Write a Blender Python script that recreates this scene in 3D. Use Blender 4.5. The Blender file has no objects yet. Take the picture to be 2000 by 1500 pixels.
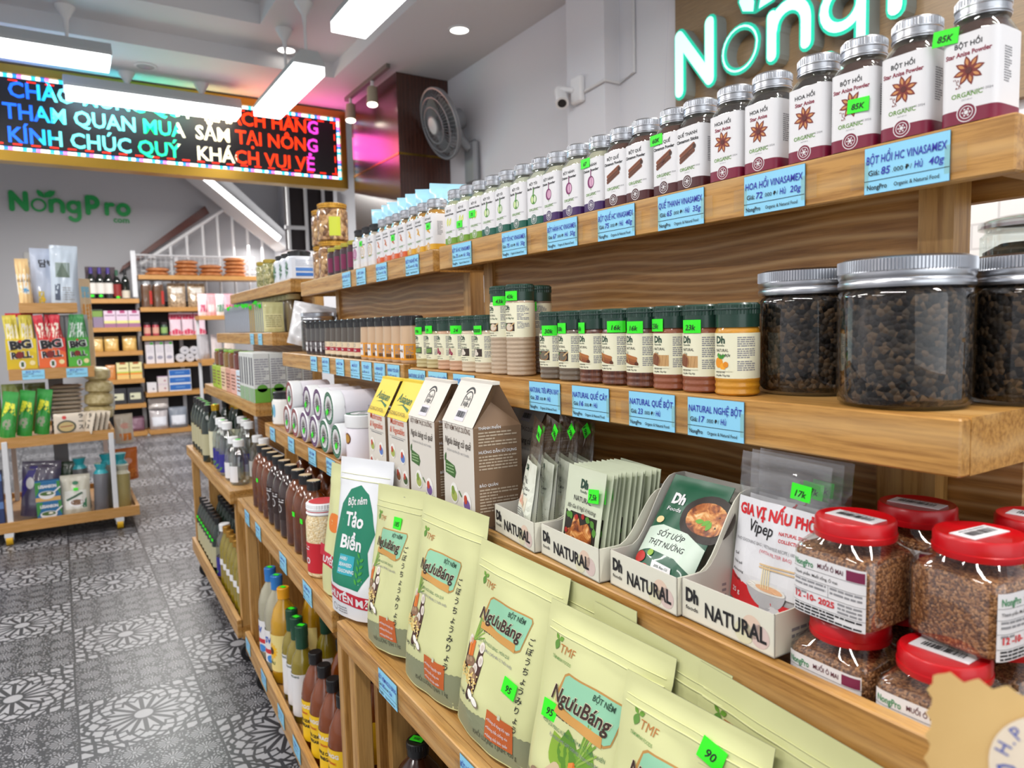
import bpy, math, random
from math import sin, cos, pi, sqrt, atan2, radians
from mathutils import Vector, Matrix, Euler
from mathutils.geometry import tessellate_polygon
RND = random.Random(11)
SC = bpy.context.scene
COL = SC.collection
# ------------------------------------------------------------------ camera
cam_d = bpy.data.cameras.new('camera'); cam = bpy.data.objects.new('camera', cam_d); COL.objects.link(cam)
YAW, PIT, ROL, FPX, EYE = 0.5656, -0.0839, -0.0246, 1389.0, 1.2
_f = Vector((sin(YAW)*cos(PIT), cos(YAW)*cos(PIT), sin(PIT)))
_r0 = Vector((cos(YAW), -sin(YAW), 0)); _u0 = _r0.cross(_f)
_r = _r0*cos(ROL) + _u0*sin(ROL); _u = _r.cross(_f)
cam.matrix_world = Matrix(((_r.x, _u.x, -_f.x, 0), (_r.y, _u.y, -_f.y, 0), (_r.z, _u.z, -_f.z, EYE), (0, 0, 0, 1)))
cam_d.sensor_fit = 'HORIZONTAL'; cam_d.sensor_width = 36.0; cam_d.lens = FPX/2000*36.0
cam_d.clip_start = 0.02; cam_d.clip_end = 60
cam_d.dof.use_dof = True; cam_d.dof.focus_distance = 0.95; cam_d.dof.aperture_fstop = 7.5
SC.camera = cam
# ------------------------------------------------------------------ exposure, world
SC.view_settings.view_transform = 'Standard'; SC.view_settings.look = 'None'
SC.view_settings.gamma = 1.0; SC.view_settings.use_curve_mapping = False
SC.view_settings.exposure = -0.53
W = bpy.data.worlds.new('daylight'); SC.world = W; W.use_nodes = True
W.node_tree.nodes['Background'].inputs[0].default_value = (0.90, 0.95, 1.0, 1)
W.node_tree.nodes['Background'].inputs[1].default_value = 1.0
def area(name, loc, rot, sx, sy, power, color=(1, 0.97, 0.93)):
    l = bpy.data.lights.new(name, 'AREA'); l.shape = 'RECTANGLE'; l.size = sx; l.size_y = sy; l.energy = power; l.color = color
    o = bpy.data.objects.new(name, l); COL.objects.link(o); o.location = loc; o.rotation_euler = rot; return o
# ceiling fixtures of the shop that hang over the aisle outside the frame
for _i, (_x, _y) in enumerate([(-0.6, 0.2), (0.9, -0.5), (-0.9, 2.4), (1.45, 1.2), (-2.3, 1.2), (-2.3, 4.2), (-.9, 4.4)]):
    area('fixture_light', (_x, _y, 2.7), (0, 0, 0), 0.16, 1.25, 46)
area('stair_tube_light', (2.2, 9.2, 2.3), (0, 0, 0), 0.1, 1.2, 16)
area('back_aisle_fill', (0.6, 7.6, 2.75), (0, 0, 0), 1.3, 0.2, 150)  # added fill lamp that lifts the dark back aisle, no fixture hangs here
area('shopfront_daylight', (-0.5, -2.6, 1.7), (radians(82), 0, 0), 3.4, 2.2, 40, (0.94, 0.97, 1.0))
# coloured light thrown by the LED message board onto the ceiling and column
for _x, _c in ((-.1, (.15, .35, 1)), (.35, (.1, .7, 1)), (.75, (.1, 1, .6)), (1.15, (1, .75, .3)), (1.5, (1, .2, .15)), (1.95, (1, .1, .5))):
    area('board_glow', (_x, 5.80, 2.72), (radians(-115), 0, 0), .4, .3, 3.2, _c)
# ------------------------------------------------------------------ materials
def lin(h):
    if not isinstance(h, str): return tuple(h)
    h = h.lstrip('#'); o = []
    for i in (0, 2, 4):
        c = int(h[i:i+2], 16)/255; o.append(c/12.92 if c <= .04045 else ((c+.055)/1.055)**2.4)
    return tuple(o)
_M = {}
def mat(color, rough=0.5, metal=0.0, coat=0.0, emit=0.0, bump=None, var=None, alpha=1.0, spec=0.5):
    """Principled material; bump=(scale,strength), var=(scale,color2[,detail])"""
    key = (color, rough, metal, coat, emit, bump, var, alpha, spec)
    if key in _M: return _M[key]
    m = bpy.data.materials.new('m_%03d' % len(_M)); m.use_nodes = True; nt = m.node_tree; b = nt.nodes['Principled BSDF']
    c = (*lin(color), 1); b.inputs['Base Color'].default_value = c
    b.inputs['Roughness'].default_value = rough; b.inputs['Metallic'].default_value = metal
    b.inputs['Coat Weight'].default_value = coat; b.inputs['Coat Roughness'].default_value = 0.06
    b.inputs['Specular IOR Level'].default_value = spec
    if emit: b.inputs['Emission Color'].default_value = c; b.inputs['Emission Strength'].default_value = emit
    if alpha < 1: b.inputs['Alpha'].default_value = alpha
    if bump or var:
        tc = nt.nodes.new('ShaderNodeTexCoord')
    if bump:
        n = nt.nodes.new('ShaderNodeTexNoise'); n.inputs['Scale'].default_value = bump[0]; n.inputs['Detail'].default_value = 2
        bp = nt.nodes.new('ShaderNodeBump'); bp.inputs['Strength'].default_value = bump[1]; bp.inputs['Distance'].default_value = 0.004
        nt.links.new(tc.outputs['Object'], n.inputs['Vector']); nt.links.new(n.outputs['Fac'], bp.inputs['Height'])
        nt.links.new(bp.outputs[0], b.inputs['Normal'])
        if coat: pass
    if var:
        n = nt.nodes.new('ShaderNodeTexNoise'); n.inputs['Scale'].default_value = var[0]; n.inputs['Detail'].default_value = 4
        r = nt.nodes.new('ShaderNodeValToRGB'); r.color_ramp.elements[0].position = .38; r.color_ramp.elements[1].position = .62
        r.color_ramp.elements[0].color = c; r.color_ramp.elements[1].color = (*lin(var[1]), 1)
        nt.links.new(tc.outputs['Object'], n.inputs['Vector']); nt.links.new(n.outputs['Fac'], r.inputs[0]); nt.links.new(r.outputs[0], b.inputs['Base Color'])
    _M[key] = m; return m
class X:
    """a node socket with arithmetic"""
    def __init__(s, nt, o): s.nt, s.o = nt, o
    def _(s, op, *a):
        n = s.nt.nodes.new('ShaderNodeMath'); n.operation = op
        for i, v in enumerate((s,)+a):
            if isinstance(v, X): s.nt.links.new(v.o, n.inputs[i])
            else: n.inputs[i].default_value = v
        return X(s.nt, n.outputs[0])
    def __add__(s, b): return s._('ADD', b)
    def __sub__(s, b): return s._('SUBTRACT', b)
    def __mul__(s, b): return s._('MULTIPLY', b)
    def __truediv__(s, b): return s._('DIVIDE', b)
    def abs(s): return s._('ABSOLUTE')
    def fr(s): return s._('FRACT')
    def fl(s): return s._('FLOOR')
    def lt(s, b): return s._('LESS_THAN', b)
    def gt(s, b): return s._('GREATER_THAN', b)
    def mx(s, b): return s._('MAXIMUM', b)
    def mn(s, b): return s._('MINIMUM', b)
def wood(name, c1, c2, c3, scale=1.0, rough=0.42, axis='X', coat=0.15, cath=False):
    """oak: fine grain streaks along one axis plus broad figure"""
    if name in _M: return _M[name]
    m = bpy.data.materials.new(name); m.use_nodes = True; nt = m.node_tree; b = nt.nodes['Principled BSDF']
    tc = nt.nodes.new('ShaderNodeTexCoord'); mp = nt.nodes.new('ShaderNodeMapping'); nt.links.new(tc.outputs['Object'], mp.inputs[0])
    s = {'X': (4, 75, 75), 'Y': (75, 4, 75), 'Z': (75, 75, 4)}[axis]
    mp.inputs['Scale'].default_value = [v*scale for v in s]
    n = nt.nodes.new('ShaderNodeTexNoise'); n.inputs['Scale'].default_value = 3.0; n.inputs['Detail'].default_value = 6; n.inputs['Roughness'].default_value = .65
    nt.links.new(mp.outputs[0], n.inputs['Vector'])
    mp2 = nt.nodes.new('ShaderNodeMapping'); nt.links.new(tc.outputs['Object'], mp2.inputs[0])
    s2 = {'X': (.9, 5, 5), 'Y': (5, .9, 5), 'Z': (5, 5, .9)}[axis]
    if cath: s2 = (1.1, 1.1, 3.0)
    mp2.inputs['Scale'].default_value = s2
    w = nt.nodes.new('ShaderNodeTexWave'); w.wave_type = 'BANDS'; w.bands_direction = 'Z' if axis != 'Z' else 'X'
    w.inputs['Scale'].default_value = 6.5 if cath else 2.2; w.inputs['Distortion'].default_value = 26 if cath else 7; w.inputs['Detail'].default_value = 1.5; w.inputs['Detail Scale'].default_value = .2 if cath else .9
    nt.links.new(mp2.outputs[0], w.inputs['Vector'])
    r = nt.nodes.new('ShaderNodeValToRGB'); e = r.color_ramp.elements
    e[0].position = .36; e[0].color = (*lin(c1), 1); e[1].position = .6; e[1].color = (*lin(c2), 1)
    nt.links.new(n.outputs['Fac'], r.inputs[0])
    mx = nt.nodes.new('ShaderNodeMixRGB'); mx.inputs[2].default_value = (*lin(c3), 1)
    ml = nt.nodes.new('ShaderNodeMath'); ml.operation = 'POWER'; ml.inputs[1].default_value = 3.5 if cath else 2.0
    nt.links.new(w.outputs['Fac'], ml.inputs[0])
    m2 = nt.nodes.new('ShaderNodeMath'); m2.operation = 'MULTIPLY'; m2.inputs[1].default_value = .6 if cath else .5; nt.links.new(ml.outputs[0], m2.inputs[0])
    nt.links.new(m2.outputs[0], mx.inputs[0]); nt.links.new(r.outputs[0], mx.inputs[1]); nt.links.new(mx.outputs[0], b.inputs['Base Color'])
    b.inputs['Roughness'].default_value = rough; b.inputs['Coat Weight'].default_value = coat; b.inputs['Coat Roughness'].default_value = .25
    _M[name] = m; return m
def clear(name='clear', tint='#f4f6f6', fac=0.10, edge=0.55, rough=0.04):
    """thin clear plastic or glass: see-through with mirror reflections that grow to the edge"""
    if name in _M: return _M[name]
    m = bpy.data.materials.new(name); m.use_nodes = True; nt = m.node_tree; nt.nodes.clear()
    o = nt.nodes.new('ShaderNodeOutputMaterial'); mx = nt.nodes.new('ShaderNodeMixShader'); t = nt.nodes.new('ShaderNodeBsdfTransparent'); g = nt.nodes.new('ShaderNodeBsdfGlossy')
    t.inputs[0].default_value = (*lin(tint), 1); g.inputs['Roughness'].default_value = rough; g.inputs[0].default_value = (1, 1, 1, 1)
    lw = nt.nodes.new('ShaderNodeLayerWeight'); lw.inputs[0].default_value = .25
    mr = nt.nodes.new('ShaderNodeMapRange'); mr.inputs['To Min'].default_value = fac; mr.inputs['To Max'].default_value = edge
    nt.links.new(lw.outputs['Facing'], mr.inputs[0]); nt.links.new(mr.outputs[0], mx.inputs[0]); nt.links.new(t.outputs[0], mx.inputs[1]); nt.links.new(g.outputs[0], mx.inputs[2]); nt.links.new(mx.outputs[0], o.inputs[0])
    _M[name] = m; return m
def grains(name, cols, scale, bump=.8, coat=.9, rough=.55):
    """a heap of kernels seen through a wall: voronoi cells"""
    if name in _M: return _M[name]
    m = bpy.data.materials.new(name); m.use_nodes = True; nt = m.node_tree; b = nt.nodes['Principled BSDF']
    tc = nt.nodes.new('ShaderNodeTexCoord'); v = nt.nodes.new('ShaderNodeTexVoronoi'); v.inputs['Scale'].default_value = scale
    nt.links.new(tc.outputs['Object'], v.inputs['Vector'])
    r = nt.nodes.new('ShaderNodeValToRGB'); e = r.color_ramp.elements; r.color_ramp.interpolation = 'CONSTANT'
    for i, c in enumerate(cols):
        q = e[i] if i < 2 else e.new(i/len(cols))
        q.position = i/len(cols); q.color = (*lin(c), 1)
    sx = nt.nodes.new('ShaderNodeSeparateXYZ'); nt.links.new(v.outputs['Color'], sx.inputs[0]); nt.links.new(sx.outputs[0], r.inputs[0]); nt.links.new(r.outputs[0], b.inputs['Base Color'])
    bp = nt.nodes.new('ShaderNodeBump'); bp.invert = True; bp.inputs['Strength'].default_value = bump; bp.inputs['Distance'].default_value = .6/scale
    nt.links.new(v.outputs['Distance'], bp.inputs['Height']); nt.links.new(bp.outputs[0], b.inputs['Normal'])
    b.inputs['Roughness'].default_value = rough; b.inputs['Coat Weight'].default_value = coat; b.inputs['Coat Roughness'].default_value = .05
    _M[name] = m; return m
# ------------------------------------------------------------------ flat artwork (labels): text and shapes in metres
_FC = {}
def glyphs(s, bold=0.0, shear=0.0):
    k = (s, bold, shear)
    if k in _FC: return _FC[k]
    c = bpy.data.curves.new('t', 'FONT'); c.body = s; c.size = 1.0; c.offset = bold; c.shear = shear; c.resolution_u = 2; c.fill_mode = 'FRONT'
    o = bpy.data.objects.new('t', c); me = bpy.data.meshes.new_from_object(o)
    v = [(p.co.x, p.co.y) for p in me.vertices]; f = [tuple(p.vertices) for p in me.polygons]
    bpy.data.objects.remove(o); bpy.data.meshes.remove(me); bpy.data.curves.remove(c)
    if v: bb = (min(a for a, _ in v), max(a for a, _ in v))
    else: bb = (0, 0)
    _FC[k] = (v, f, bb); return _FC[k]
class Art:
    def __init__(s): s.it = []
    def raw(s, v, f, m, l=1): s.it.append((v, f, m, l)); return s
    def text(s, t, x, y, size, m, align='C', bold=0.0, shear=0.0, fit=None, l=3, rot=0, vert=False):
        if vert:
            for i, ch in enumerate(t): s.text(ch, x, y-i*size*1.12, size, m, align, bold, shear, None, l)
            return s
        v, f, (a, b) = glyphs(t, bold, shear); k = size; kx = size
        if fit and (b-a)*size > 1e-9: kx = fit/(b-a); k = size
        w = (b-a)*kx; ox = {'L': 0, 'C': -w/2, 'R': -w}[align]
        cr, sr = cos(rot), sin(rot)
        P = [((p-a)*kx+ox, q*k) for p, q in v]
        s.it.append(([(x+p*cr-q*sr, y+p*sr+q*cr) for p, q in P], f, m, l)); return s
    def poly(s, pts, m, l=1):
        t = tessellate_polygon([[Vector((p[0], p[1], 0)) for p in pts]])
        out = []
        for a, b, c in t:
            A, B, C_ = pts[a], pts[b], pts[c]
            out.append((a, b, c) if (B[0]-A[0])*(C_[1]-A[1])-(B[1]-A[1])*(C_[0]-A[0]) > 0 else (a, c, b))
        s.it.append((list(pts), out, m, l)); return s
    def rect(s, x0, y0, x1, y1, m, l=1): s.it.append(([(x0, y0), (x1, y0), (x1, y1), (x0, y1)], [(0, 1, 2), (0, 2, 3)], m, l)); return s
    def ell(s, x, y, rx, ry, m, l=1, n=20, rot=0):
        cr, sr = cos(rot), sin(rot); P = [(rx*cos(2*pi*i/n), ry*sin(2*pi*i/n)) for i in range(n)]
        s.it.append(([(x, y)]+[(x+p*cr-q*sr, y+p*sr+q*cr) for p, q in P], [(0, i+1, (i+1) % n+1) for i in range(n)], m, l)); return s
    def ring(s, x, y, r0, r1, m, l=1, n=28, a0=0, a1=2*pi, ky=1):
        v = []
        for i in range(n+1):
            a = a0+(a1-a0)*i/n; v += [(x+r0*cos(a), y+ky*r0*sin(a)), (x+r1*cos(a), y+ky*r1*sin(a))]
        f = []
        for i in range(n): f += [(2*i, 2*i+1, 2*i+3), (2*i, 2*i+3, 2*i+2)]
        s.it.append((v, f, m, l)); return s
    def line(s, pts, w, m, l=2, cap=True):
        q = l
        for (x0, y0), (x1, y1) in zip(pts, pts[1:]):
            d = sqrt((x1-x0)**2+(y1-y0)**2) or 1e-9; nx, ny = -(y1-y0)/d*w/2, (x1-x0)/d*w/2
            s.it.append(([(x0-nx, y0-ny), (x1-nx, y1-ny), (x1+nx, y1+ny), (x0+nx, y0+ny)], [(0, 1, 2), (0, 2, 3)], m, q)); q += .11
        if cap:
            for x, y in pts: s.ell(x, y, w/2, w/2, m, q, 12); q += .11
        return s
    def leaf(s, x, y, L, w, rot, m, l=2, n=8):
        P = [(L*i/n, w*sin(pi*i/n)) for i in range(n+1)]+[(L*i/n, -w*sin(pi*i/n)) for i in range(n-1, 0, -1)]
        cr, sr = cos(rot), sin(rot); return s.poly([(x+p*cr-q*sr, y+p*sr+q*cr) for p, q in P], m, l)
    def bars(s, x0, y0, x1, rows, pitch, h, m, l=2, seed=3):
        r = random.Random(seed)
        for i in range(rows):
            x = x0; end = x1 if r.random() < .7 else x0+(x1-x0)*(.4+.5*r.random())
            while x < end-1e-6:
                w = min(h*(1.4+4*r.random()), end-x); s.rect(x, y0-i*pitch-h, x+w, y0-i*pitch, m, l); x += w+h*.55
        return s
    def barcode(s, x0, y0, x1, y1, m, l=2, seed=5):
        r = random.Random(seed); x = x0
        while x < x1:
            w = (x1-x0)/70*(1+int(3*r.random())); s.rect(x, y0, min(x+w, x1), y1, m, l); x += w*1.0+(x1-x0)/70*(1+int(2*r.random()))
        return s
    def add(s, o, dx=0, dy=0, k=1, dl=0):
        for v, f, m, l in o.it: s.it.append(([(a*k+dx, b*k+dy) for a, b in v], f, m, l+dl))
        return s
# ------------------------------------------------------------------ mesh builder
class MB:
    def __init__(s): s.v, s.f, s.m, s.sm, s.mats, s.mx = [], [], [], [], [], None
    def mi(s, m):
        if m not in s.mats: s.mats.append(m)
        return s.mats.index(m)
    def vert(s, p):
        s.v.append(tuple(s.mx @ Vector(p)) if s.mx else tuple(p)); return len(s.v)-1
    def face(s, idx, m, smooth=False): s.f.append(tuple(idx)); s.m.append(s.mi(m)); s.sm.append(smooth)
    def box(s, x0, y0, z0, x1, y1, z1, m, bev=0.0, front=None):
        if bev:
            b = bev; P = [(x0+b, y0), (x1-b, y0), (x1, y0+b), (x1, y1-b), (x1-b, y1), (x0+b, y1), (x0, y1-b), (x0, y0+b)]
            lo = [(x0+(x1-x0)/2+(p-(x0+x1)/2)*(1-2*b/(x1-x0)), (y0+y1)/2+(q-(y0+y1)/2)*(1-2*b/(y1-y0))) for p, q in P]
            rings = [(lo, z0), (P, z0+b), (P, z1-b), (lo, z1)]; ids = [[s.vert((p, q, z)) for p, q in R] for R, z in rings]
            for a, c in zip(ids, ids[1:]):
                for i in range(8): s.face((a[i], a[(i+1) % 8], c[(i+1) % 8], c[i]), m)
            s.face(ids[0][::-1], m); s.face(ids[-1], m); return s
        i = [s.vert(p) for p in ((x0, y0, z0), (x1, y0, z0), (x1, y1, z0), (x0, y1, z0), (x0, y0, z1), (x1, y0, z1), (x1, y1, z1), (x0, y1, z1))]
        for k, q in enumerate(((0, 3, 2, 1), (4, 5, 6, 7), (0, 1, 5, 4), (1, 2, 6, 5), (2, 3, 7, 6), (3, 0, 4, 7))):
            s.face([i[j] for j in q], front if (front and k == 2) else m)
        return s
    def grid(s, fn, nu, nv, m, smooth=True, wrap=False, mf=None, flip=False):
        ids = [[s.vert(fn(i/nu, j/nv)) for i in range(nu if wrap else nu+1)] for j in range(nv+1)]
        for j in range(nv):
            for i in range(nu):
                i2 = (i+1) % nu if wrap else i+1; q = (ids[j][i], ids[j][i2], ids[j+1][i2], ids[j+1][i])
                s.face(q[::-1] if flip else q, mf((i+.5)/nu, (j+.5)/nv) if mf else m, smooth)
        return ids
    def lathe(s, prof, m, n=24, p=2.0, cx=0, cy=0, cap0=True, cap1=True, mf=None, asp=1.0):
        def R(a, p): return 1.0 if p == 2 else (abs(cos(a))**p+abs(sin(a))**p)**(-1/p)
        ids = []
        for q in prof:
            r, z, pp = q[0], q[1], q[2] if len(q) > 2 else p
            ids.append([s.vert((cx+r*R(2*pi*i/n+pi/n, pp)*cos(2*pi*i/n+pi/n), cy+asp*r*R(2*pi*i/n+pi/n, pp)*sin(2*pi*i/n+pi/n), z)) for i in range(n)])
        for j in range(len(prof)-1):
            mm = mf(j) if mf else m
            for i in range(n): s.face((ids[j][i], ids[j][(i+1) % n], ids[j+1][(i+1) % n], ids[j+1][i]), mm, True)
        if cap0: s.face(ids[0][::-1], mf(0) if mf else m)
        if cap1: s.face(ids[-1], mf(len(prof)-2) if mf else m)
        return s
    def tube(s, pts, r, m, n=8, caps=True):
        pts = [Vector(p) for p in pts]; ids = []
        for k, p in enumerate(pts):
            d = (pts[min(k+1, len(pts)-1)]-pts[max(k-1, 0)]).normalized()
            a = d.cross(Vector((0, 0, 1)) if abs(d.z) < .9 else Vector((1, 0, 0))).normalized(); b = d.cross(a)
            rr = r[k] if isinstance(r, (list, tuple)) else r
            ids.append([s.vert(p+a*rr*cos(2*pi*i/n)+b*rr*sin(2*pi*i/n)) for i in range(n)])
        for a, b in zip(ids, ids[1:]):
            for i in range(n): s.face((a[i], b[i], b[(i+1) % n], a[(i+1) % n]), m, True)
        if caps: s.face(ids[0], m); s.face(ids[-1][::-1], m)
        return s
    def prism(s, pts, t0, t1, m, fr=lambda a, b, t: (a, b, t), side=None):
        """outline extruded from t0 to t1 through frame fr(a,b,t)"""
        n = len(pts); A = [s.vert(fr(a, b, t0)) for a, b in pts]; B = [s.vert(fr(a, b, t1)) for a, b in pts]
        for a, b, c in tessellate_polygon([[Vector((p[0], p[1], 0)) for p in pts]]): s.face((A[a], A[b], A[c]), m); s.face((B[c], B[b], B[a]), m)
        for i in range(n): s.face((A[i], A[(i+1) % n], B[(i+1) % n], B[i]), side or m)
        return s
    def art(s, a, fn, maxe=None, step=0.00025):
        """lay artwork on a surface: fn(u, v, h) -> point h above it"""
        for v, f, m, l in a.it:
            tri = [(v[q[0]], v[q[i]], v[q[i+1]]) for q in f for i in range(1, len(q)-1)]
            if maxe:
                out = []; st = tri
                while st:
                    t = st.pop(); e = [((t[i][0]-t[(i+1) % 3][0])**2+(t[i][1]-t[(i+1) % 3][1])**2) for i in range(3)]; k = e.index(max(e))
                    if e[k] > maxe*maxe and len(out)+len(st) < 60000:
                        A, B, Cc = t[k], t[(k+1) % 3], t[(k+2) % 3]; M_ = ((A[0]+B[0])/2, (A[1]+B[1])/2); st += [(A, M_, Cc), (M_, B, Cc)]
                    else: out.append(t)
                tri = out
            ch = {}
            def vi(p):
                if p not in ch: ch[p] = s.vert(fn(p[0], p[1], l*step))
                return ch[p]
            for t in tri: s.face([vi(p) for p in t], m)
        return s
    def mesh(s, name='mesh', sharp=38):
        me = bpy.data.meshes.new(name); me.from_pydata(s.v, [], s.f)
        for m in s.mats: me.materials.append(m)
        me.polygons.foreach_set('material_index', s.m); me.polygons.foreach_set('use_smooth', s.sm)
        if any(s.sm): me.set_sharp_from_angle(angle=radians(sharp))
        me.update(); return me
def flatmap(ox=0, oy=0, oz=0): return lambda u, v, h: (ox+u, oy-h, oz+v)
def cylmap(r, z0=0, p=2.0, cx=0, cy=0, a0=0.0, tab=None):
    """arc-length wrap round a lathe of squareness p; u=0 faces -y"""
    if p == 2: return lambda u, v, h: (cx+(r+h)*sin(u/r+a0), cy-(r+h)*cos(u/r+a0), z0+v)
    N = 720; pts = []
    for i in range(N+1):
        a = -pi/2-pi+2*pi*i/N; k = (abs(cos(a))**p+abs(sin(a))**p)**(-1/p); pts.append((r*k*cos(a), r*k*sin(a)))
    cum = [0]
    for A, B in zip(pts, pts[1:]): cum.append(cum[-1]+sqrt((A[0]-B[0])**2+(A[1]-B[1])**2))
    half = cum[N//2]
    def fn(u, v, h):
        import bisect
        t = (u+half) % cum[-1]; i = min(max(bisect.bisect_right(cum, t)-1, 0), N-1); f = (t-cum[i])/(cum[i+1]-cum[i])
        A, B = pts[i], pts[i+1]; x = A[0]+(B[0]-A[0])*f; y = A[1]+(B[1]-A[1])*f; d = sqrt((B[0]-A[0])**2+(B[1]-A[1])**2)
        return (cx+x+h*(B[1]-A[1])/d, cy+y-h*(B[0]-A[0])/d, z0+v)
    return fn
# ------------------------------------------------------------------ objects
def obj(name, me, parent=None, loc=None, rot=None):
    if isinstance(me, MB): me = me.mesh(name)
    o = bpy.data.objects.new(name, me); COL.objects.link(o)
    if parent: o.parent = parent
    if loc: o.location = loc
    if rot: o.rotation_euler = rot
    return o
def tag(o, label, cat, group=None, kind=None):
    if label: o['label'] = label
    if cat: o['category'] = cat
    if group: o['group'] = group
    if kind: o['kind'] = kind
    return o
def empty(name, label, cat, loc=(0, 0, 0), rot=(0, 0, 0), group=None):
    o = bpy.data.objects.new(name, None); COL.objects.link(o); o.location = loc; o.rotation_euler = rot; o.empty_display_size = .05
    return tag(o, label, cat, group)
def struct(name, mb, **k): o = obj(name, mb, **k); o['kind'] = 'structure'; return o
def settle(me, loc, rot, k=1.0):
    """lift a tilted thing so that its lowest point stands on its shelf"""
    if not (rot[0] or rot[1]): return loc
    q = Euler(rot).to_matrix(); return (loc[0], loc[1], loc[2]-min(0, k*min((q @ v.co).z for v in me.vertices)))
def spawn(parts, name, label, cat, loc, rz=0, group=None, tilt=(0, 0), scale=1.0, extra=()):
    """a thing from ready meshes [(part name, mesh, [sub-parts]) ...]"""
    rot = (tilt[0], tilt[1], rz); parts = list(parts)+list(extra)
    if abs(tilt[0]) < 1: loc = settle(parts[0][1], loc, rot, scale)
    if len(parts) == 1 and len(parts[0]) < 3:
        o = obj(name, parts[0][1], None, loc, rot); o.scale = (scale,)*3; return tag(o, label, cat, group)
    e = empty(name, label, cat, loc, rot, group); e.scale = (scale,)*3
    for p in parts:
        c = obj(p[0], p[1], e)
        for q in (p[2] if len(p) > 2 else ()): obj(q[0], q[1], c)
    return e
ORD = ['first', 'second', 'third', 'fourth', 'fifth', 'sixth', 'seventh', 'eighth', 'ninth', 'tenth', 'eleventh', 'twelfth', 'thirteenth', 'fourteenth', 'fifteenth', 'sixteenth', 'seventeenth', 'eighteenth', 'nineteenth', 'twentieth']
# common colours
WHITE = mat('#efeeee', .45); INK = mat('#1c1c20', .6); GREY = mat('#8c8c90', .6); GREEN = mat('#2fe01f', .5); BLUE = mat('#8fd0f0', .45); PEN = mat('#2b2fa8', .5)
ALU = mat('#c9cbd0', .28, 1.0); CLEAR = clear(); GLASS = clear('glass', '#eef4f2', .04, .5); FILM = clear('film', '#f6f6f6', .08, .5, .12)
OAK = wood('oak', '#94652a', '#c08e48', '#d2ab72'); OAKZ = wood('oak_z', '#986a30', '#bf904e', '#cda468', axis='Z'); OAKB = wood('oak_board', '#8f5f28', '#b07c3c', '#d8b078', rough=.42, coat=.12, cath=True)
PALE = wood('oak_pale', '#a87e4c', '#c9a16a', '#b98e58')
# ================================================================== the room
def floor_mat():
    m = bpy.data.materials.new('floor_tiles'); m.use_nodes = True; nt = m.node_tree; b = nt.nodes['Principled BSDF']
    tc = nt.nodes.new('ShaderNodeTexCoord'); sp = nt.nodes.new('ShaderNodeSeparateXYZ'); nt.links.new(tc.outputs['Object'], sp.inputs[0])
    x, y = X(nt, sp.outputs[0]), X(nt, sp.outputs[1]); T = .356
    u = (x+T*20+.0264)/T; v = (y+T*20-2.286)/T
    par = ((u.fl()+v.fl())*.5).fr().gt(.25)            # 0 on the big rosette tiles
    fu, fv = u.fr()-.5, v.fr()-.5
    def polar(a, c):
        r = (a*a+c*c)._('SQRT'); return r, c._('ARCTAN2', a)
    # big rosette: 16 rays, three zigzag rings, border
    r, th = polar(fu, fv); k = pi/8
    a = (((th+8*k)/k).fr()-.5).abs()*2                  # 0 on a petal axis, 1 between
    def zig(r0, r1, w): return (r-(a*(r1-r0)+r0)).abs().lt(w)
    inpet = r.gt(.075)*r.lt(.33)
    ray = ((X(nt, a.o)*-1+1)*r*(k/2)).lt(.0185)*inpet
    star = zig(.12, .075, .014)*r.lt(.13)
    d = ray.mx(zig(.27, .34, .016)).mx(zig(.39, .31, .016)).mx(zig(.40, .46, .016)).mx(zig(.48, .43, .016))
    gx, gy = fu.abs(), fv.abs(); cor = r.gt(.46)
    g = ((gx*9).fr()-.5).abs().lt(.13).mx(((gy*9).fr()-.5).abs().lt(.13)).mx((((gx+gy)*6.5).fr()-.5).abs().lt(.12))
    d = d.mx(g*cor).mx(gx.mx(gy).gt(.487))
    # fine tile: 3x3 little rosettes, light lines on dark grey
    su, sv = (u*4.0).fr()-.5, (v*4.0).fr()-.5
    r2, t2 = polar(su, sv); a2 = (((t2+8*k)/k).fr()-.5).abs()*2
    f1 = a2.lt(.48)*r2.gt(.09)*r2.lt(.33)
    vo = nt.nodes.new('ShaderNodeTexVoronoi'); vo.feature = 'DISTANCE_TO_EDGE'; vo.inputs['Scale'].default_value = 95; nt.links.new(tc.outputs['Object'], vo.inputs['Vector'])
    f2 = X(nt, vo.outputs['Distance']).gt(.19)*r2.gt(.35)
    light2 = f1.mx(f2).mx(r2.lt(.06))*.8
    joint = gx.mx(gy).gt(.4945)
    val = (d*-1+1)*(par*-1+1)+light2*par
    val = val*(joint*-1+1)
    rp = nt.nodes.new('ShaderNodeMixRGB'); rp.inputs[1].default_value = (*lin('#343438'), 1); rp.inputs[2].default_value = (*lin('#a0a0a4'), 1)
    nt.links.new(val.o, rp.inputs[0]); nt.links.new(rp.outputs[0], b.inputs['Base Color']); b.inputs['Roughness'].default_value = .38
    return m
FL = floor_mat()
m = MB(); m.box(-3.6, -2.4, -.1, 3.2, 10.6, 0, FL); struct('floor', m)
CEIL = mat('#d2d1d3', .8); WALLM = mat('#d8d9df', .75); WALLB = mat('#b9b9bd', .8)
m = MB()
def frame(m, z0, z1, hx0, hx1, hy0, hy1, M_):
    m.box(-3.6, -2.4, z0, hx0, 5.95, z1, M_); m.box(hx1, -2.4, z0, 2.55, 5.95, z1, M_)
    m.box(hx0, -2.4, z0, hx1, hy0, z1, M_); m.box(hx0, hy1, z0, hx1, 5.95, z1, M_)
frame(m, 3.0, 3.1, -2.2, 1.8, -1.2, 5.13, CEIL); frame(m, 3.1, 3.22, -1.4, 1.19, -.6, 4.7, CEIL)
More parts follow.
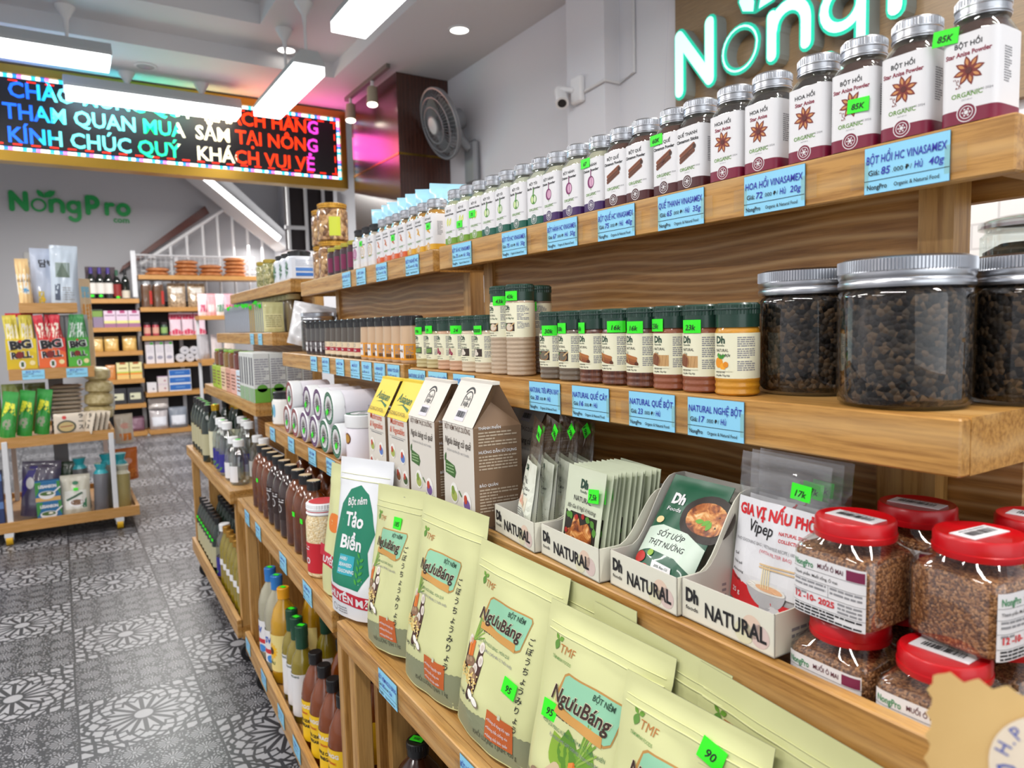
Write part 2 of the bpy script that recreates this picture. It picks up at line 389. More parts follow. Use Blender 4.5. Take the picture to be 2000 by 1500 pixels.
m.box(-3.6, -2.4, 3.22, 2.55, 5.95, 3.3, CEIL); struct('ceiling', m)
m = MB(); m.box(-3.6, 5.95, 3.4, 3.2, 10.6, 3.5, CEIL); struct('ceiling', m)
m = MB(); m.box(-3.6, 5.95, 3.0, 2.55, 6.05, 3.4, CEIL); struct('wall_drop', m)
m = MB(); m.box(2.55, -2.4, 0, 2.75, 10.6, 3.4, WALLM)
m.box(2.45, 2.9, 0, 2.55, 3.22, 3.0, WALLM); struct('wall_right', m)
m = MB(); m.box(-1.02, 9.95, 0, 3.2, 10.1, 3.4, WALLB); struct('wall_back', m)
m = MB(); m.box(-3.7, -2.4, 0, -3.6, 10.6, 3.5, WALLM); struct('wall_left', m)
m = MB(); m.box(-3.6, 10.3, 0, -1.02, 10.4, 2.6, mat('#dff0ee', .3, emit=.9)); struct('window_1', m)
# white brick facing behind the gondola on the right wall, low part
bm_ = bpy.data.materials.new('brick'); bm_.use_nodes = True
_nt = bm_.node_tree; _b = _nt.nodes['Principled BSDF']; _tc = _nt.nodes.new('ShaderNodeTexCoord'); _sp = _nt.nodes.new('ShaderNodeSeparateXYZ'); _cb = _nt.nodes.new('ShaderNodeCombineXYZ')
_br = _nt.nodes.new('ShaderNodeTexBrick'); _br.inputs['Scale'].default_value = 3.2; _br.inputs['Color1'].default_value = (*lin('#e2e3e5'), 1); _br.inputs['Color2'].default_value = (*lin('#dcdde0'), 1); _br.inputs['Mortar'].default_value = (*lin('#c6c7ca'), 1); _br.inputs['Mortar Size'].default_value = .012
_nt.links.new(_tc.outputs['Object'], _sp.inputs[0]); _nt.links.new(_sp.outputs[1], _cb.inputs[0]); _nt.links.new(_sp.outputs[2], _cb.inputs[1]); _nt.links.new(_cb.outputs[0], _br.inputs['Vector']); _nt.links.new(_br.outputs[0], _b.inputs['Base Color'])
m = MB(); m.box(2.53, -2.3, 0, 2.55, 2.4, 1.75, bm_); struct('trim_1', m)
# walnut laminate column
DKW = wood('laminate', '#341d16', '#4a2a20', '#5a342a', scale=1.3, rough=.22, axis='Z', coat=.6)
BRASS = mat('#b08a3a', .25, 1.0)
e = empty('column', None, None, (0, 0, 0)); 
m = MB(); m.box(2.14, 4.8, 0, 2.548, 5.72, 2.998, DKW); c0 = obj('wall_column', m); c0['kind'] = 'structure'; bpy.data.objects.remove(e)
m = MB()
m.box(2.136, 4.796, 2.43, 2.547, 4.80, 2.445, BRASS); m.box(2.136, 4.796, 2.43, 2.14, 5.72, 2.445, BRASS); o = struct('trim_2', m)
# ------------------------------------------------------------------ logo in rounded strokes (used on both shop signs)
def stroke(p0, p1, w, n=8):
    """capsule outline"""
    dx, dy = p1[0]-p0[0], p1[1]-p0[1]; a = atan2(dy, dx)
    return [(p0[0]+w/2*cos(a+pi/2+pi*i/n), p0[1]+w/2*sin(a+pi/2+pi*i/n)) for i in range(n+1)]+[(p1[0]+w/2*cos(a-pi/2+pi*i/n), p1[1]+w/2*sin(a-pi/2+pi*i/n)) for i in range(n+1)]
def arcp(cx, cy, r, a0, a1, n=10, ky=1): return [(cx+r*cos(a0+(a1-a0)*i/n), cy+ky*r*sin(a0+(a1-a0)*i/n)) for i in range(n+1)]
LOGO = [  # (polyline, width)
    ([(.13, .1), (.13, .9), (.72, .12), (.72, .9)], .24),
    (arcp(1.26, .36, .29, 0, 2*pi, 24), .10),
    ([(1.78, .1), (1.78, .6)], .22), (arcp(2.04, .4, .25, pi, 0, 10)+[(2.29, .1)], .22),
    (arcp(2.78, .36, .24, 0, 2*pi, 20), .19), ([(3.02, .6), (3.02, -.08)]+arcp(2.8, -.1, .22, 0, -pi*.85, 8), .19),
    ([(3.42, .1), (3.42, .9)]+arcp(3.62, .66, .24, pi/2, -pi/2, 10)+[(3.45, .42)], .24),
    ([(4.28, .1), (4.28, .6)], .21), (arcp(4.5, .38, .22, pi, pi*.4, 6), .2),
    (arcp(5.06, .36, .25, 0, 2*pi, 20), .21)]
LEAVES = [[(1.5, .74), (1.28, .82), (1.2, 1.0), (1.24, 1.12), (1.42, 1.04), (1.52, .9)], [(1.5, .74), (1.56, .98), (1.78, 1.12), (2.02, 1.1), (1.96, .92), (1.8, .78)]]
def logo_art(h, mt, wscale=1.0, l=2, first=0, last=99):
    a = Art()
    for pl, w in LOGO[first:last]: a.line([(x*h, y*h) for x, y in pl], w*h*wscale, mt, l)
    for lf in LEAVES: a.poly([(x*h, y*h) for x, y in lf], mt, l)
    return a
GRN = mat('#109a4a', .5); m = MB()
def signmesh(h, t, mt): 
    m = MB()
    t0 = t
    for pl, w in LOGO:
        for a, b in zip(pl, pl[1:]): m.prism([(x*h, y*h) for x, y in stroke(a, b, w, 5)], -t, 0, mt, lambda a, b, q: (a, q, b)); t += .00012
    for lf in LEAVES: m.prism([(x*h, y*h) for x, y in lf], -t, 0, mt, lambda a, b, q: (a, q, b))
    return m
m = signmesh(.226, .012, GRN); m.art(Art().text('com', 1.2, -.075, .1, GRN, 'R', .02), flatmap(0, -.011))
o = obj('wall_sign', m, None, (-.37, 9.949, 2.62)); tag(o, 'green cut-out shop logo fixed on the grey wall behind the tall rack', 'sign')
# illuminated sign on the right wall
e = empty('illuminated_sign', 'large lit logo letters on a wooden board mounted high on the wall', 'sign', (2.55, 2.42, 2.2), (0, 0, -pi/2))
m = MB(); m.box(-.05, -.035, -.35, 1.9, 0, .62, wood('sign_oak', '#7a664c', '#907858', '#866e50', rough=.4)); obj('board', m, e)
h = .3; TEAL = mat('#0ba58a', .4, emit=1.0); CORE = mat('#bdfff2', .4, emit=1.45); SIDE = mat('#8f9694', .5)
groups = [('letter', LOGO[0:1]), ('letter', LOGO[1:2]), ('letter', LOGO[2:4]), ('letter', LOGO[4:6]), ('letter', LOGO[6:7]), ('letter', LOGO[7:9]), ('letter', LOGO[9:10])]
fr = lambda a, b, q: (a, q, b)
for nm, G in groups:
    m = MB()
    for pl, w in G:
        for a, b in zip(pl, pl[1:]): m.prism([(x*h, y*h) for x, y in stroke(a, b, w, 6)], -.095-.0001*len(m.f)/22, -.035, TEAL, fr, SIDE)
        art = Art(); art.line([(x*h, y*h) for x, y in pl], (w-.075)*h, CORE, 12); m.art(art, flatmap(0, -.095), step=.0006)
    obj(nm, m, e)
m = MB()
for lf in LEAVES:
    m.prism([(x*h, y*h) for x, y in lf], -.095, -.035, TEAL, fr, SIDE); cx = sum(p[0] for p in lf)/6; cy = sum(p[1] for p in lf)/6
    m.art(Art().poly([((cx+(x-cx)*.78)*h, (cy+(y-cy)*.78)*h) for x, y in lf], CORE, 3), flatmap(0, -.095), step=.0006)
obj('leaf', m, e)
# ------------------------------------------------------------------ LED message board
e = empty('message_board', 'wide scrolling LED message board in a brass frame under the ceiling', 'sign', (0, 5.85, 0))
BLK = mat('#121018', .35, bump=(900, .3)); GOLD = mat('#b8913c', .3, .9)
m = MB(); m.box(-.40, 0, 2.43, 2.08, .08, 2.93, BLK); scr = obj('screen', m, e)
m = MB()
for q in ((-.45, -.02, 2.36, 2.13, .1, 2.43), (-.45, -.02, 2.93, 2.13, .1, 2.985), (-.45, -.02, 2.43, -.40, .1, 2.93), (2.08, -.02, 2.43, 2.13, .1, 2.93)): m.box(*q, GOLD)
obj('board_frame', m, e)
LC = [mat(c, .5, emit=s) for c, s in (('#1a70ff', 1.5), ('#25c8ff', 1.5), ('#7af6f6', 1.3), ('#22f5b0', 1.2), ('#fff6d8', 1.5), ('#ff3a0a', 1.8), ('#ff4ae0', 1.6))]
def ledcol(x):
    t = (x+.3)/2.2
    return LC[0] if t < .13 else LC[1] if t < .17 else LC[2] if t < .40 else LC[3] if t < .52 else LC[4] if t < .705 else LC[5] if t < .955 else LC[6]
m = MB(); r_ = .0072
for txt, x0, x1, z in (('CHÀO MỪNG QUÝ  KHÁCH HÀNG', -.17, 1.90, 2.782), ('THAM QUAN MUA  SẮM TẠI NÔNG', -.21, 1.89, 2.640), ('KÍNH CHÚC QUÝ   KHÁCH VUI VẺ', -.19, 1.86, 2.488)):
    v, f, bb = glyphs(txt, .022); k = (x1-x0)/(bb[1]-bb[0]); kz = .104/.73
    a = Art()
    for q in f:
        for i in range(1, len(q)-1):
            t = [v[q[0]], v[q[i]], v[q[i+1]]]; P = [(x0+(p-bb[0])*k, z+w*kz) for p, w in t]
            st = [P]
            while st:
                T_ = st.pop(); E_ = [(T_[j][0]-T_[(j+1) % 3][0])**2+(T_[j][1]-T_[(j+1) % 3][1])**2 for j in range(3)]; j = E_.index(max(E_))
                if E_[j] > .0007 and max(p[0] for p in T_)-min(p[0] for p in T_) > .008:
                    A_, B_, C_ = T_[j], T_[(j+1) % 3], T_[(j+2) % 3]; M_ = ((A_[0]+B_[0])/2, (A_[1]+B_[1])/2); st += [[A_, M_, C_], [M_, B_, C_]]
                else: a.raw(T_, [(0, 1, 2)], ledcol(sum(p[0] for p in T_)/3), 4)
    m.art(a, flatmap(0, 0), maxe=.06, step=.0005)
obj('lettering', m, scr)
m = MB(); BC = [mat(c, .5, emit=s) for c, s in (('#ffffff', 2.4), ('#ffffff', 2.4), ('#34d8ff', 2.2), ('#ffffff', 2.4), ('#2a8cff', 2.2), ('#ff7ae8', 2.4))]; RED = mat('#ff2a12', .5, emit=2.2)
a = Art(); n = 96
for i in range(n):
    x = -.40+2.48*i/n; a.rect(x, 2.905, x+2.48/n, 2.928, BC[i % 6], 3); a.rect(x, 2.432, x+2.48/n, 2.455, BC[(i+3) % 6], 3)
    if i % 4 == 1: a.rect(x, 2.47, x+2.0*2.48/n, 2.479, RED, 3); a.rect(x, 2.885, x+2.0*2.48/n, 2.893, RED, 3)
for i in range(20):
    z = 2.455+.45*i/20; a.rect(2.055, z, 2.078, z+.45/20, BC[i % 6], 3)
    if i % 4 == 1: a.rect(2.03, z, 2.038, z+.05, RED, 3)
m.art(a, flatmap(0, 0), step=.0005); obj('light_border', m, scr)
# ------------------------------------------------------------------ hanging tube fixtures
HOUS = mat('#b4b9bb', .4); PANEL = mat('#ffffff', .4, emit=7.0); WTUBE = mat('#d9dadb', .4)
def fixture(cx, cy, z, L, alongx, rods, label, zt=3.1):
    e = empty('pendant_light', label, 'ceiling light', (cx, cy, z), (0, 0, 0 if alongx else pi/2), 'tube lights hanging from the ceiling')
    m = MB(); P = [(-.092, .035), (.092, .035), (.088, .055), (.05, .115), (-.05, .115), (-.088, .055)]
    m.prism(P, -L/2, L/2, HOUS, lambda a, b, t: (t, a, b)); obj('housing', m, e)
    m = MB(); m.box(-L/2+.012, -.09, -.014, L/2-.012, .09, .034, PANEL); obj('diffuser', m, e)
    for r in rods:
        m = MB(); m.tube([(r, 0, .11), (r, 0, zt-z-.09)], .009, WTUBE, 8); m.lathe([(.01, zt-z-.13), (.016, zt-z-.07), (.05, zt-z-.012), (.055, zt-z)], WTUBE, 16, cx=r); obj('rod', m, e)
    return e
fixture(-.25, 4.99, 2.80, 1.26, True, (.41,), 'nearer tube light hanging across the aisle before the message board')
fixture(.70, 5.70, 2.80, 1.12, True, (-.18, .30), 'farther tube light hanging right in front of the message board', 3.0)
fixture(1.34, 4.73, 2.70, 1.02, False, (-.02, -.45), 'tube light hanging along the shop by the round downlight')
fixture(1.35, 2.99, 2.70, 1.24, False, (.3, -.3), 'tube light hanging along the shop nearest the camera')
def downlight(x, y, z, on, label):
    e = empty('downlight', label, 'ceiling light', (x, y, z), group='recessed round ceiling lights')
    m = MB(); m.lathe([(.072, -.001), (.07, -.008), (.056, -.008)], WTUBE, 28, cap1=False); obj('trim_ring', m, e)
    m = MB(); m.lathe([(.056, -.004), (.03, -.006)], mat('#fffaf0', .4, emit=9.0) if on else mat('#9fa0a0', .3), 24); obj('lens', m, e)
downlight(1.44, 5.03, 3.1, True, 'lit round downlight beside the canopy of a tube light'); downlight(2.19, 3.95, 3.0, True, 'lit round downlight in the lower ceiling near the wall'); downlight(.62, 5.5, 3.0, False, 'unlit round downlight above the message board')
# track with two spots
e = empty('track_light', 'short ceiling track holding two small spotlights', 'spotlight', (2.03, 5.1, 3.0))
m = MB(); m.box(-.015, -.42, -.03, .015, .42, 0, mat('#6c6760', .5)); obj('track', m, e)
for y in (.33, -.12):
    m = MB(); m.tube([(0, y, -.03), (0, y, -.09)], .012, WTUBE); m.tube([(0, y, -.08), (-.012, y-.02, -.2)], [.036, .042], mat('#a39a86', .45), 18); s_ = obj('spot_head', m, e)
    m = MB(); m.tube([(-.012, y-.02, -.2), (-.0125, y-.021, -.206)], .036, mat('#fff6e0', .4, emit=9.0), 18); obj('lamp_face', m, s_)
# wall fan
e = empty('wall_fan', 'grey wall mounted fan tilted down beside the dark wood column', 'fan', (2.545, 4.42, 2.4))
FG = mat('#8b8e93', .4, .2); FD = mat('#55585d', .5)
m = MB(); m.box(-.05, -.08, -.22, 0, .08, .08, FG, .02); m.tube([(-.03, 0, .02), (-.07, .04, .08), (-.10, .08, .165)], .035, FG, 12); obj('bracket', m, e)
hub = Vector((-.20, .10, .20)); ax = Vector((-.95, .02, -.34)).normalized(); q = ax.to_track_quat('Z', 'Y').to_matrix().to_4x4(); q.translation = hub
m = MB(); m.mx = q; m.lathe([(.02, -.17), (.07, -.16), (.08, -.08), (.06, -.03)], FG, 20); obj('motor', m, e)
m = MB(); m.mx = q
for rr, z in ((.23, .0), (.235, .02), (.18, .05), (.12, .065), (.06, .07), (.18, -.03), (.1, -.035)):
    m.tube([(rr*cos(2*pi*i/40), rr*sin(2*pi*i/40), z) for i in range(41)], .0045 if rr < .22 else .009, FG, 6, False)
for i in range(48):
    a = 2*pi*i/48; c, s = cos(a), sin(a)
    m.tube([(.05*c, .05*s, .07), (.12*c, .12*s, .066), (.2*c, .2*s, .042), (.232*c, .232*s, .01), (.2*c, .2*s, -.022), (.08*c, .08*s, -.035)], .002, FG, 4, False)
obj('guard', m, e)
m = MB(); m.mx = q; m.lathe([(.055, .07), (.055, .078), (.03, .084)], mat('#c9cacd', .4), 20); obj('badge', m, e)
m = MB(); m.mx = q
for k in range(3):
    m.grid(lambda u, v, k=k: ((.04+.16*v)*cos(2*pi*k/3+(u-.5)*1.3+.3*v), (.04+.16*v)*sin(2*pi*k/3+(u-.5)*1.3+.3*v), .03*(u-.5)+.01), 6, 6, FD)
m.lathe([(.045, -.02), (.045, .03), (.02, .045)], FD, 16); obj('blade', m, e)
m = MB(); m.tube([(-.02, 0, -.2), (-.03, .05, -.5), (-.01, .1, -.9), (-.01, .12, -1.2)], .006, WTUBE, 6); obj('cord', m, e)
# security camera on the pilaster
e = empty('security_camera', 'white bullet security camera fixed on the wall pilaster', 'camera', (2.45, 3.12, 2.44))
CW = mat('#e4e5e8', .35)
m = MB(); m.box(-.035, -.06, -.07, 0, .03, .07, CW, .008); obj('base', m, e)
m = MB(); m.tube([(-.03, 0, .0), (-.06, .06, .02), (-.08, .08, 0)], .014, CW); obj('arm', m, e)
m = MB(); m.tube([(-.045, .10, .02), (-.085, .035, -.065)], .036, CW, 18); m.tube([(-.085, .035, -.065), (-.0856, .0341, -.0662)], .024, INK, 16); obj('body', m, e)
o = obj('cable_duct', MB().tube([(2.54, 2.78, 3.0), (2.54, 2.78, 2.45), (2.535, 2.885, 2.43), (2.438, 2.885, 2.43), (2.438, 3.05, 2.42)], .008, mat('#d6d7da', .5), 6)); tag(o, 'thin white cable duct running down the wall to the security camera', 'cable')
# ------------------------------------------------------------------ staircase at the back
m = MB(); UND = mat('#d3d3d6', .6)
m.prism([(1.25, 3.39), (2.62, 2.2), (3.1, 2.2), (3.1, 3.39)], 9.62, 9.94, UND, lambda a, b, t: (a, t, b)); struct('wall_stair', m)
m = MB(); m.prism([(1.05, 3.39), (1.42, 3.39), (2.7, 2.22), (2.48, 2.22)], 9.1, 9.6, mat('#dedee0', .6), lambda a, b, t: (a, t, b)); struct('stair_soffit', m)
e = empty('tube_light', 'bare fluorescent tube fixed under the sloping stair', 'light', (0, 9.07, 0))
m = MB(); m.tube([(1.42, 0, 3.14), (2.4, 0, 2.33)], .04, mat('#e4e6e8', .5), 10); obj('batten', m, e)
m = MB(); m.tube([(1.44, -.055, 3.09), (2.38, -.055, 2.315)], .035, mat('#ffffff', .4, emit=8.0), 10); obj('tube', m, e)
m = MB(); m.prism([(.68, 1.94), (.72, 2.02), (1.69, 2.80), (1.74, 2.71)], 9.86, 9.951, wood('mahogany', '#3f150c', '#6a2a1a', '#55200f', axis='X', coat=.4), lambda a, b, t: (a, t, b))
o = obj('handrail', m); tag(o, 'dark red wooden handrail sloping up the back wall', 'handrail')
e = empty('railing', 'white metal stair railing with upright bars behind the tall rack', 'railing', (0, 9.72, 0)); WM = mat('#e9eaec', .4)
m = MB(); m.tube([(.9, 0, 2.03), (1.88, 0, 2.74), (2.5, 0, 2.27)], .022, WM); m.tube([(.9, 0, 1.95), (2.55, 0, 1.95)], .016, WM); obj('rail', m, e)
for i, x in enumerate([1.05, 1.24, 1.43, 1.62, 1.8, 1.98, 2.16, 2.34]):
    zt = 2.03+(x-.9)*.7245 if x < 1.88 else 2.74-(x-1.88)*.758
    obj('baluster', MB().tube([(x, 0, 1.55), (x, 0, zt)], .017, WM), e)
# dark doorway with bars and cabinet behind the message board
m = MB(); m.box(2.0, 7.3, 2.0, 2.5, 7.34, 2.62, mat('#2a2224', .6)); struct('window_2', m)
m = MB(); 
for x in (2.02, 2.2, 2.38): m.tube([(x, 7.27, 2.0), (x, 7.27, 2.62)], .018, WM)
m.tube([(1.98, 7.27, 2.22), (2.2, 7.27, 2.22)], .02, WM); o = obj('window_grille', m); tag(o, 'white window bars below the corner of the message board', 'window grille')
m = MB(); m.box(-.27, -.012, -.06, -.19, 0, .06, mat('#c8c7c4', .5), .004); o = obj('switch_plate', m, None, (.0, 9.95, 2.1)); tag(o, 'small beige switch plate on the grey wall above the pouches', 'switch')
# ================================================================== the gondola shelving
UN = [(.408, .272, .005, 1.024), (.42, 1.348, .044, 1.119), (.466, 2.576, .026, 1.21)]
SET = [.243, .17, .101, 0.0, 0.0]
TZ = [[1.358, 1.119, .896, .644, .155], [1.358, 1.124, .890, .644, .155], [1.380, 1.191, .944, .646, .155]]
URZ = [-(pi/2+u[2]) for u in UN]
def UP(u, x, y, z):
    X0, Y0, a, L = UN[u]; return (X0+sin(a)*(L-x)+cos(a)*y, Y0+cos(a)*(L-x)-sin(a)*y, z)
PAPER = mat('#8fd3f2', .4); PAPER2 = mat('#86c9e8', .4)
_LB = {}
def price_card(l1, price, unit, gram, w=.076, h=.042):
    key = (l1, price, unit, gram, w)
    if key in _LB: return _LB[key]
    m = MB(); m.box(-w/2, -.0016, -h, w/2, -.0006, 0, PAPER); m.box(-w/2-.0003, -.0014, -h-.0003, w/2+.0003, -.0008, .0003, mat('#4a6a80', .6))
    a = Art(); k = w/.074
    a.text(l1, 0, -.0150, .0100*k, PEN, 'C', .008, .12, fit=min(w*.95, .0062*len(l1)*k)).text('Giá:', -w/2+.004, -.0255, .0066*k, INK, 'L', .012, fit=.0105)
    a.text(price, -w/2+.0162, -.0258, .0092*k, PEN, 'L', .010, .15, fit=.0085 if len(price) < 3 else .011).text('.000 Đ/', -w/2+.0268, -.0255, .0058*k, INK, 'L', 0).text(unit, -w/2+.0465, -.0258, .0086*k, PEN, 'L', .008, .15, fit=.0075 if len(unit) < 3 else .011)
    if gram: a.text(gram, w/2-.004, -.0258, .0088*k, PEN, 'R', .008, .15, fit=.013)
    a.rect(-w/2, -.0305, w/2, -.0300, INK, 2).text('NongPro', -w/2+.003, -.0385, .0062*k, INK, 'L', .014, fit=.0185*k).text('Organic & Natural Food', w/2-.008, -.0382, .0048*k, INK, 'R', .008, fit=w*.52)
    m.art(a, flatmap(0, -.0016)); _LB[key] = m.mesh('price_card'); return _LB[key]
TAPE = clear('tape', '#fbfaf4', .03, .12, .25)
units = []
def FLO(u, t): return .045 if (u, t) == (0, 2) else 0.0
ULAB = ['nearest oak display unit with star anise jars on its top shelf', 'middle oak display unit with white tubs on its third shelf', 'farthest oak display unit with clear white-capped bottles on it']
CASTR = mat('#1c1c1e', .6); STEEL = mat('#8d8f93', .35, 1.0)
for u, (X0, Y0, a_, L) in enumerate(UN):
    e = empty('display_shelf', ULAB[u], 'shelf', UP(u, 0, 0, 0), (0, 0, URZ[u]), 'oak gondola units in a row'); units.append(e)
    for t in range(5):
        z = TZ[u][t]; s = SET[t]; yb = (.39, .42, .33, .33, .33)[t]; L2 = L+(.10 if u == 0 and t > 1 else 0); hl = .046 if t < 4 else .042
        m = MB(); m.box(.0165, s+.0165, z-.02-FLO(u, t), L2-.0165, yb, z-.0003-FLO(u, t), OAK); tr = obj('tray', m, e)
        zf = z+.03 if t == 4 else z
        m = MB(); m.box(0, s, z-hl+(.006 if t == 4 else 0), L2, s+.016, zf, OAK, .0015); obj('lip', m, tr)
        
        for xa in (L2-.016, 0): obj('end_board', MB().box(xa, s+.016, z-hl, xa+.016, yb, z, OAK), tr)
        if t == 0: obj('back_lip', MB().box(0, yb, z-hl, L2, yb+.016, z, OAK), tr)
    x0, x1 = (.056, .905) if u == 0 else (.14, L-.02)
    for t, (za, zb) in enumerate(((TZ[u][1], TZ[u][0]-.02), (TZ[u][2], TZ[u][1]-.02), (TZ[u][3], TZ[u][2]-.02), (TZ[u][4], TZ[u][3]-.02))):
        xa, xb = (x0, x1) if t == 0 else ((.03, L-.03) if u else (.03, 1.0))
        obj('back_panel', MB().box(xa, .335, za, xb, .35, zb, OAKB), e)
    for xa in (x0-.026, x1-.002) if u == 0 else (.118, L-.034):
        obj('post', MB().box(xa, .328, TZ[u][1], xa+.034, .36, TZ[u][0]-.02, OAKZ), e)
    obj('post', MB().box(x1-.03, .31, TZ[u][2], x1+.03, .334, TZ[u][1]-.02, OAKZ), e)
    for xa in (.004, L-.036):
        obj('post', MB().box(xa, .018, TZ[u][4], xa+.032, .05, TZ[u][3]-.02, OAKZ, .002), e)
        obj('side_board', MB().box(xa+.004, .09, TZ[u][4], xa+.026, .32, TZ[u][3]-.02, OAKZ), e)
        obj('side_board', MB().box(xa+.004, .2, TZ[u][3], xa+.026, .32, TZ[u][2]-.021-FLO(u, 2), OAKZ), e)
    for xa in (.07, L-.07):
        for yy in (.05, .29):
            c = MB(); c.tube([(-.011, 0, .035), (.011, 0, .035)], .034, CASTR, 20); c.tube([(-.0125, 0, .035), (.0125, 0, .035)], .019, STEEL, 16)
            cs = obj('caster', c, e, (xa, yy, 0))
            f = MB(); f.box(-.017, -.012, .035, -.013, .012, .1, STEEL); f.box(.013, -.012, .035, .017, .012, .1, STEEL); f.box(-.022, -.022, .09, .022, .022, .134, STEEL); obj('fork', f, cs)
def cards(u, t, rows, w=.076):
    for x, l1, p, un, g in rows:
        c = obj('price_card', price_card(l1, p, un, g, w), units[u], (x, SET[t]-.0004, (TZ[u][t] if t < 4 else TZ[u][t]+.024)-.003))
        for sg in (-1, 1): obj('tape', _LB.setdefault('tape', MB().box(-.009, -.0022, -.036, .009, -.0019, -.012, TAPE).mesh('tape')), c, (sg*(w/2+.005), 0, 0))
V = 'VINASAMEX'
cards(0, 0, [(.937, 'BỘT HỒI HC '+V, '85', 'Hủ', '40g'), (.797, 'HOA HỒI '+V, '72', 'Hủ', '20g'), (.662, 'QUẾ THANH '+V, '65', 'Hủ', '35g'), (.542, 'BỘT QUẾ HC '+V, '75', 'Hủ', '40g'), (.418, 'BỘT HÀNH HC '+V, '67', 'Hủ', '50g'), (.283, 'BỘT TỎI HC '+V, '75', 'Hủ', '50g'), (.098, 'BỘT SẢ HC '+V, '75', 'Hủ', '50g')])
cards(0, 1, [(.782, 'NATURAL NGHỆ BỘT', '17', 'Hủ', ''), (.686, 'NATURAL QUẾ BỘT', '23', 'Hủ', ''), (.572, 'NATURAL QUẾ CÂY', '16', 'Hủ', ''), (.468, 'NATURAL TIÊU ĐEN XAY', '30', 'Hủ', ''), (.227, 'NATURAL TỎI BỘT', '23', 'Hủ', ''), (.126, 'NATURAL HÀNH BỘT', '25', 'Hủ', ''), (.036, 'NATURAL SẢ BỘT', '19', 'Hủ', '')])
cards(0, 3, [(.254, 'BỘT NÊM NGƯU BÁNG', '185', 'Gói', ''), (.54, 'BỘT NÊM NGƯU BÁNG', '95', 'Gói', '')])
cards(1, 0, [(1.01, 'BỘT NGHỆ HC', '75', 'Hủ', '50g'), (.813, 'BỘT GỪNG HC', '75', 'Hủ', '50g'), (.655, 'HẠT CHIA', '89', 'Hủ', ''), (.527, 'HẠT NGŨ CỐC', '98', 'Hủ', '')])
cards(1, 1, [(1.065, 'HÀNH TỎI SẤY', '35', 'Hủ', ''), (.979, 'HÀNH BỘT', '35', 'Hủ', ''), (.89, 'TỎI BỘT', '38', 'Hủ', ''), (.803, 'MUỐI ỚT', '32', 'Hủ', ''), (.677, 'MUỐI TÔM', '30', 'Hủ', ''), (.542, 'MUỐI TIÊU', '30', 'Hủ', ''), (.417, 'MUỐI HẦM', '28', 'Hủ', '')], .07)
cards(1, 2, [(.799, 'BỘT RAU CỦ', '95', 'Hủ', ''), (.625, 'BỘT NẤM', '99', 'Hủ', ''), (.387, 'SỮA HẠT', '89', 'Hủ', ''), (.127, 'TẢO BIỂN', '90', 'Hủ', '')])
cards(1, 3, [(.932, 'GIẤM TÁO', '78', 'Chai', ''), (.69, 'GIẤM GẠO', '45', 'Chai', ''), (.365, 'MẬT MÍA', '65', 'Chai', ''), (.186, 'NƯỚC TƯƠNG', '42', 'Chai', '')])
cards(1, 4, [(.059, 'DẦU ĂN', '65', 'Chai', ''), (.321, 'DẦU HƯỚNG DƯƠNG', '89', 'Chai', ''), (.558, 'DẦU DỪA', '95', 'Chai', ''), (.736, 'GIẤM TÁO', '165', 'Chai', '')])
cards(2, 1, [(.87, 'GIA VỊ', '35', 'Gói', ''), (1.02, 'GIA VỊ', '39', 'Gói', '')], .07)
# price stickers (hand-written neon tags)
NEON = mat('#35ef22', .45, emit=.0); _ST = {}
def sticker(txt, w=.021, h=.013, curve=None):
    k = (txt, w, h, curve)
    if k in _ST: return _ST[k]
    m = MB(); fn = cylmap(curve) if curve else flatmap()
    if curve: m.grid(lambda u, v: fn((u-.5)*w, (v-.5)*h, 0.0009), 6, 1, NEON, False)
    else: m.box(-w/2, -.0008, -h/2, w/2, 0, h/2, NEON)
    a = Art().text(txt, 0, -.0035*h/.013, .0075*h/.013, INK, 'C', .012, .2)
    m.art(a, fn, step=.0005 if curve else .0004); _ST[k] = m.mesh('price_sticker'); return _ST[k]
# ================================================================== goods on the nearest unit
LAB = mat('#e4e3e5', .38); CREAM = mat('#e9e6c9', .42); DKG = mat('#17402f', .4); MAROON = mat('#7a1636', .4)
def TX(u, t, x, y, dz=0): return UP(u, x, SET[t]+y, TZ[u][t]-(FLO(u, t) if t < 4 else 0)+.0006+dz)
def ribbed(m, r, z0, z1, M_, n=48, k=.02, ring=True):
    m.lathe([(r*(1-(.0 if i % 2 else 0)), z) for i, z in enumerate((z0, z1-.002))], M_, n, cap1=False)
    m.lathe([(r, z1-.002), (r*.93, z1), (r*.2, z1-.0006)], M_, n, cap0=False)
    for zz in ((z0+.001, z0+.003), ((z0+z1)/2-.001, (z0+z1)/2+.0008)):
        if ring: m.lathe([(r, zz[0]), (r*1.035, zz[0]+.0006), (r*1.035, zz[1]), (r, zz[1]+.0006)], M_, n, cap0=False, cap1=False)
    for i in range(n):
        a = 2*pi*i/n; c, s_ = cos(a), sin(a); w = r*pi/n*.5
        z_a, z_b = (z0+z1)/2+.001, z1-.002
        q = [m.vert((r*1.0*c+w*s_, r*s_-w*c, z_a)), m.vert((r*1.03*c, r*1.03*s_, z_a)), m.vert((r*1.0*c-w*s_, r*s_+w*c, z_a)), m.vert((r*1.0*c+w*s_, r*s_-w*c, z_b)), m.vert((r*1.03*c, r*1.03*s_, z_b)), m.vert((r*1.0*c-w*s_, r*s_+w*c, z_b))]
        m.face((q[0], q[1], q[4], q[3]), M_); m.face((q[1], q[2], q[5], q[4]), M_)
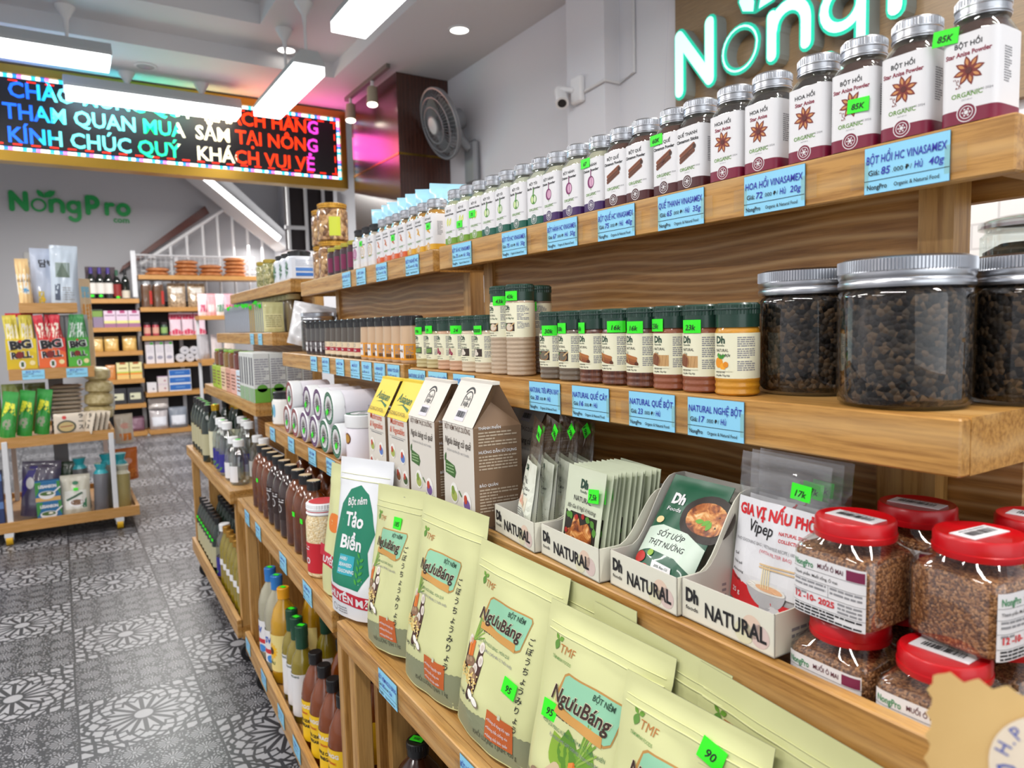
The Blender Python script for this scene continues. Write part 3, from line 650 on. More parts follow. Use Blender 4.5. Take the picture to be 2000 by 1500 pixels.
def seal(a, x, y, r, band):
    a.ell(x, y, r, r, LAB, 3, 24).ell(x, y, r*.9, r*.9, band, 4, 24).ring(x, y, r*.60, r*.68, LAB, 5, 20)
    for i in range(6): a.leaf(x, y, r*.5, r*.12, i*pi/3, LAB, 5)
    a.ring(x, y, r*.22, r*.3, band, 6, 12)
def star(a, x, y, R_, c1, c2, c3):
    for i in range(8):
        t = i*pi/4+.2; a.leaf(x, y, R_, R_*.2, t, c1, 3); a.leaf(x+R_*.32*cos(t), y+R_*.32*sin(t), R_*.5, R_*.09, t, c2, 4)
    a.ell(x, y, R_*.22, R_*.22, c3, 5, 12)
C1, C2, C3 = mat('#7c2a22', .5), mat('#c98a52', .5), mat('#5a1a18', .5)
PURP, GRN2, TEALG = mat('#7a2060', .5), mat('#4d8f2a', .5), mat('#1d6f62', .5)
ORGC = mat('#6a9a3c', .5); BROWN = mat('#6b3a22', .5); BRN2 = mat('#8a4a2a', .5); YEL = mat('#e8c23a', .5); ORA = mat('#c8571c', .5); DOT = mat('#8a6a58', .6)
def motif(a, kind, y):
    if kind == 'star': star(a, 0, y, .0125, C1, C2, C3)
    if kind == 'powder':
        star(a, .001, y, .0125, C1, C2, C3); r = random.Random(2)
        for _ in range(26): a.ell(-.011+.006*r.random(), y-.005-.008*r.random(), .0004, .0004, C1, 3, 6)
    if kind == 'sticks':
        for d, c in ((0, BROWN), (.0042, BRN2), (-.0036, BROWN)):
            a.line([(-.011, y-.006+d), (.011, y+.004+d)], .0042, c, 3); a.line([(-.010, y-.0056+d), (.010, y+.0036+d)], .0006, mat('#3d1e12', .5), 4, False)
        a.ell(.012, y+.0055, .0026, .0030, mat('#3d1e12', .5), 4, 12)
    if kind == 'onion':
        a.ell(0, y-.002, .0078, .0088, PURP, 3).ell(.0016, y-.002, .0052, .0066, mat('#d9a8c4', .5), 4).line([(.0016, y-.009), (.0016, y+.006)], .0007, PURP, 5).line([(0, y+.006), (.0005, y+.014)], .0022, PURP, 3).line([(0, y-.0105), (0, y-.013)], .001, GRN2, 3)
    if kind == 'garlic':
        a.ell(0, y-.003, .0082, .0078, GRN2, 3).ell(-.0034, y-.003, .003, .0056, mat('#cfe0a0', .5), 4, 14).ell(.0034, y-.003, .003, .0056, mat('#e8efd2', .5), 4, 14).line([(-.001, y+.004), (.0008, y+.013)], .0028, GRN2, 3)
        a.line([(.002, y-.008), (.002, y+.003)], .0007, TEALG, 5)
    if kind == 'lime':
        for d, r in ((-.004, .5), (.003, -.3)): a.leaf(d-.002, y-.008, .017, .0036, 1.2+r*.4, mat('#cfd94a', .5), 3); a.leaf(d, y-.006, .012, .0012, 1.2+r*.4, mat('#f2f2b0', .5), 4)
    if kind in ('turmeric', 'ginger'):
        c = mat('#d9a322', .5) if kind == 'turmeric' else mat('#c9682c', .5)
        for x, yy, L, w, t in ((-.006, -.004, .014, .0028, .4), (.0, -.002, .011, .0026, 1.5), (.001, -.003, .010, .0024, -.5), (-.004, .004, .007, .0018, 2.0)): a.leaf(x, y+yy, L, w, t, c, 3)
    if kind == 'round':
        a.ell(0, y-.004, .016, .016, mat('#b06a96', .5), 3, 28).ring(0, y-.004, .0135, .0142, LAB, 4)
        for i in range(4): a.line([(-.008, y+.003-i*.004), (.008, y+.003-i*.004)], .0009, LAB, 4, False)
    if kind == 'round2':
        a.ring(0, y-.004, .0125, .0155, mat('#d8b270', .5), 3)
        for i in range(4): a.line([(-.007, y+.002-i*.004), (.007, y+.002-i*.004)], .0012, mat('#c9a05c', .5), 4, False)
RED2 = mat('#8a1f3c', .5)
JAR = {}
def spice_jar(kind, fill, band, t1, t2, lid='alu'):
    k = (kind, fill, band, t1, lid)
    if k in JAR: return JAR[k]
    h = .0225; m = MB()
    m.lathe([(h-.003, 0, 5), (h-.0004, .003, 6), (h-.0004, .073, 6), (h-.003, .079, 4), (.0178, .084, 2)], mat(fill, .6, coat=.9), 32); body = m.mesh('contents')
    m = MB(); m.lathe([(h-.0025, 0.0005, 5), (h, .003, 6), (h, .0745, 6), (h-.0022, .081, 4), (.0186, .0865, 2), (.0186, .090, 2)], GLASS, 32, cap0=False, cap1=False); glass = m.mesh('glass')
    fn = cylmap(h+.0002, .001, 6); m = MB(); n = 60; a0, a1, ht = -.062, .062, .0735
    m.grid(lambda u, v: fn(a0+(a1-a0)*u, ht*v, .0001), n, 2, LAB, True, mf=lambda u, v: LAB)
    m.grid(lambda u, v: fn(a0+(a1-a0)*u, .0115*v, .0003), n, 1, mat(band, .4), True)
    a = Art(); a.text(t1, 0, .0622, .0056, INK, 'C', .018, fit=None).text(t2, 0, .0552, .0054, RED2 if band == '#7a1636' else INK, 'C', .03, fit=.036 if len(t2) > 10 else None)
    motif(a, kind, .0425); a.text('ORGANIC', 0, .0215, .0056, ORGC, 'C', .016, fit=.0245).text('OCT-60 ml', 0, .0185, .0018, GREY, 'C')
    seal(a, 0, .0085, .0078, mat(band, .4)); a.bars(.030, .058, .042, 14, .0021, .0011, GREY, 2).bars(-.043, .058, -.030, 14, .0021, .0011, GREY, 2); a.text('NSX: 14 10 2024', .0195, .024, .0028, GREY, 'R')
    m.art(a, fn, .006, .00012); label = m.mesh('label')
    m = MB()
    if lid == 'alu': ribbed(m, .0205, .088, .106, ALU)
    else: ribbed(m, .0205, .088, .104, mat('#1d1d20', .4), ring=False)
    JAR[k] = [('contents', body), ('glass', glass), ('label', label), ('lid', m.mesh('lid'))]; return JAR[k]
DISH = {'star': ('#2a1712', '#7a1636', 'HOA HỒI', 'Star Anise'), 'powder': ('#4a2418', '#7a1636', 'BỘT HỒI', 'Star Anise Powder'), 'sticks': ('#3c1d12', '#4a1a1e', 'QUẾ THANH', 'Cinnamon Sticks'), 'cpow': ('#5b2c1a', '#4a1a1e', 'BỘT QUẾ', 'Cinnamon Powder'),
        'onion': ('#c9bfa6', '#3c1a5a', 'BỘT HÀNH', 'Onion Powder'), 'garlic': ('#d2cdb8', '#0f5a4a', 'BỘT TỎI', 'Garlic Powder'), 'lime': ('#c8c6a0', '#6f9a2a', 'BỘT SẢ', 'Lemongrass Powder'), 'turmeric': ('#c98a1a', '#d9a322', 'BỘT NGHỆ', 'Turmeric Powder'), 'ginger': ('#b98a56', '#d8602c', 'BỘT GỪNG', 'Ginger Powder')}
WORD = {'star': 'star anise jar', 'powder': 'star anise powder jar', 'sticks': 'cinnamon stick jar', 'cpow': 'cinnamon powder jar', 'onion': 'onion powder jar', 'garlic': 'garlic powder jar', 'lime': 'lemongrass powder jar', 'turmeric': 'turmeric powder jar', 'ginger': 'ginger powder jar', 'round': 'purple-dot seed jar', 'round2': 'beige-ring seed jar'}
def sj(kind, u, x, y, label, stk=None, rz=0):
    if kind in ('round', 'round2'): parts = spice_jar(kind, '#cdb7a6', '#e6e2e0', 'HẠT', 'Organic Seeds', 'black')
    else: f, b, a, c = DISH[kind]; parts = spice_jar('sticks' if kind == 'cpow' else kind, f, b, a, c)
    e = spawn(parts, 'spice_jar', label, 'jar', TX(u, 0, x, y), URZ[u]+rz, 'square spice jars on the top shelf')
    if stk: o = obj('price_sticker', sticker(stk[0]), e, (stk[1], -.0232, stk[2]), (0, stk[3] if len(stk) > 3 else 0, 0))
    return e
ROW = [(.984, 'powder', ('85K', -.018, .076, .1)), (.929, 'powder', 0), (.878, 'powder', ('85K', .008, .041, .05)), (.829, 'star', 0), (.772, 'star', 0), (.722, 'star', 0), (.668, 'sticks', 0), (.627, 'cpow', ('60K', -.012, .070, 0)), (.574, 'cpow', 0), (.529, 'cpow', 0), (.482, 'onion', ('67', -.012, .070, 0)), (.429, 'onion', 0), (.377, 'onion', 0), (.333, 'garlic', 0), (.281, 'garlic', 0), (.231, 'garlic', 0), (.183, 'garlic', 0), (.137, 'lime', ('75', -.006, .046, 0)), (.087, 'lime', ('75', -.006, .034, 0)), (.037, 'lime', 0)]
cnt = {}
for x, k, s_ in ROW:
    cnt[k] = cnt.get(k, 0)+1; tot = sum(1 for r in ROW if r[1] == k)
    lb = 'square '+WORD[k]+' on the top shelf' if tot == 1 else '%s of %s square %ss on the top shelf, from the near end' % (ORD[cnt[k]-1], ('two', 'three', 'four')[tot-2] if tot > 1 else '', WORD[k])
    if s_ and k == 'powder' and cnt[k] == 1: lb = 'star anise powder jar at the near shelf end, green tag on its shoulder'
    if s_ and k == 'powder' and cnt[k] == 3: lb = 'star anise powder jar with a green tag stuck over its flower'
    sj(k, 0, x, .028, lb, s_, RND.uniform(-.06, .06))
# ------------------------------------------------------------------ round shaker jars, second shelf
def picture(a, x0, y0, x1, y1, kind):
    def R(c): return mat(c, .5)
    if kind in ('pepper', 'white'):
        a.rect(x0, y0, x1, y1, R('#2e211b'), 2); cx, cy = (x0+x1)/2+.001, (y0+y1)/2-.001
        a.ell(cx, cy, .0085, .0068, R('#9a7048'), 3).ell(cx, cy+.0008, .0072, .0054, R('#6d6555') if kind == 'pepper' else R('#d8c9b4'), 4).line([(cx+.003, cy+.002), (cx+.010, cy+.007)], .002, R('#c9a878'), 5)
        a.leaf(x0+.001, y1-.002, .006, .0016, -.3, R('#3f7a2a'), 4)
    if kind == 'cinnamon':
        for i, (yy, c) in enumerate(((.004, '#9a5a2e'), (.0075, '#b06c38'), (.0005, '#8a4a26'))): a.line([(x0+.001, y0+yy+.004), (x1-.004, y0+yy)], .004, R(c), 3+i)
        a.ell(x1-.003, y0+.001, .0026, .0026, R('#5a2e18'), 6, 12).line([(x0+.004, y0+.012), (x0+.008, y0+.003)], .0007, R('#d8b04a'), 7)
    if kind == 'cinpow':
        a.rect(x0, y0, x1, y1, R('#c49a66'), 2); a.ell(x0+.004, (y0+y1)/2, .0075, .008, R('#7a4226'), 3).ring(x0+.004, (y0+y1)/2, .0072, .0085, R('#a9784a'), 4, ky=1.05)
        for i in range(5): a.line([(x0+(x1-x0)*i/5, y0), (x0+(x1-x0)*i/5+.002, y1)], .0003, R('#a37c4a'), 3, False)
    if kind == 'turmeric':
        a.ell(x0+.006, y0+.007, .006, .0056, R('#e8951e'), 3).ell(x0+.012, y0+.003, .0036, .0036, R('#f0a52a'), 4).ell(x0+.0155, y0+.005, .003, .0032, R('#e08a1a'), 5).leaf(x0+.008, y0+.011, .008, .002, .6, R('#3f8a2c'), 4).leaf(x0+.008, y0+.011, .007, .002, 2.0, R('#4a9a34'), 4)
    if kind == 'onion':
        a.rect(x0, y0, x1, y1, R('#d8cdb0'), 2)
        for x, y in ((.004, .004), (.009, .006), (.013, .003), (.007, .0095)): a.ell(x0+x, y0+y, .0036, .0034, R('#8a1838'), 3, 14).ell(x0+x-.001, y0+y+.001, .001, .001, R('#d88aa0'), 4, 8)
    if kind == 'garlic':
        a.rect(x0, y0, x1, y1, R('#3a2c24'), 2)
        for x, y in ((.005, .004), (.011, .005), (.008, .009)): a.ell(x0+x, y0+y, .004, .0034, R('#e6dccb'), 3, 14).line([(x0+x, y0+y-.003), (x0+x, y0+y+.003)], .0004, R('#b59aa8'), 4)
    if kind == 'lemon':
        a.rect(x0, y0, x1, y1, R('#4a4a44'), 2)
        for i in range(6): a.line([(x0+.002, y0+.002+i*.0014), (x1-.002, y0+.004+i*.0013)], .0008, R('#7fae4a'), 3, False)
    if kind == 'tay':
        a.ell(x0+.008, y0+.006, .0075, .007, R('#f2efe6'), 3).ell(x0+.009, y0+.005, .0042, .004, R('#f0b52a'), 4).leaf(x0+.004, y0+.012, .007, .002, .3, R('#3f8a2c'), 5).leaf(x0+.006, y0+.012, .006, .002, 1.4, R('#4a9a34'), 5)
DJ = {}
def shaker(kind, fill, name, tall=False, seethru=None):
    k = (kind, tall)
    if k in DJ: return DJ[k]
    H = .142 if tall else .097; r = .0232; l0, l1 = (.060, .113) if tall else (.018, .0655)
    prof = [(r-.002, 0), (r, .002)]
    z = .004
    while z < l0-.003: prof += [(r, z), (r-.0007, z+.0012), (r-.0007, z+.0036), (r, z+.0048)]; z += .0068
    prof += [(r, l0), (r-.0003, l0+.001), (r-.0003, l1-.001), (r, l1), (r-.001, l1+.003), (r-.003, H-.024)]
    m = MB(); m.lathe(prof, seethru or mat(fill, .5, coat=.8, bump=(420, .12)), 32); body = m.mesh('bottle')
    fn = cylmap(r-.0001, l0); ht = l1-l0; half = .055; m = MB()
    m.grid(lambda u, v: fn(-half+2*half*u, ht*v, .0001), 40, 1, CREAM)
    a = Art(); x0 = -.0105
    a.text('Dh', x0, ht-.0105, .0105, DKG, 'L', .04, fit=.0125).text('foods', x0, ht-.0138, .0030, DKG, 'L', .01, fit=.0118).text('NATURAL', x0, ht-.0195, .0045, INK, 'L', .004, fit=.0165).text(name, x0+.001, ht-.0245, .0040, DKG, 'L', .012, .25, fit=min(.0195, .0022*len(name)))
    picture(a, -.0125, .0095, .0105, .0225, kind)
    a.poly([(-.0125, .0095), (-.0125, .0115), (-.004, .0098), (.0105, .0085), (.0105, .0075), (-.0125, .0075)], CREAM, 8)
    a.text('Không Tạp Chất', -.0115, .0058, .0027, INK, 'L', .008, .25, fit=.0135).text('Không Màu Tổng Hợp', -.0115, .0022, .0027, INK, 'L', .008, .25, fit=.019)
    for yy in (ht-.004, ht-.016, ht-.029): a.bars(.015, yy, .0345, 5, .0022, .0013, GREY, 2, seed=int(yy*1e4)); a.bars(-.036, yy, -.016, 5, .0022, .0013, GREY, 2, seed=int(yy*2e4))
    m.art(a, fn, .006, .00012); label = m.mesh('label')
    m = MB(); ribbed(m, .0224, H-.0255, H, mat('#1b3a2e', .35, coat=.3), 40, ring=False); m.lathe([(.0228, H-.0075), (.0231, H-.007), (.0231, H-.006), (.0228, H-.0055)], mat('#15302a', .4), 40, cap0=False, cap1=False)
    DJ[k] = [('bottle', body), ('label', label), ('cap', m.mesh('cap'))]; return DJ[k]
CINST = wood('cin', '#4a2314', '#7a4226', '#3a1a10', axis='Z', scale=2, rough=.4, coat=.8)
SH = [(0.7830, 'turmeric', '#c98a12', 'Nghệ Bột', 0, 0, 'turmeric shaker jar with a dark green cap beside the big peppercorn jars'), (0.7355, 'cinpow', '#8a4a2a', 'Quế Ống Bột', ('23k', .002, .073), 0, 'cinnamon powder shaker with a wide green tag next to the turmeric shaker'), (0.6880, 'cinpow', '#8a4a2a', 'Quế Ống Bột', ('23k', -.008, .075), 0, 'cinnamon powder shaker with its green tag at the side, next to the cinnamon sticks'),
      (0.6405, 'cinnamon', '#5a2c18', 'Quế Cây', ('16k', .004, .073), 0, 'cinnamon stick shaker nearest to the cinnamon powder shakers'), (0.5930, 'cinnamon', '#5a2c18', 'Quế Cây', ('16k', .014, .074), 0, 'middle one of the three cinnamon stick shakers'), (0.5455, 'cinnamon', '#5a2c18', 'Quế Cây', ('16k', -.009, .073), 0, 'cinnamon stick shaker next to the ground pepper shakers'),
      (0.4980, 'pepper', '#6a5c4c', 'Tiêu Đen Xay', ('30k', -.004, .073), 0, 'ground black pepper shaker beside the cinnamon stick shakers'), (0.4505, 'pepper', '#6a5c4c', 'Tiêu Đen Xay', ('30k', .010, .070), 0, 'ground black pepper shaker in front of the tall pepper shaker'),
      (0.2560, 'garlic', '#c9b59a', 'Tỏi Bột', ('40000', -.002, .072), 0, 'low garlic powder shaker nearest to the tall pepper shakers'), (0.2085, 'garlic', '#c9b59a', 'Tỏi Bột', 0, 0, 'second garlic powder shaker, behind the tagged garlic one'), (0.1610, 'onion', '#c49a7a', 'Hành Bột', ('24', .012, .073), 0, 'onion powder shaker with a green tag'), (0.1135, 'onion', '#c49a7a', 'Hành Bột', 0, 0, 'onion powder shaker without a tag'), (0.0660, 'lemon', '#b9ab7a', 'Sả Bột', ('19', 0, .074), 0, 'lemongrass powder shaker beside the onion powder shakers'), (0.0185, 'lemon', '#b9ab7a', 'Sả Bột', ('19k', 0, .072), 0, 'lemongrass powder shaker at the far end of the second shelf')]
for x, k, f, nm, st, tall, lb in SH:
    ex = []
    if k == 'cinnamon': parts = shaker(k, f, nm, False, CINST)
    else: parts = shaker(k, f, nm)
    e = spawn(parts, 'shaker_jar', lb, 'jar', TX(0, 1, x, .032), URZ[0]+RND.uniform(-.1, .1)+.12, 'round spice shakers on the second shelf')
    if st: obj('price_sticker', sticker(st[0], .024 if len(st[0]) < 5 else .026, .0145, .0232), e, (0, 0, st[2]), (0, 0, st[1]/.0232))
for x, y, k, nm, st, lb in ((.325, .088, 'tay', 'Tiêu Tây Ninh', ('24k', .006, .108), 'tall ground pepper shaker with an egg on its label'), (.355, .034, 'white', 'Tiêu Trắng Xay', ('43k', .004, .124), 'middle one of the three tall pepper shakers'), (.306, .034, 'white', 'Tiêu Trắng Xay', ('43k', .014, .118), 'tall white pepper shaker at the far side of the three')):
    e = spawn(shaker(k, '#7d6a58' if k == 'tay' else '#b59f86', nm, True), 'shaker_jar', lb, 'jar', TX(0, 1, x, y), URZ[0]+.12, 'tall pepper shakers on the second shelf')
    obj('price_sticker', sticker(st[0], .024, .0145, .0232), e, (0, 0, st[2]), (0, 0, st[1]/.0232))
# ------------------------------------------------------------------ big peppercorn jars
PEPC = grains('peppercorn', ['#17130f', '#352c24', '#4c3e30', '#241c17', '#624c36'], 210, 1.0, .0, .6)
PEPC.node_tree.nodes['Principled BSDF'].inputs['Specular IOR Level'].default_value = .15
def big_jar(fill, R_=.055, H=.130):
    m = MB(); m.lathe([(R_-.006, .003), (R_-.002, .008), (R_-.002, H-.032), (R_-.008, H-.026)], fill, 48); c = m.mesh('contents')
    m = MB(); m.lathe([(R_-.006, 0), (R_-.0015, .003), (R_, .009), (R_, H-.034), (R_-.001, H-.030), (R_-.005, H-.026), (R_-.005, H-.02)], clear('jarwall', '#e8ecf0', .03, .45, .02), 64, cap1=False); g = m.mesh('jar_wall')
    m = MB(); r = R_-.001; z = H-.026
    m.lathe([(r, z), (r*1.012, z+.002), (r*1.012, z+.005), (r*.985, z+.007), (r*1.01, z+.010), (r*1.01, z+.013), (r*.985, z+.0145)], ALU, 96, cap1=False)
    ribbed(m, r*.99, z+.0, H, ALU, 120, ring=False); return [('contents', c), ('jar_wall', g), ('lid', m.mesh('lid'))]
BJ = big_jar(PEPC)
for x, y, lb in ((.82, .106, 'big clear jar of black peppercorns beside the turmeric shaker'), (.944, .062, 'middle one of the three big peppercorn jars'), (1.010, .158, 'big peppercorn jar at the near end of the second shelf')):
    spawn(BJ, 'peppercorn_jar', lb, 'jar', TX(0, 1, x, y), URZ[0], 'big peppercorn jars with aluminium lids')
# ================================================================== boxes, pouches and salt jars on the nearest unit
def ear(a, w): return 1-abs(a)**w
def pouch(W_, H_, T_, mf, art=None, grey=None, seam=.02, zipz=.86, wr=.0012, bottom=.72, seed=1, maxe=.014, back=None, topdip=0.0):
    """stand-up bag: full at the base, flat at the heat-sealed top"""
    r = random.Random(seed); ph = [r.random()*6.28 for _ in range(6)]
    def prof(v): return (bottom+(1-bottom)*sin(min(v/.25, 1)*pi/2))*max(0, (1-max(0, (v-.22)/.72)))**.75 if v < .94 else 0
    def thick(u, v):
        w = wr*(sin(5*u+9*v+ph[0])+.6*sin(11*u-7*v+ph[1])+.5*sin(3*u+17*v+ph[2]))*ear(u, 6)
        rid = .0011*math.exp(-((v-zipz)/.012)**2)+.0007*math.exp(-((v-zipz-.035)/.008)**2)
        return T_/2*prof(v)*max(0, 1-abs(u)**3.6)**.8+w*min(1, 4*(1-v))+rid+.0004
    def P(x, z, h, s=-1):
        u = max(-1, min(1, 2*x/W_)); v = max(0, min(1, z/H_))
        zz = z+(.018*H_*(u*u)*max(0, 1-v*6))-topdip*H_*(1-u*u)*max(0, (v-.9)*10)
        return (x*(1-.02*sin(pi*min(1, v*1.1))), s*(thick(u, v)+h), zz)
    m = MB(); nu, nv = 26, 34
    fm = (lambda a, b: grey if (abs(2*a-1) > 1-seam or (b < .0)) else mf) if grey else None
    m.grid(lambda a, b: P((a-.5)*W_, b*H_, 0), nu, nv, mf, True, mf=fm)
    m.grid(lambda a, b: P((a-.5)*W_, b*H_, 0, 1), nu, nv, back or grey or mf, True, flip=True)
    m.grid(lambda a, b: tuple(p+(q-p)*b for p, q in zip(P((a-.5)*W_, 0, 0), P((a-.5)*W_, 0, 0, 1))), nu, 4, grey or mf, True, flip=True)
    if art: m.art(art, P, maxe, .00028)
    return m, P
LIME = mat('#d3d59c', .36, coat=.25, bump=(60, .05)); LIMEG = mat('#a4a58c', .4, coat=.2); OLIVE = mat('#8b8f70', .42)
TEALP, TAN, BRK, ORG = mat('#8fc7a4', .45), mat('#c58a45', .45), mat('#3a241c', .45), mat('#c4622a', .45)
def R5(c): return mat(c, .5)
def carrot(a, x, y, k):
    a.poly([(x-.011*k, y+.030*k), (x-.004*k, y+.034*k), (x+.006*k, y+.031*k), (x+.005*k, y-.012*k), (x-.003*k, y-.016*k), (x-.009*k, y-.005*k)], R5('#d9702a'), 3)
    a.poly([(x-.011*k, y+.030*k), (x-.004*k, y+.034*k), (x-.004*k, y-.01*k), (x-.009*k, y-.005*k)], R5('#e68a3c'), 4)
    for i in range(7): a.line([(x-.001*k, y+.032*k), (x+(.004+.0035*i)*k, y+(.072-.002*i*i*.4)*k)], .002*k, R5('#8fb04a' if i % 2 else '#6f9a34'), 3)
def burdock(a, x, y, k):
    for i, (dx, dy) in enumerate(((.015, .032), (-.018, .034), (.019, .012), (.008, -.004))):
        a.line([(x+dx*k-.004*k, y+dy*k-.045*k), (x+dx*k, y+dy*k)], .013*k, R5('#4b2f28'), 2); a.ell(x+dx*k, y+dy*k, .0068*k, .0088*k, R5('#e6ddd2'), 3, 14); a.ell(x+dx*k, y+dy*k, .0035*k, .005*k, R5('#cfc2b4'), 4, 10)
    for dx, dy in ((-.004, .004), (-.014, .002), (.004, -.012), (.012, -.018)): a.ell(x+dx*k, y+dy*k, .0085*k, .008*k, R5('#8a6a50'), 5, 14); a.ell(x+(dx-.002)*k, y+(dy+.002)*k, .005*k, .004*k, R5('#a98a6c'), 6, 10)
def beans(a, x, y, k, n=110, seed=3):
    r = random.Random(seed)
    for _ in range(n):
        t = r.random(); a.ell(x+(-.026+.05*t+.006*(r.random()-.5))*k, y+(-.004-.03*t*r.random()+.012*r.random())*k, .0019*k, .0016*k, R5(r.choice(('#e3c678', '#d8b560', '#ecd594'))), 6+r.randrange(3), 7)
    for dx, dy in ((.018, -.028), (.032, -.034)): a.ell(x+dx*k, y+dy*k, .011*k, .0055*k, R5('#8a7a66'), 7, 12, -.5); a.ell(x+dx*k, y+(dy+.001)*k, .0088*k, .0045*k, R5('#f0ede4'), 8, 12, -.5)
def burdock_art(W_, H_, k, weight, second=False):
    a = Art(); L = -W_/2; top = H_*.84
    # grey foot with scalloped edge
    N = 40; pts = [(L+.004, .002), (-L-.004, .002)]+[(-L-.004-(W_-.008)*i/N, H_*(.135+.05*(1-i/N))+(.0016 if i % 2 else 0)) for i in range(N+1)]
    a.poly(pts, OLIVE, 1)
    ly = H_*.775
    a.leaf(L+.026*k, ly, .013*k, .0045*k, 1.4, R5('#5f8f3a'), 3).leaf(L+.029*k, ly+.012*k, .009*k, .0028*k, .5, R5('#6fa03a'), 3).leaf(L+.028*k, ly+.012*k, .008*k, .0026*k, 2.3, R5('#6fa03a'), 3)
    a.text('TMF', L+.034*k, ly, .014*k, R5('#b5702f'), 'L', -.005, .1)
    if second: a.text('TÂM MINH FOODS', L+.022*k, ly-.010*k, .0052*k, R5('#6f9a55'), 'L', .004, fit=.034*k)
    py = H_*.655 if not second else H_*.60; px = -.004*k
    a.poly([(px-.040*k, py+.020*k), (px-.034*k, py+.024*k), (px+.052*k, py+.024*k), (px+.056*k, py+.019*k), (px+.046*k, py-.022*k), (px+.038*k, py-.027*k), (px-.046*k, py-.012*k), (px-.048*k, py-.004*k)], R5('#b98a48'), 2)
    a.poly([(px-.038*k, py+.018*k), (px-.032*k, py+.022*k), (px+.052*k, py+.022*k), (px+.054*k, py+.018*k), (px+.045*k, py-.020*k), (px+.038*k, py-.024*k), (px-.044*k, py-.010*k)], TEALP, 3)
    a.poly([(px-.046*k, py-.014*k), (px+.034*k, py-.017*k), (px+.036*k, py-.028*k), (px-.046*k, py-.023*k)], R5('#c9964e'), 4)
    a.text('BURDOCK SEASONING', px-.005*k, py-.0255*k, .0085*k, BRK, 'C', .02, fit=.066*k)
    a.text('BỘT NÊM', px+.026*k, py+.012*k, .0092*k, R5('#23402f'), 'C', .012, .15, fit=.034*k, l=6)
    a.text('NgưuBáng', px-.006*k, py-.011*k, .0235*k, R5('#e4d6b8'), 'C', .04, .2, fit=.098*k, l=5); a.text('NgưuBáng', px-.006*k, py-.011*k, .0235*k, BRK, 'C', .018, .2, fit=.096*k, l=6)
    ty = py-.040*k
    a.text('BỘT NÊM NGƯU BÁNG - MÓN QUÀ' if not second else 'MÓN QUÀ MANG HƯƠNG VỊ ĐẬM ĐÀ TỪ THIÊN NHIÊN', -.012*k, ty, .0062*k, R5('#4f7a55'), 'C', 0, fit=(.072 if not second else .104)*k)
    a.text('MANG HƯƠNG VỊ ĐẬM ĐÀ TỪ THIÊN NHIÊN' if not second else 'FLAVORSOME GIFT DERIVED FROM NATURE', -.006*k, ty-.009*k, .0054*k, GREY, 'C', 0, fit=.080*k)
    if not second:
        a.text('ごぼうちょうみりょう', W_*.30, H_*.625, H_*.0425, INK, 'C', .008, .1, vert=True, l=4)
        cx, cy = L+.046*k, H_*.375
        burdock(a, cx+.002*k, cy, k*.86); carrot(a, cx-.006*k, cy+.006*k, k*.8); beans(a, cx-.002*k, cy-.012*k, k*.9)
        a.text('món hợp dùng', L+.012*k, H_*.205, .0095*k, INK, 'L', 0, .35, fit=.052*k, l=3)
        ox, oy = W_*.15, H_*.148; kk, k = k, k*.76
        a.rect(ox-.036*k, oy-.024*k, ox+.036*k, oy+.026*k, ORG, 4).rect(ox-.004*k, oy+.022*k, ox+.004*k, oy+.031*k, mat('#c9cbb0', .4), 5)
        for i, t in enumerate(('Không sử dụng bột ngọt', 'Không chất chống vón', 'Không chất bảo quản')): a.ell(ox-.031*k, oy+.0105*k-i*.0135*k, .0014*k, .0014*k, LAB, 6, 8); a.text(t, ox-.028*k, oy+.008*k-i*.0135*k, .0078*k, LAB, 'L', .006, fit=(.058, .052, .052)[i]*k, l=6)
        k = kk
    else:
        cx, cy = 0, H_*.21
        for dx, dy, t, c in ((.03, .012, .3, '#8fb42e'), (.045, -.004, -.2, '#7aa828'), (.02, .03, 1.3, '#6c9c2c'), (-.03, .02, 2.2, '#86ab34'), (-.022, .028, 1.8, '#5c8c2a')): a.leaf(cx+dx*k*.3, cy+dy*k*.3, .052*k, .017*k, t, R5(c), 2)
        for dx, dy, t in ((-.045, -.012, .9), (-.05, -.03, .5), (.05, -.02, -.5)): a.line([(cx+dx*k, cy+dy*k), (cx+dx*k+.03*k*cos(t), cy+dy*k+.03*k*sin(t))], .014*k, R5('#cbb591'), 3)
        a.ell(cx-.052*k, cy-.012*k, .016*k, .012*k, R5('#9a8266'), 5, 16); a.line([(cx-.052*k, cy-.014*k), (cx-.048*k, cy-.040*k)], .009*k, R5('#d8cbb2'), 4)
        carrot(a, cx+.004*k, cy-.008*k, k*1.15)
        for i in range(5): a.ell(cx+(-.02+.012*i)*k, cy-.036*k+.003*(i % 2)*k, .009*k, .008*k, R5(('#d8cdb8', '#d9702a')[i % 2]), 6, 12)
    a.text('KHỐI LƯỢNG TỊNH: '+weight, W_*.1, H_*.055, .0095*k, R5('#4f5140'), 'C', .004, fit=.088*k, l=3, rot=.03)
    return a
def zipline(P, W_, H_, z=.86):
    m = MB(); m.tube([P(-W_*.46+W_*.92*i/24, H_*z, .0004) for i in range(25)], .0008, LIME, 6); m.tube([P(-W_*.46+W_*.92*i/24, H_*(z+.035), .0002) for i in range(25)], .0005, LIME, 6); return m.mesh('zip_seal')
_PC = {}
def burdock_pouch(W_, H_, T_, k, weight, second, seed):
    key = (W_, H_, weight, second, seed)
    if key not in _PC:
        m, P = pouch(W_, H_, T_, LIME, burdock_art(W_, H_, k, weight, second), LIMEG, .03, seed=seed); _PC[key] = ([('pouch', m.mesh('pouch')), ('zip_seal', zipline(P, W_, H_))], P)
    return _PC[key]
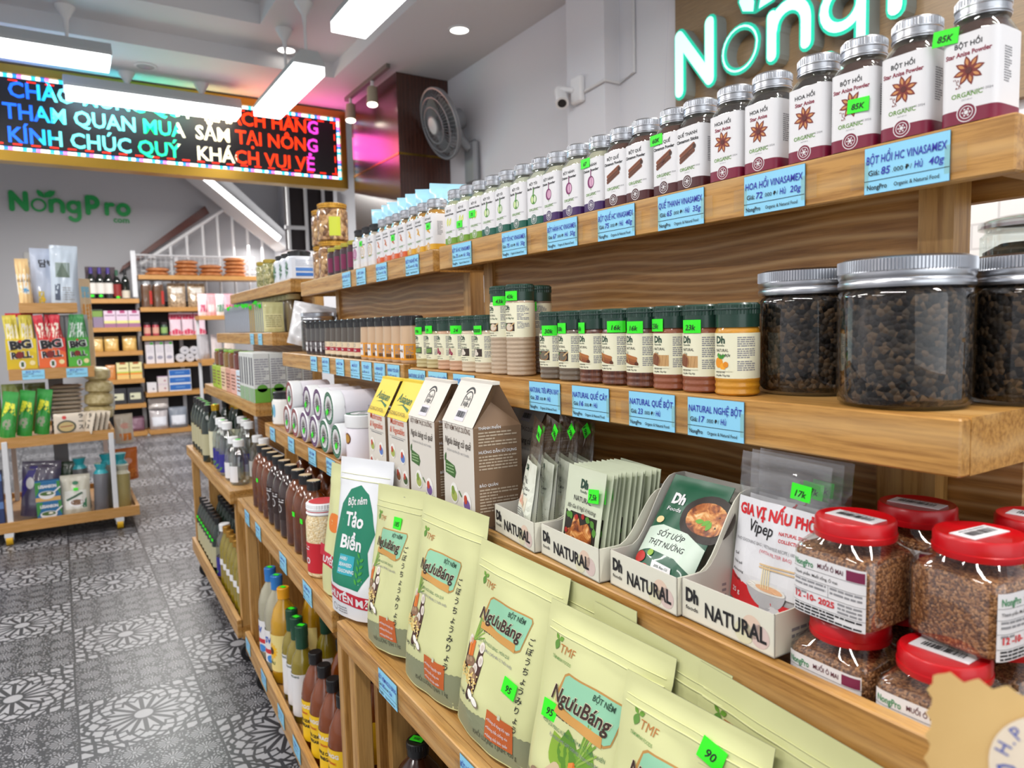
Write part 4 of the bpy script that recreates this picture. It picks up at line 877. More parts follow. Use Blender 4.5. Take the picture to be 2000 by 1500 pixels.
def put_pouch(x, y, W_, H_, T_, k, weight, second, seed, label, lean=.3, yaw=0, roll=0, stk=None, dz=0, tier=3):
    parts, P = burdock_pouch(W_, H_, T_, k, weight, second, seed)
    e = spawn(parts, 'seasoning_pouch', label, 'pouch', TX(0, tier, x, y, dz), URZ[0]+yaw, 'pale green burdock seasoning pouches', (-lean, roll))
    if stk: p = P(stk[0], stk[1], .0012); obj('price_sticker', sticker(stk[2], .026, .02), e, p, (-.1, stk[3] if len(stk) > 3 else 0, 0))
# bottom edge rests on the fourth shelf, top leans on the shelf above
put_pouch(.180, .040, .170, .275, .058, .93, '1 kg', False, 3, 'pale green pouch standing next to the white and green bag', .14, .1, -.07, (.012, .215, '185', 0))
put_pouch(.350, .040, .178, .285, .058, .96, '1 kg', False, 5, 'pale green 1 kg pouch, second from the white and green bag', .14, .1, .02)
put_pouch(.528, .041, .184, .252, .058, .95, '450 g', False, 8, 'pale green 450 g pouch with a green tag beside the printed roots', .16, .1, .05, (.038, .098, '95', .1))
put_pouch(.708, .038, .184, .224, .056, .98, '450 g', True, 9, 'pale green pouch printed with a big carrot and leaves', .17, .12, .05, (-.052, .110, '95', 0))
put_pouch(.842, .030, .165, .198, .048, .92, '150 g', True, 12, 'pale green pouch with a green tag hung near its zip', .19, .12, .05, (.03, .168, '90', .2))
put_pouch(.915, .084, .19, .222, .02, 1.0, '450 g', True, 14, 'pale green pouch standing flat against the shelf lip above', .03, .0, .06)
put_pouch(.945, .022, .14, .165, .03, .8, '150 g', True, 15, 'grey-green pouch at the near end whose top alone shows', .2, .2, .04)
put_pouch(.640, .090, .20, .245, .010, 1.0, '450 g', False, 8, 'pale green pouch hidden behind the carrot and 450 g pouches', .02, 0, .0)
put_pouch(.765, .087, .20, .232, .010, 1.0, '450 g', True, 9, 'pale green pouch just behind the carrot pouch', .02, 0, .03)
# white and green seaweed seasoning bag and a half hidden bag beside it
WG, GB, RB = mat('#e6e8ec', .3, coat=.3), mat('#127a5c', .4), mat('#c01f36', .4)
a = Art(); a.poly([(-.045, .062), (.04, .058), (.062, .09), (.055, .13), (.064, .165), (.05, .2), (.03, .235), (.0, .25), (-.03, .24), (-.055, .21), (-.06, .17), (-.07, .13), (-.06, .09)], GB, 1)
a.text('Bột nêm', 0, .213, .021, LAB, 'C', .015, fit=.06, rot=.15, l=3).text('Tảo', 0, .172, .036, LAB, 'C', .03, fit=.062, l=3).text('Biển', 0, .130, .034, LAB, 'C', .03, fit=.07, l=3)
a.rect(-.03, .082, .018, .118, R5('#2a9fae'), 3)
for i, t in enumerate(('HABU', 'SEAWEED', 'SEASONING')): a.text(t, -.027, .108-i*.011, .009, LAB, 'L', .01, l=4)
for i in range(9): a.leaf(.036, .07+i*.006, .014, .003, .5 if i % 2 else 2.4, R5('#3f9a3a'), 4)
a.poly([(-.085, .058), (.085, .046), (.085, .022), (-.085, .034)], RB, 3).text('KHUYẾN MÃI', 0, .032, .02, LAB, 'C', .035, fit=.145, rot=-.07, l=4)
a.ring(-.045, .014, .006, .0075, GREY, 3).bars(-.03, .02, .0, 3, .005, .002, GREY, 3)
m, P = pouch(.175, .30, .08, WG, a, None, seed=21)
spawn([('pouch', m.mesh('pouch')), ('zip_seal', zipline(P, .175, .3))], 'seaweed_pouch', 'white and green seasoning bag with a red band at its foot', 'pouch', TX(0, 3, .012, .045), URZ[0]+.25, None, (-.12, -.04))
# gable-top seasoning boxes on the third shelf
KW, KB, KY = mat('#dcd6cc', .6), mat('#7a5f47', .6), mat('#efcf3c', .5)
def gable(W_, D_, H_, hr, frontart, flapart, flap, sideart, rise=.06):
    """carton with upright sides whose front and back slope together into a ridge"""
    hs = H_*hr; m = MB(); y0, y1 = -D_/2, D_/2; x0, x1 = -W_/2, W_/2; ym = 0
    V = [m.vert(p) for p in ((x0, y0, 0), (x1, y0, 0), (x1, y1, 0), (x0, y1, 0), (x0, y0, hs), (x1, y0, hs), (x1, y1, hs), (x0, y1, hs), (x0, ym-.004, H_), (x1, ym-.004, H_), (x1, ym+.004, H_), (x0, ym+.004, H_))]
    for q, mm in (((0, 1, 5, 4), KW), ((1, 2, 6, 5), KB), ((2, 3, 7, 6), KB), ((3, 0, 4, 7), KB), ((3, 2, 1, 0), KB)): m.face([V[i] for i in q], mm)
    i1 = m.vert((x1-.02, ym, hs+(H_-hs)*.55)); i0 = m.vert((x0+.02, ym, hs+(H_-hs)*.55))
    for q in ((V[5], V[6], i1), (V[6], V[10], i1), (V[10], V[9], i1), (V[9], V[5], i1), (V[7], V[4], i0), (V[4], V[8], i0), (V[8], V[11], i0), (V[11], V[7], i0)): m.face(q, KB)
    m.art(frontart, flatmap(0, y0)); m.art(sideart, lambda u, v, h: (x1+h, y0+D_/2+u, v)); body = m.mesh('carton')
    m = MB(); sl = sqrt((H_-hs)**2+(ym-.004-y0)**2); ny, nz = -(H_-hs)/sl, (ym-.004-y0)/sl
    def fl(u, v, h): t = v/sl; return (u, y0+(ym-.004-y0)*t+ny*(h+.001), hs+(H_-hs)*t+nz*(h+.001))
    m.grid(lambda u, v: fl(x0+W_*u, v*sl, 0), 8, 2, flap, False); m.grid(lambda u, v: (x1+(x0-x1)*u, y1+(ym+.004-y1)*v, hs+(H_-hs)*v), 2, 2, flap, False); m.art(flapart(sl), fl); m.box(x0, ym-.006, H_-.002, x1, ym+.006, H_+.003, flap)
    return [('carton', body), ('top_flap', m.mesh('top_flap'))]
def side_art(D_, H_):
    a = Art(); L = -D_/2+.008
    for t, y in (('THÀNH PHẦN', .148), ('HƯỚNG DẪN SỬ DỤNG', .112), ('BẢO QUẢN', .062)): a.text(t, L, y, .0058, LAB, 'L', .015); a.bars(L, y-.004, D_/2-.008, 5 if y > .07 else 8, .0046, .0022, mat('#b8a792', .6), 2, seed=int(y*1e4))
    return a
def brown_front(W_):
    a = Art(); L = -W_/2
    a.text('BỘT NÊM THỰC DƯỠNG', 0, .140, .011, R5('#5a3a28'), 'C', .004, fit=W_*.82).text('Ngưu báng củ quả', 0, .117, .016, R5('#3a2a20'), 'C', .006, .3, fit=W_*.84).text('SỬ DỤNG NGUYÊN LIỆU 100% TỰ NHIÊN', 0, .105, .005, GREY, 'C', 0, fit=W_*.72)
    a.poly([(L+.008, .068), (L+.044, .064), (L+.050, .074), (L+.044, .084), (L+.008, .090)], R5('#3f6a2e'), 2); a.bars(L+.012, .083, L+.042, 3, .005, .002, mat('#9fbf8a', .6), 3)
    a.leaf(L+.006, .086, .016, .003, 1.2, R5('#3f6a2e'), 3)
    for x, y, c in ((-.018, .040, '#a8b45a'), (.03, .034, '#7a5a9a')): a.ell(x, y, .0155, .0165, R5('#f2f0ea'), 2); a.ell(x, y-.004, .012, .009, R5(c), 3); a.ell(x-.004, y+.004, .006, .007, R5('#c2452e' if x > 0 else '#7f9a3a'), 4)
    a.line([(.002, .046), (.01, .040)], .003, R5('#3f6a2e'), 3).line([(.05, .022), (.055, .010)], .002, R5('#3f6a2e'), 3); return a
def brown_flap(sl):
    a = Art(); y = sl*.62; c = INK
    a.ring(0, y-.004, .0125, .0145, c, 2, 24, 0, pi).ring(0, y-.002, .016, .0195, c, 2, 20, .55, pi-.55).rect(-.0145, y-.016, -.0125, y-.003, c, 2).rect(.0125, y-.016, .0145, y-.003, c, 2)
    a.text('Thuần', 0, y-.005, .0085, c, 'C', .01, .2, fit=.02).text('Việt', 0, y-.015, .011, c, 'C', .02, .2, fit=.018)
    a.rect(-.017, .006, .017, .026, mat('#d2cfd6', .5), 2).barcode(-.014, .012, .014, .022, INK, 3); return a
def yel_front(W_):
    a = Art(); a.text('SEASONING POWDER', 0, .140, .011, R5('#4a4a48'), 'C', .004, fit=W_*.86).text('Mushrooms', 0, .122, .017, R5('#d4552c'), 'C', .004, .25, fit=W_*.68).text('& Vegetables', 0, .106, .017, R5('#d4552c'), 'C', .004, .25, fit=W_*.74).rect(-W_*.4, .099, W_*.4, .0998, GREY, 2).bars(-.03, .097, .03, 1, .004, .0018, GREY, 2)
    for x, y, c in ((-.026, .070, '#a8b45a'), (.024, .066, '#5a7ac0'), (-.032, .034, '#3f5a2e'), (.0, .030, '#8a5a3a'), (.034, .028, '#3f5a2e')): a.ell(x, y, .013, .014, R5('#f2f0ea'), 2); a.ell(x, y-.003, .0105, .008, R5(c), 3); a.ell(x-.003, y+.003, .005, .006, R5('#c2452e'), 4)
    return a
def yel_flap(sl):
    a = Art(); a.text('Asiapan', 0, sl*.42, .024, R5('#2c6a3a'), 'C', .012, .3, fit=.07, rot=-.06); a.poly([(-.03, sl*.34), (.0, sl*.36), (.035, sl*.22), (.037, sl*.30), (.0, sl*.39)], R5('#2c6a3a'), 2); return a
BW, BD, BH = .118, .080, .215
brown = gable(BW, BD, BH, .70, brown_front(BW), brown_flap, KW, side_art(BD, BH)); yel = gable(.100, BD, .20, .66, yel_front(.100), yel_flap, KY, side_art(BD, .2))
G = 'gable-topped seasoning cartons'
spawn(brown, 'gable_carton', 'white and brown gable carton nearest the clear pouches', 'box', TX(0, 2, .335, .037, .046), URZ[0]-.08, G)
spawn(brown, 'gable_carton', 'white and brown gable carton beside the yellow-topped carton', 'box', TX(0, 2, .200, .037, .046), URZ[0]-.05, G, scale=.97)
spawn(brown, 'gable_carton', 'brown gable carton standing behind the white-faced one', 'box', TX(0, 2, .325, .163, .046), URZ[0]-.1, G, scale=.91)
spawn(yel, 'gable_carton', 'yellow-topped gable carton next to the white-faced ones', 'box', TX(0, 2, .082, .044, .046), URZ[0]-.04, G)
spawn(yel, 'gable_carton', 'yellow-topped gable carton beside the white tubs', 'box', TX(0, 2, -.022, .044, .046), URZ[0]-.04, G)
# printed display trays
DB, DBI = mat('#e2e0cf', .5), mat('#cbc6bd', .7)
def tray_box(W_, D_, hf, hb, k=1.0):
    m = MB(); y0 = -D_/2; y1 = D_/2; t = .0012
    m.box(-W_/2, y0, 0, W_/2, y1, t, DBI); m.box(-W_/2, y0, 0, W_/2, y0+t, hf, DBI, front=DB); m.box(-W_/2, y1-t, 0, W_/2, y1, hb, DBI)
    N = 14; cur = [(y0+D_*i/N, hf+(hb-hf)*(0 if i/N < .25 else (1-cos(pi*min(1, (i/N-.25)/.6)))/2)) for i in range(N+1)]
    for s_, xx in ((-1, -W_/2), (1, W_/2-t)): m.prism([(y0, 0), (y1, 0)]+cur[::-1], xx, xx+t, DB if s_ > 0 else DBI, lambda a, b, q: (q, a, b))
    a = Art(); h = hf; a.text('Dh', -W_/2+.006, h*.48, .0185*k, INK, 'L', .05, fit=.017*k).text('foods', -W_/2+.006, h*.26, .0058*k, INK, 'L', .01, fit=.0165*k).text('NATURAL', -W_/2+.032*k, h*.24, .021*k, INK, 'L', .024, fit=min(.078*k, W_-.04*k))
    for x, y, c in ((W_*.28, h*.5, '#e3c9b4'), (W_*.36, h*.35, '#d9c3bb'), (W_*.2, h*.3, '#dcd9b8')): a.ell(x, y, .011*k, .011*k, R5(c), 1)
    m.art(a, flatmap(0, y0))
    b = Art().bars(-D_*.30, h*.55, D_*.1, 3, .006, .003, GREY, 2); m.art(b, lambda u, v, q: (W_/2+q, u, v)); return m
TG = 'cream cardboard display trays printed NATURAL'
for x, y, W_, D_, hb, rz, lb in ((.478, .070, .122, .125, .085, -.10, 'cream display tray holding the clear spice pouches'), (.606, .060, .130, .110, .10, -.06, 'cream display tray packed with pale green sachets'), (.734, .066, .112, .115, .118, -.05, 'cream display tray holding one dark green sauce pouch'), (.8465, .068, .114, .115, .118, -.02, 'cream display tray holding the clear pho spice pouches')):
    o = obj('display_tray', tray_box(W_, D_, .040, hb), None, TX(0, 2, x, y, .046), (0, 0, URZ[0]+rz)); tag(o, lb, 'box', TG)
# sachets filed one behind the other
SG = mat('#cfd6bd', .4, coat=.2); FOOD = bpy.data.materials.new('grilled_meat'); FOOD.use_nodes = True
def foodmat(m, cols, sc):
    m.use_nodes = True; nt = m.node_tree; b = nt.nodes['Principled BSDF']; tc = nt.nodes.new('ShaderNodeTexCoord'); n = nt.nodes.new('ShaderNodeTexNoise'); n.inputs['Scale'].default_value = sc; n.inputs['Detail'].default_value = 3; n.inputs['Distortion'].default_value = 1.2
    r = nt.nodes.new('ShaderNodeValToRGB'); e = r.color_ramp.elements
    for i, (p, c) in enumerate(cols):
        q = e[i] if i < 2 else e.new(p)
        q.position = p; q.color = (*lin(c), 1)
    nt.links.new(tc.outputs['Object'], n.inputs[0]); nt.links.new(n.outputs['Fac'], r.inputs[0]); nt.links.new(r.outputs[0], b.inputs['Base Color']); b.inputs['Roughness'].default_value = .4; return m
foodmat(FOOD, [(.30, '#2a120a'), (.42, '#7a3a16'), (.52, '#b5682a'), (.60, '#d99a55'), (.72, '#f0d6a4')], 62)
a = Art(); w, h = .088, .118
a.text('Dh', 0, h-.025, .015, DKG, 'C', .05, fit=.0165).text('foods', 0, h-.031, .0048, DKG, 'C', .01, fit=.016).text('NATURAL', 0, h-.043, .0095, INK, 'C', .004, fit=.042).text('Bột Gia Vị Ngũ Vị Hương', 0, h-.0535, .0072, INK, 'C', .004, .25, fit=.066)
a.rect(-.037, .0145, .037, .0605, R5('#221a12'), 1)
a.poly([(-.035, .018), (-.028, .036), (-.018, .040), (-.014, .056), (-.006, .058), (.002, .046), (.018, .052), (.028, .044), (.031, .028), (.018, .017), (-.01, .0155)], FOOD, 2)
for x, y, t in ((-.034, .056, -.2), (-.026, .059, -.8), (.012, .058, -.3), (.024, .057, -.7), (.033, .05, -1.4), (.034, .03, -1.8)): a.leaf(x, y, .012, .004, t, R5('#4f8a2c'), 3)
for x, y in ((-.008, .055), (.006, .058), (-.03, .034)): a.ell(x, y, .004, .0035, R5('#a81f1c'), 4, 12)
a.text('100% Nguyên Liệu Tự Nhiên', 0, .0088, .004, INK, 'C', .004, .2, fit=.046).text('Không Màu Tổng Hợp', 0, .0042, .004, INK, 'C', .004, .2, fit=.034)
m, P = pouch(w, h, .0055, SG, a, None, seed=31, wr=.0003, zipz=2, maxe=.02); SA = m.mesh('sachet')
for i in range(12):
    x, y = .598+.0015*i, .022+.0070*i
    e = spawn([('sachet', SA)], 'seasoning_sachet', 'pale green grilled-meat sachet at the front of its tray' if i == 0 else '%s sachet in the file behind the front pale green sachet' % ORD[i], 'sachet', TX(0, 2, x, y, .0478), URZ[0]-.1+RND.uniform(-.03, .03), 'pale green sachets filed in a tray', (-.16+.004*i, RND.uniform(-.02, .02)))
    if i in (0, 1, 3): obj('price_sticker', sticker('7,5k', .022, .017), e, (.028, -.0052, .088), (0, -.12, 0))
# clear spice pouches in the first tray
PORK = foodmat(bpy.data.materials.new('noodle_salad'), [(.35, '#6a9a34'), (.45, '#e8dcae'), (.55, '#e0a08a'), (.68, '#f4efdc')], 70)
def clear_pouch(w, h, t, art, fill, fh, seed):
    m, P = pouch(w, h, t, FILM, None, None, seed=seed, wr=.0012, zipz=.88); film = m.mesh('film')
    m2, P2 = pouch(w*.94, h*fh, t*.92, fill, None, None, seed=seed, wr=.0006, zipz=2, bottom=.9); fillm = m2.mesh('contents')
    m3 = MB(); m3.art(art, lambda u, v, q: P(u, v, q+.0006), .012, .00025); return [('film', film), ('contents', fillm), ('printed_label', m3.mesh('printed_label'))], P
a = Art(); a.rect(-.036, .004, .036, .108, mat('#dfe2d2', .4), 1)
a.text('Dh', 0, .094, .011, DKG, 'C', .05, fit=.012).text('NATURAL', 0, .078, .0085, INK, 'C', .004, fit=.034).text('Gia Vị Bò Xào', 0, .069, .006, INK, 'C', .004, .2, fit=.05).text('Beef Stir-Fry Spice', 0, .062, .005, INK, 'C', .004, .2, fit=.044)
a.rect(-.026, .040, .026, .059, R5('#e6dfc8'), 2).ell(0, .049, .017, .0085, PORK, 3); a.bars(-.03, .036, .03, 6, .0032, .0016, GREY, 2); a.barcode(-.032, .006, -.012, .014, INK, 2).text('25 g', .02, .007, .007, INK, 'C', .03)
cp, P = clear_pouch(.080, .165, .03, a, mat('#c9ccb8', .5), .66, 41)
for i, (x, y) in enumerate(((.466, .038), (.472, .062), (.480, .086), (.488, .108))):
    e = spawn(cp, 'spice_pouch', ('clear zip pouch of beef spice at the front of its tray', 'second clear zip pouch in the first display tray', 'third clear zip pouch in the first display tray', 'hindmost clear zip pouch in the first display tray')[i], 'pouch', TX(0, 2, x, y, .0478), URZ[0]-.42+.06*i, 'clear zip pouches in a tray', (-.10+.02*i, .06))
    obj('price_sticker', sticker('19k', .016, .018), e, (.02, -.003, .15), (0, .3+.2*i, .1))
# dark green sauce pouch lying back in the third tray
SGN = mat('#1e5a40', .35, coat=.4); a = Art(); w, h = .092, .135
a.text('Dh', -.018, h-.036, .018, LAB, 'C', .05, fit=.022).text('Foods', -.018, h-.046, .007, LAB, 'C', .01, fit=.024)
a.ring(.032, h-.044, .0, .036, R5('#2a201a'), 1, 24, ky=.8).ell(.032, h-.044, .027, .02, FOOD, 2)
for x, y, t in ((.02, .085, .2), (.03, .082, .8), (.038, .078, 1.4)): a.leaf(x, y, .012, .003, t, R5('#6aa83a'), 3)
a.poly([(-.046, .062), (-.02, .070), (.02, .068), (.046, .058), (.046, .026), (.02, .036), (-.02, .038), (-.046, .030)], mat('#cfe0d0', .4), 2)
a.text('SỐT ƯỚP', 0, .056, .0095, INK, 'C', .004, .15, fit=.042).text('THỊT NƯỚNG', 0, .044, .0095, INK, 'C', .004, .15, fit=.056)
a.ell(-.03, .026, .010, .007, R5('#c22a22'), 4).ell(-.016, .012, .009, .008, R5('#d23a2a'), 4).ell(-.016, .034, .004, .004, R5('#8fb83a'), 4).poly([(-.008, .027), (.022, .025), (.024, .018), (-.006, .019)], LAB, 4).text('20% Rau Củ', .008, .0205, .004, DKG, 'C', .01, fit=.02, l=5).ell(.012, .009, .005, .005, R5('#e6e0e4'), 4).ell(.026, .006, .004, .004, R5('#b89ac0'), 4).ell(-.03, .075, .006, .0045, R5('#e8d29a'), 4)
m, P = pouch(w, h, .022, SGN, a, None, seed=51, wr=.0006, zipz=2, maxe=.006)
sm_ = m.mesh('sauce_pouch'); sr_ = (-.62, .0, URZ[0]-.03); o = obj('sauce_pouch', sm_, None, settle(sm_, TX(0, 2, .729, .028, .0478), sr_), sr_); tag(o, 'dark green sauce pouch lying back in its display tray', 'pouch')
# pho spice pouches
VR = mat('#cf1f28', .4); a = Art(); w, h = .114, .172; PW = mat('#dfe0e4', .4)
a.rect(-.054, .026, .054, .122, PW, 1).poly([(-.055, .002), (.055, .002), (.055, .020), (.02, .018), (-.02, .024), (-.055, .036)], VR, 2)
a.text('GIA VỊ NẤU PHỞ', 0, .103, .0165, VR, 'C', .045, fit=.1, l=3).text('Vipep', -.016, .086, .019, INK, 'C', .012, .25, fit=.034, l=3).text('NATURAL SPICES', .026, .091, .0052, VR, 'C', .02, fit=.034, l=3).text('COLLECTION', .023, .0835, .0052, VR, 'C', .02, fit=.027, l=3)
a.text('PHO SEASONING BAG | VIETNAMESE RECIPE | 100% NATURAL', 0, .0725, .0052, GREY, 'C', 0, .1, fit=.1, l=3).text('(WITH FILTER BAG)', .006, .0655, .0055, R5('#d8707a'), 'C', 0, .1, fit=.044, l=3)
for y, t in ((.056, 'Quế'), (.047, 'Thảo quả'), (.038, 'Đinh hương'), (.029, 'Tiêu ngọt')): a.text(t, -.050, y, .0038, INK, 'L', .008, l=3); a.text(('Cam thảo', 'Tiểu hồi', 'Hạt ngò', 'Hành tím')[int((.056-y)/.009+.5)], .050, y, .0038, INK, 'R', .008, l=3)
a.ring(0, .030, .0, .026, R5('#b7b8bc'), 3, 24, pi, 2*pi, .85).ell(0, .030, .026, .006, R5('#e4e2dc'), 4).ell(.004, .030, .018, .0036, R5('#e6b48a'), 5).rect(-.008, .004, .008, .009, R5('#a9aab0'), 3)
for i in range(4): a.line([(-.006+.003*i, .030), (-.007+.003*i, .054)], .0012, R5('#e8d8a8'), 6, False)
a.line([(-.012, .054), (.04, .058)], .0016, R5('#d9b98a'), 7).line([(-.012, .051), (.04, .054)], .0016, R5('#d9b98a'), 7).text('25 g', -.043, .012, .008, LAB, 'C', .01, l=4)
vp, P = clear_pouch(w, h, .022, a, mat('#cfcfd2', .5), .68, 61)
for i, (x, y, l_) in enumerate(((.843, .081, 'clear pho spice pouch with a red foot at the front of its tray'), (.845, .099, 'pho spice pouch just behind the front pho pouch'), (.847, .114, 'hindmost pho spice pouch leaning in the tray'))):
    e = spawn(vp, 'pho_spice_pouch', l_, 'pouch', TX(0, 2, x, y, .0478), URZ[0]-.02+.03*i, 'clear pho spice pouches', (-.10+.02*i, .02), .93)
    obj('price_sticker', sticker('17k', .024, .017), e, (.026, -.0032, .140), (0, .05, 0))
# square salt jars with red lids
SALT = grains('salt_mix', ['#8a5a34', '#6d4224', '#a9784c', '#5a3620', '#b98a60'], 520, .9, .2, .5); REDL = mat('#bd0814', .32, coat=.15); GREENT = mat('#2c8a55', .5); PLUM = mat('#7a2348', .5)
hw = .0415; H_ = .0955
m = MB(); m.lathe([(hw-.005, .002, 5), (hw-.001, .006, 6), (hw-.001, .060, 6), (hw-.004, .066, 5)], SALT, 40); c_ = m.mesh('contents')
m = MB(); m.lathe([(hw-.005, 0, 5), (hw, .005, 6), (hw, .062, 6), (hw-.002, .069, 5), (.034, .0775, 2.3), (.034, .08, 2)], clear('petwall', '#f4f2ee', .06, .5, .05), 48, cap0=False, cap1=False); g_ = m.mesh('jar_wall')
m = MB(); m.lathe([(.0355, .0775), (.036, .079), (.036, .083), (.0352, .0835), (.0352, .093), (.0335, .0955), (.030, .0952), (.029, .0945), (.0, .0945)], REDL, 40, cap1=False); l_ = m.mesh('lid')
m = MB(); m.box(-.024, -.011, .0946, .024, .011, .0952, LAB); a = Art().barcode(-.017, -.005, .017, .004, INK).bars(-.017, .008, .017, 1, .002, .0016, GREY, 2); m.art(a, lambda u, v, h: (u, v, .0952+h)); s_ = m.mesh('barcode_sticker')
fn = cylmap(hw+.0004, .004, 6); m = MB(); lw = .0375; m.grid(lambda u, v: fn(-lw+2*lw*u, .056*v, .0), 30, 1, LAB, True)
a = Art(); a.text('NongPro', -lw+.003, .046, .0085, GREENT, 'L', .015, fit=.021).text('MUỐI Ô MAI', .004, .0475, .0062, R5('#5a1a30'), 'C', .012, fit=.026).rect(.020, .0445, .0365, .054, PLUM, 2)
for y in (.0435, .034, .0225, .010): a.rect(-lw, y, lw, y+.0003, INK, 2)
a.rect(.002, .0225, .0023, .034, INK, 2).text('Thành phần: Muối sống, Ô mai', -lw+.003, .0375, .004, INK, 'L', .006, fit=.046).bars(-lw+.003, .033, .0, 2, .004, .002, GREY, 2).bars(.004, .033, lw-.003, 2, .004, .002, GREY, 2)
a.text('12 -10- 2025', -.012, .0145, .0082, R5('#d21f2c'), 'C', .03, fit=.042, l=4).bars(-lw+.003, .0215, -.02, 1, .004, .002, GREY, 2).bars(.012, .021, lw-.003, 3, .0036, .002, GREY, 2).bars(-lw+.003, .0088, lw-.003, 3, .003, .0017, INK, 2)
m.art(a, fn, .008, .00015); lb_ = m.mesh('label')
SJ = [('contents', c_), ('jar_wall', g_), ('lid', l_, [('barcode_sticker', s_)]), ('label', lb_)]
for x, y, z, rz, lab in ((.943, .058, 0, -.02, 'red-lidded salt jar in the bottom layer beside the pho pouches'), (1.022, .057, 0, .03, 'red-lidded salt jar in the bottom layer with a slanted barcode label'), (1.025, .137, 0, -.05, 'red-lidded salt jar in the bottom layer, second row, by the near end'), (.945, .138, 0, .04, 'red-lidded salt jar buried under the back of the stack'),
        (.945, .060, .0885, -.03, 'red-lidded salt jar on the top layer showing its whole label'), (1.028, .094, .0885, 1.45, 'red-lidded salt jar on the top layer with its label turned sideways'), (.952, .145, .0885, .1, 'red-lidded salt jar behind the top-layer jar that faces the aisle'), (1.035, .181, .0885, .1, 'red-lidded salt jar farthest back on the stack')):
    spawn(SJ, 'salt_jar', lab, 'jar', TX(0, 2, x, y, z), URZ[0]+rz, 'stacked square salt jars with red lids', scale=.92)
# ================================================================== goods on the middle and far units
def bottle(prof, liquid, cap, capr, z0, z1, lab=None, glassy=True, n=24, key=None, p=2.0, ribcap=True):
    """liquid body + cap + wrap label; lab = (radius, z0, z1, half width, material, art)"""
    m = MB(); m.lathe(prof, liquid, n, p); parts = [('bottle', m.mesh('bottle'))]
    if lab:
        r, a0, a1, hw_, mt, art = lab; fn = cylmap(r, a0, p); m = MB(); m.grid(lambda u, v: fn(-hw_+2*hw_*u, (a1-a0)*v, .0004), 20, 1, mt, True)
        if art: m.art(art, fn, .012, .0003)
        parts.append(('label', m.mesh('label')))
    m = MB()
    if ribcap: ribbed(m, capr, z0, z1, cap, 28, ring=False)
    else: m.lathe([(capr, z0), (capr, z1-.003), (capr*.85, z1)], cap, n)
    parts.append(('cap', m.mesh('cap'))); return parts
def liq(c, rough=.08, c2=None): return mat(c, .25, coat=1.0)
def tinted(name, c, fac=.1): return clear(name, c, fac, .6, .05)
DOTST = sticker('', .018, .012)
def capdot(e, z, ang=.3): obj('price_sticker', DOTST, e, (.0, 0, z+.0009), (-pi/2, 0, ang))
BKC = mat('#17181a', .35, coat=.3); WHC = mat('#eef0f2', .4)
# --- second shelf, middle unit: black-lidded spice jars
def blackjar(fill, label, txt, tc, split=None):
    r = .0245; m = MB(); m.lathe([(r-.002, 0), (r, .003), (r, .04), (r-.0008, .06), (r-.0015, .078)], mat(fill, .5, coat=.9), 28); b = m.mesh('jar')
    fn = cylmap(r, .006); m = MB(); lm = mat(label, .4); m.grid(lambda u, v: fn(-.05+.1*u, .034*v, .0003), 28, 1, lm, True); a = Art()
    a.rect(-.012, .004, .008, .032, LAB, 2).text(txt, -.002, .018, .006, tc, 'C', .02, fit=.016).bars(.013, .03, .03, 6, .0034, .0018, GREY, 2).barcode(.013, .004, .03, .011, INK, 2) if split is None else a.rect(-.05, .010, .05, .020, mat(split, .4), 2).text(txt, 0, .0125, .006, LAB, 'C', .02, fit=.024).ring(-.006, .027, .003, .0042, GREY, 2).ring(.006, .027, .003, .0042, GREY, 2)
    m.art(a, fn, .01, .0003); l = m.mesh('label'); m = MB(); ribbed(m, .0245, .078, .0985, BKC, 36, ring=False); return [('jar', b), ('label', l), ('lid', m.mesh('lid'))]
BJK = {'amber': blackjar('#c9a987', '#e59a22', 'HÀNH BỘT', INK), 'red': blackjar('#4c4238', '#e3cfae', 'MUỐI TÔM', INK, '#a81e34'), 'dark': blackjar('#45413f', '#3a2426', 'TIÊU', INK)}
SEQ = ['amber']*6+['red']*6+['dark']*4; cn = {'amber': 0, 'red': 0, 'dark': 0}
NMJ = {'amber': 'black-lidded jar with an amber label', 'red': 'black-lidded jar with a red-banded cream label', 'dark': 'black-lidded jar with a dark brown label'}
for i, k in enumerate(SEQ):
    cn[k] += 1; spawn(BJK[k], 'seasoning_jar', '%s %s, from the near end' % (ORD[cn[k]-1], NMJ[k]), 'jar', TX(1, 1, 1.085-i*.0525, .034), URZ[1]+RND.uniform(-.15, .15), 'black-lidded spice jars in a row')
spawn(BJ, 'peppercorn_jar', 'peppercorn jar at the end of the black-lidded spice jars', 'jar', TX(1, 1, .10, .10), URZ[1], 'big peppercorn jars with aluminium lids')
spawn(BJ, 'peppercorn_jar', 'peppercorn jar farther back behind the black-lidded jars', 'jar', TX(1, 1, .08, .225), URZ[1], 'big peppercorn jars with aluminium lids')
m, P = pouch(.16, .15, .09, mat('#dcdcdf', .35, coat=.4), None, None, seed=71, wr=.004, zipz=2); sm_ = m.mesh('plain_bag'); sr_ = (-.1, .2, URZ[1]+.9); o = obj('plain_bag', sm_, None, settle(sm_, TX(1, 1, -.005, .09), sr_), sr_); tag(o, 'plain white bag leaning on the peppercorn jar of the middle unit', 'bag')
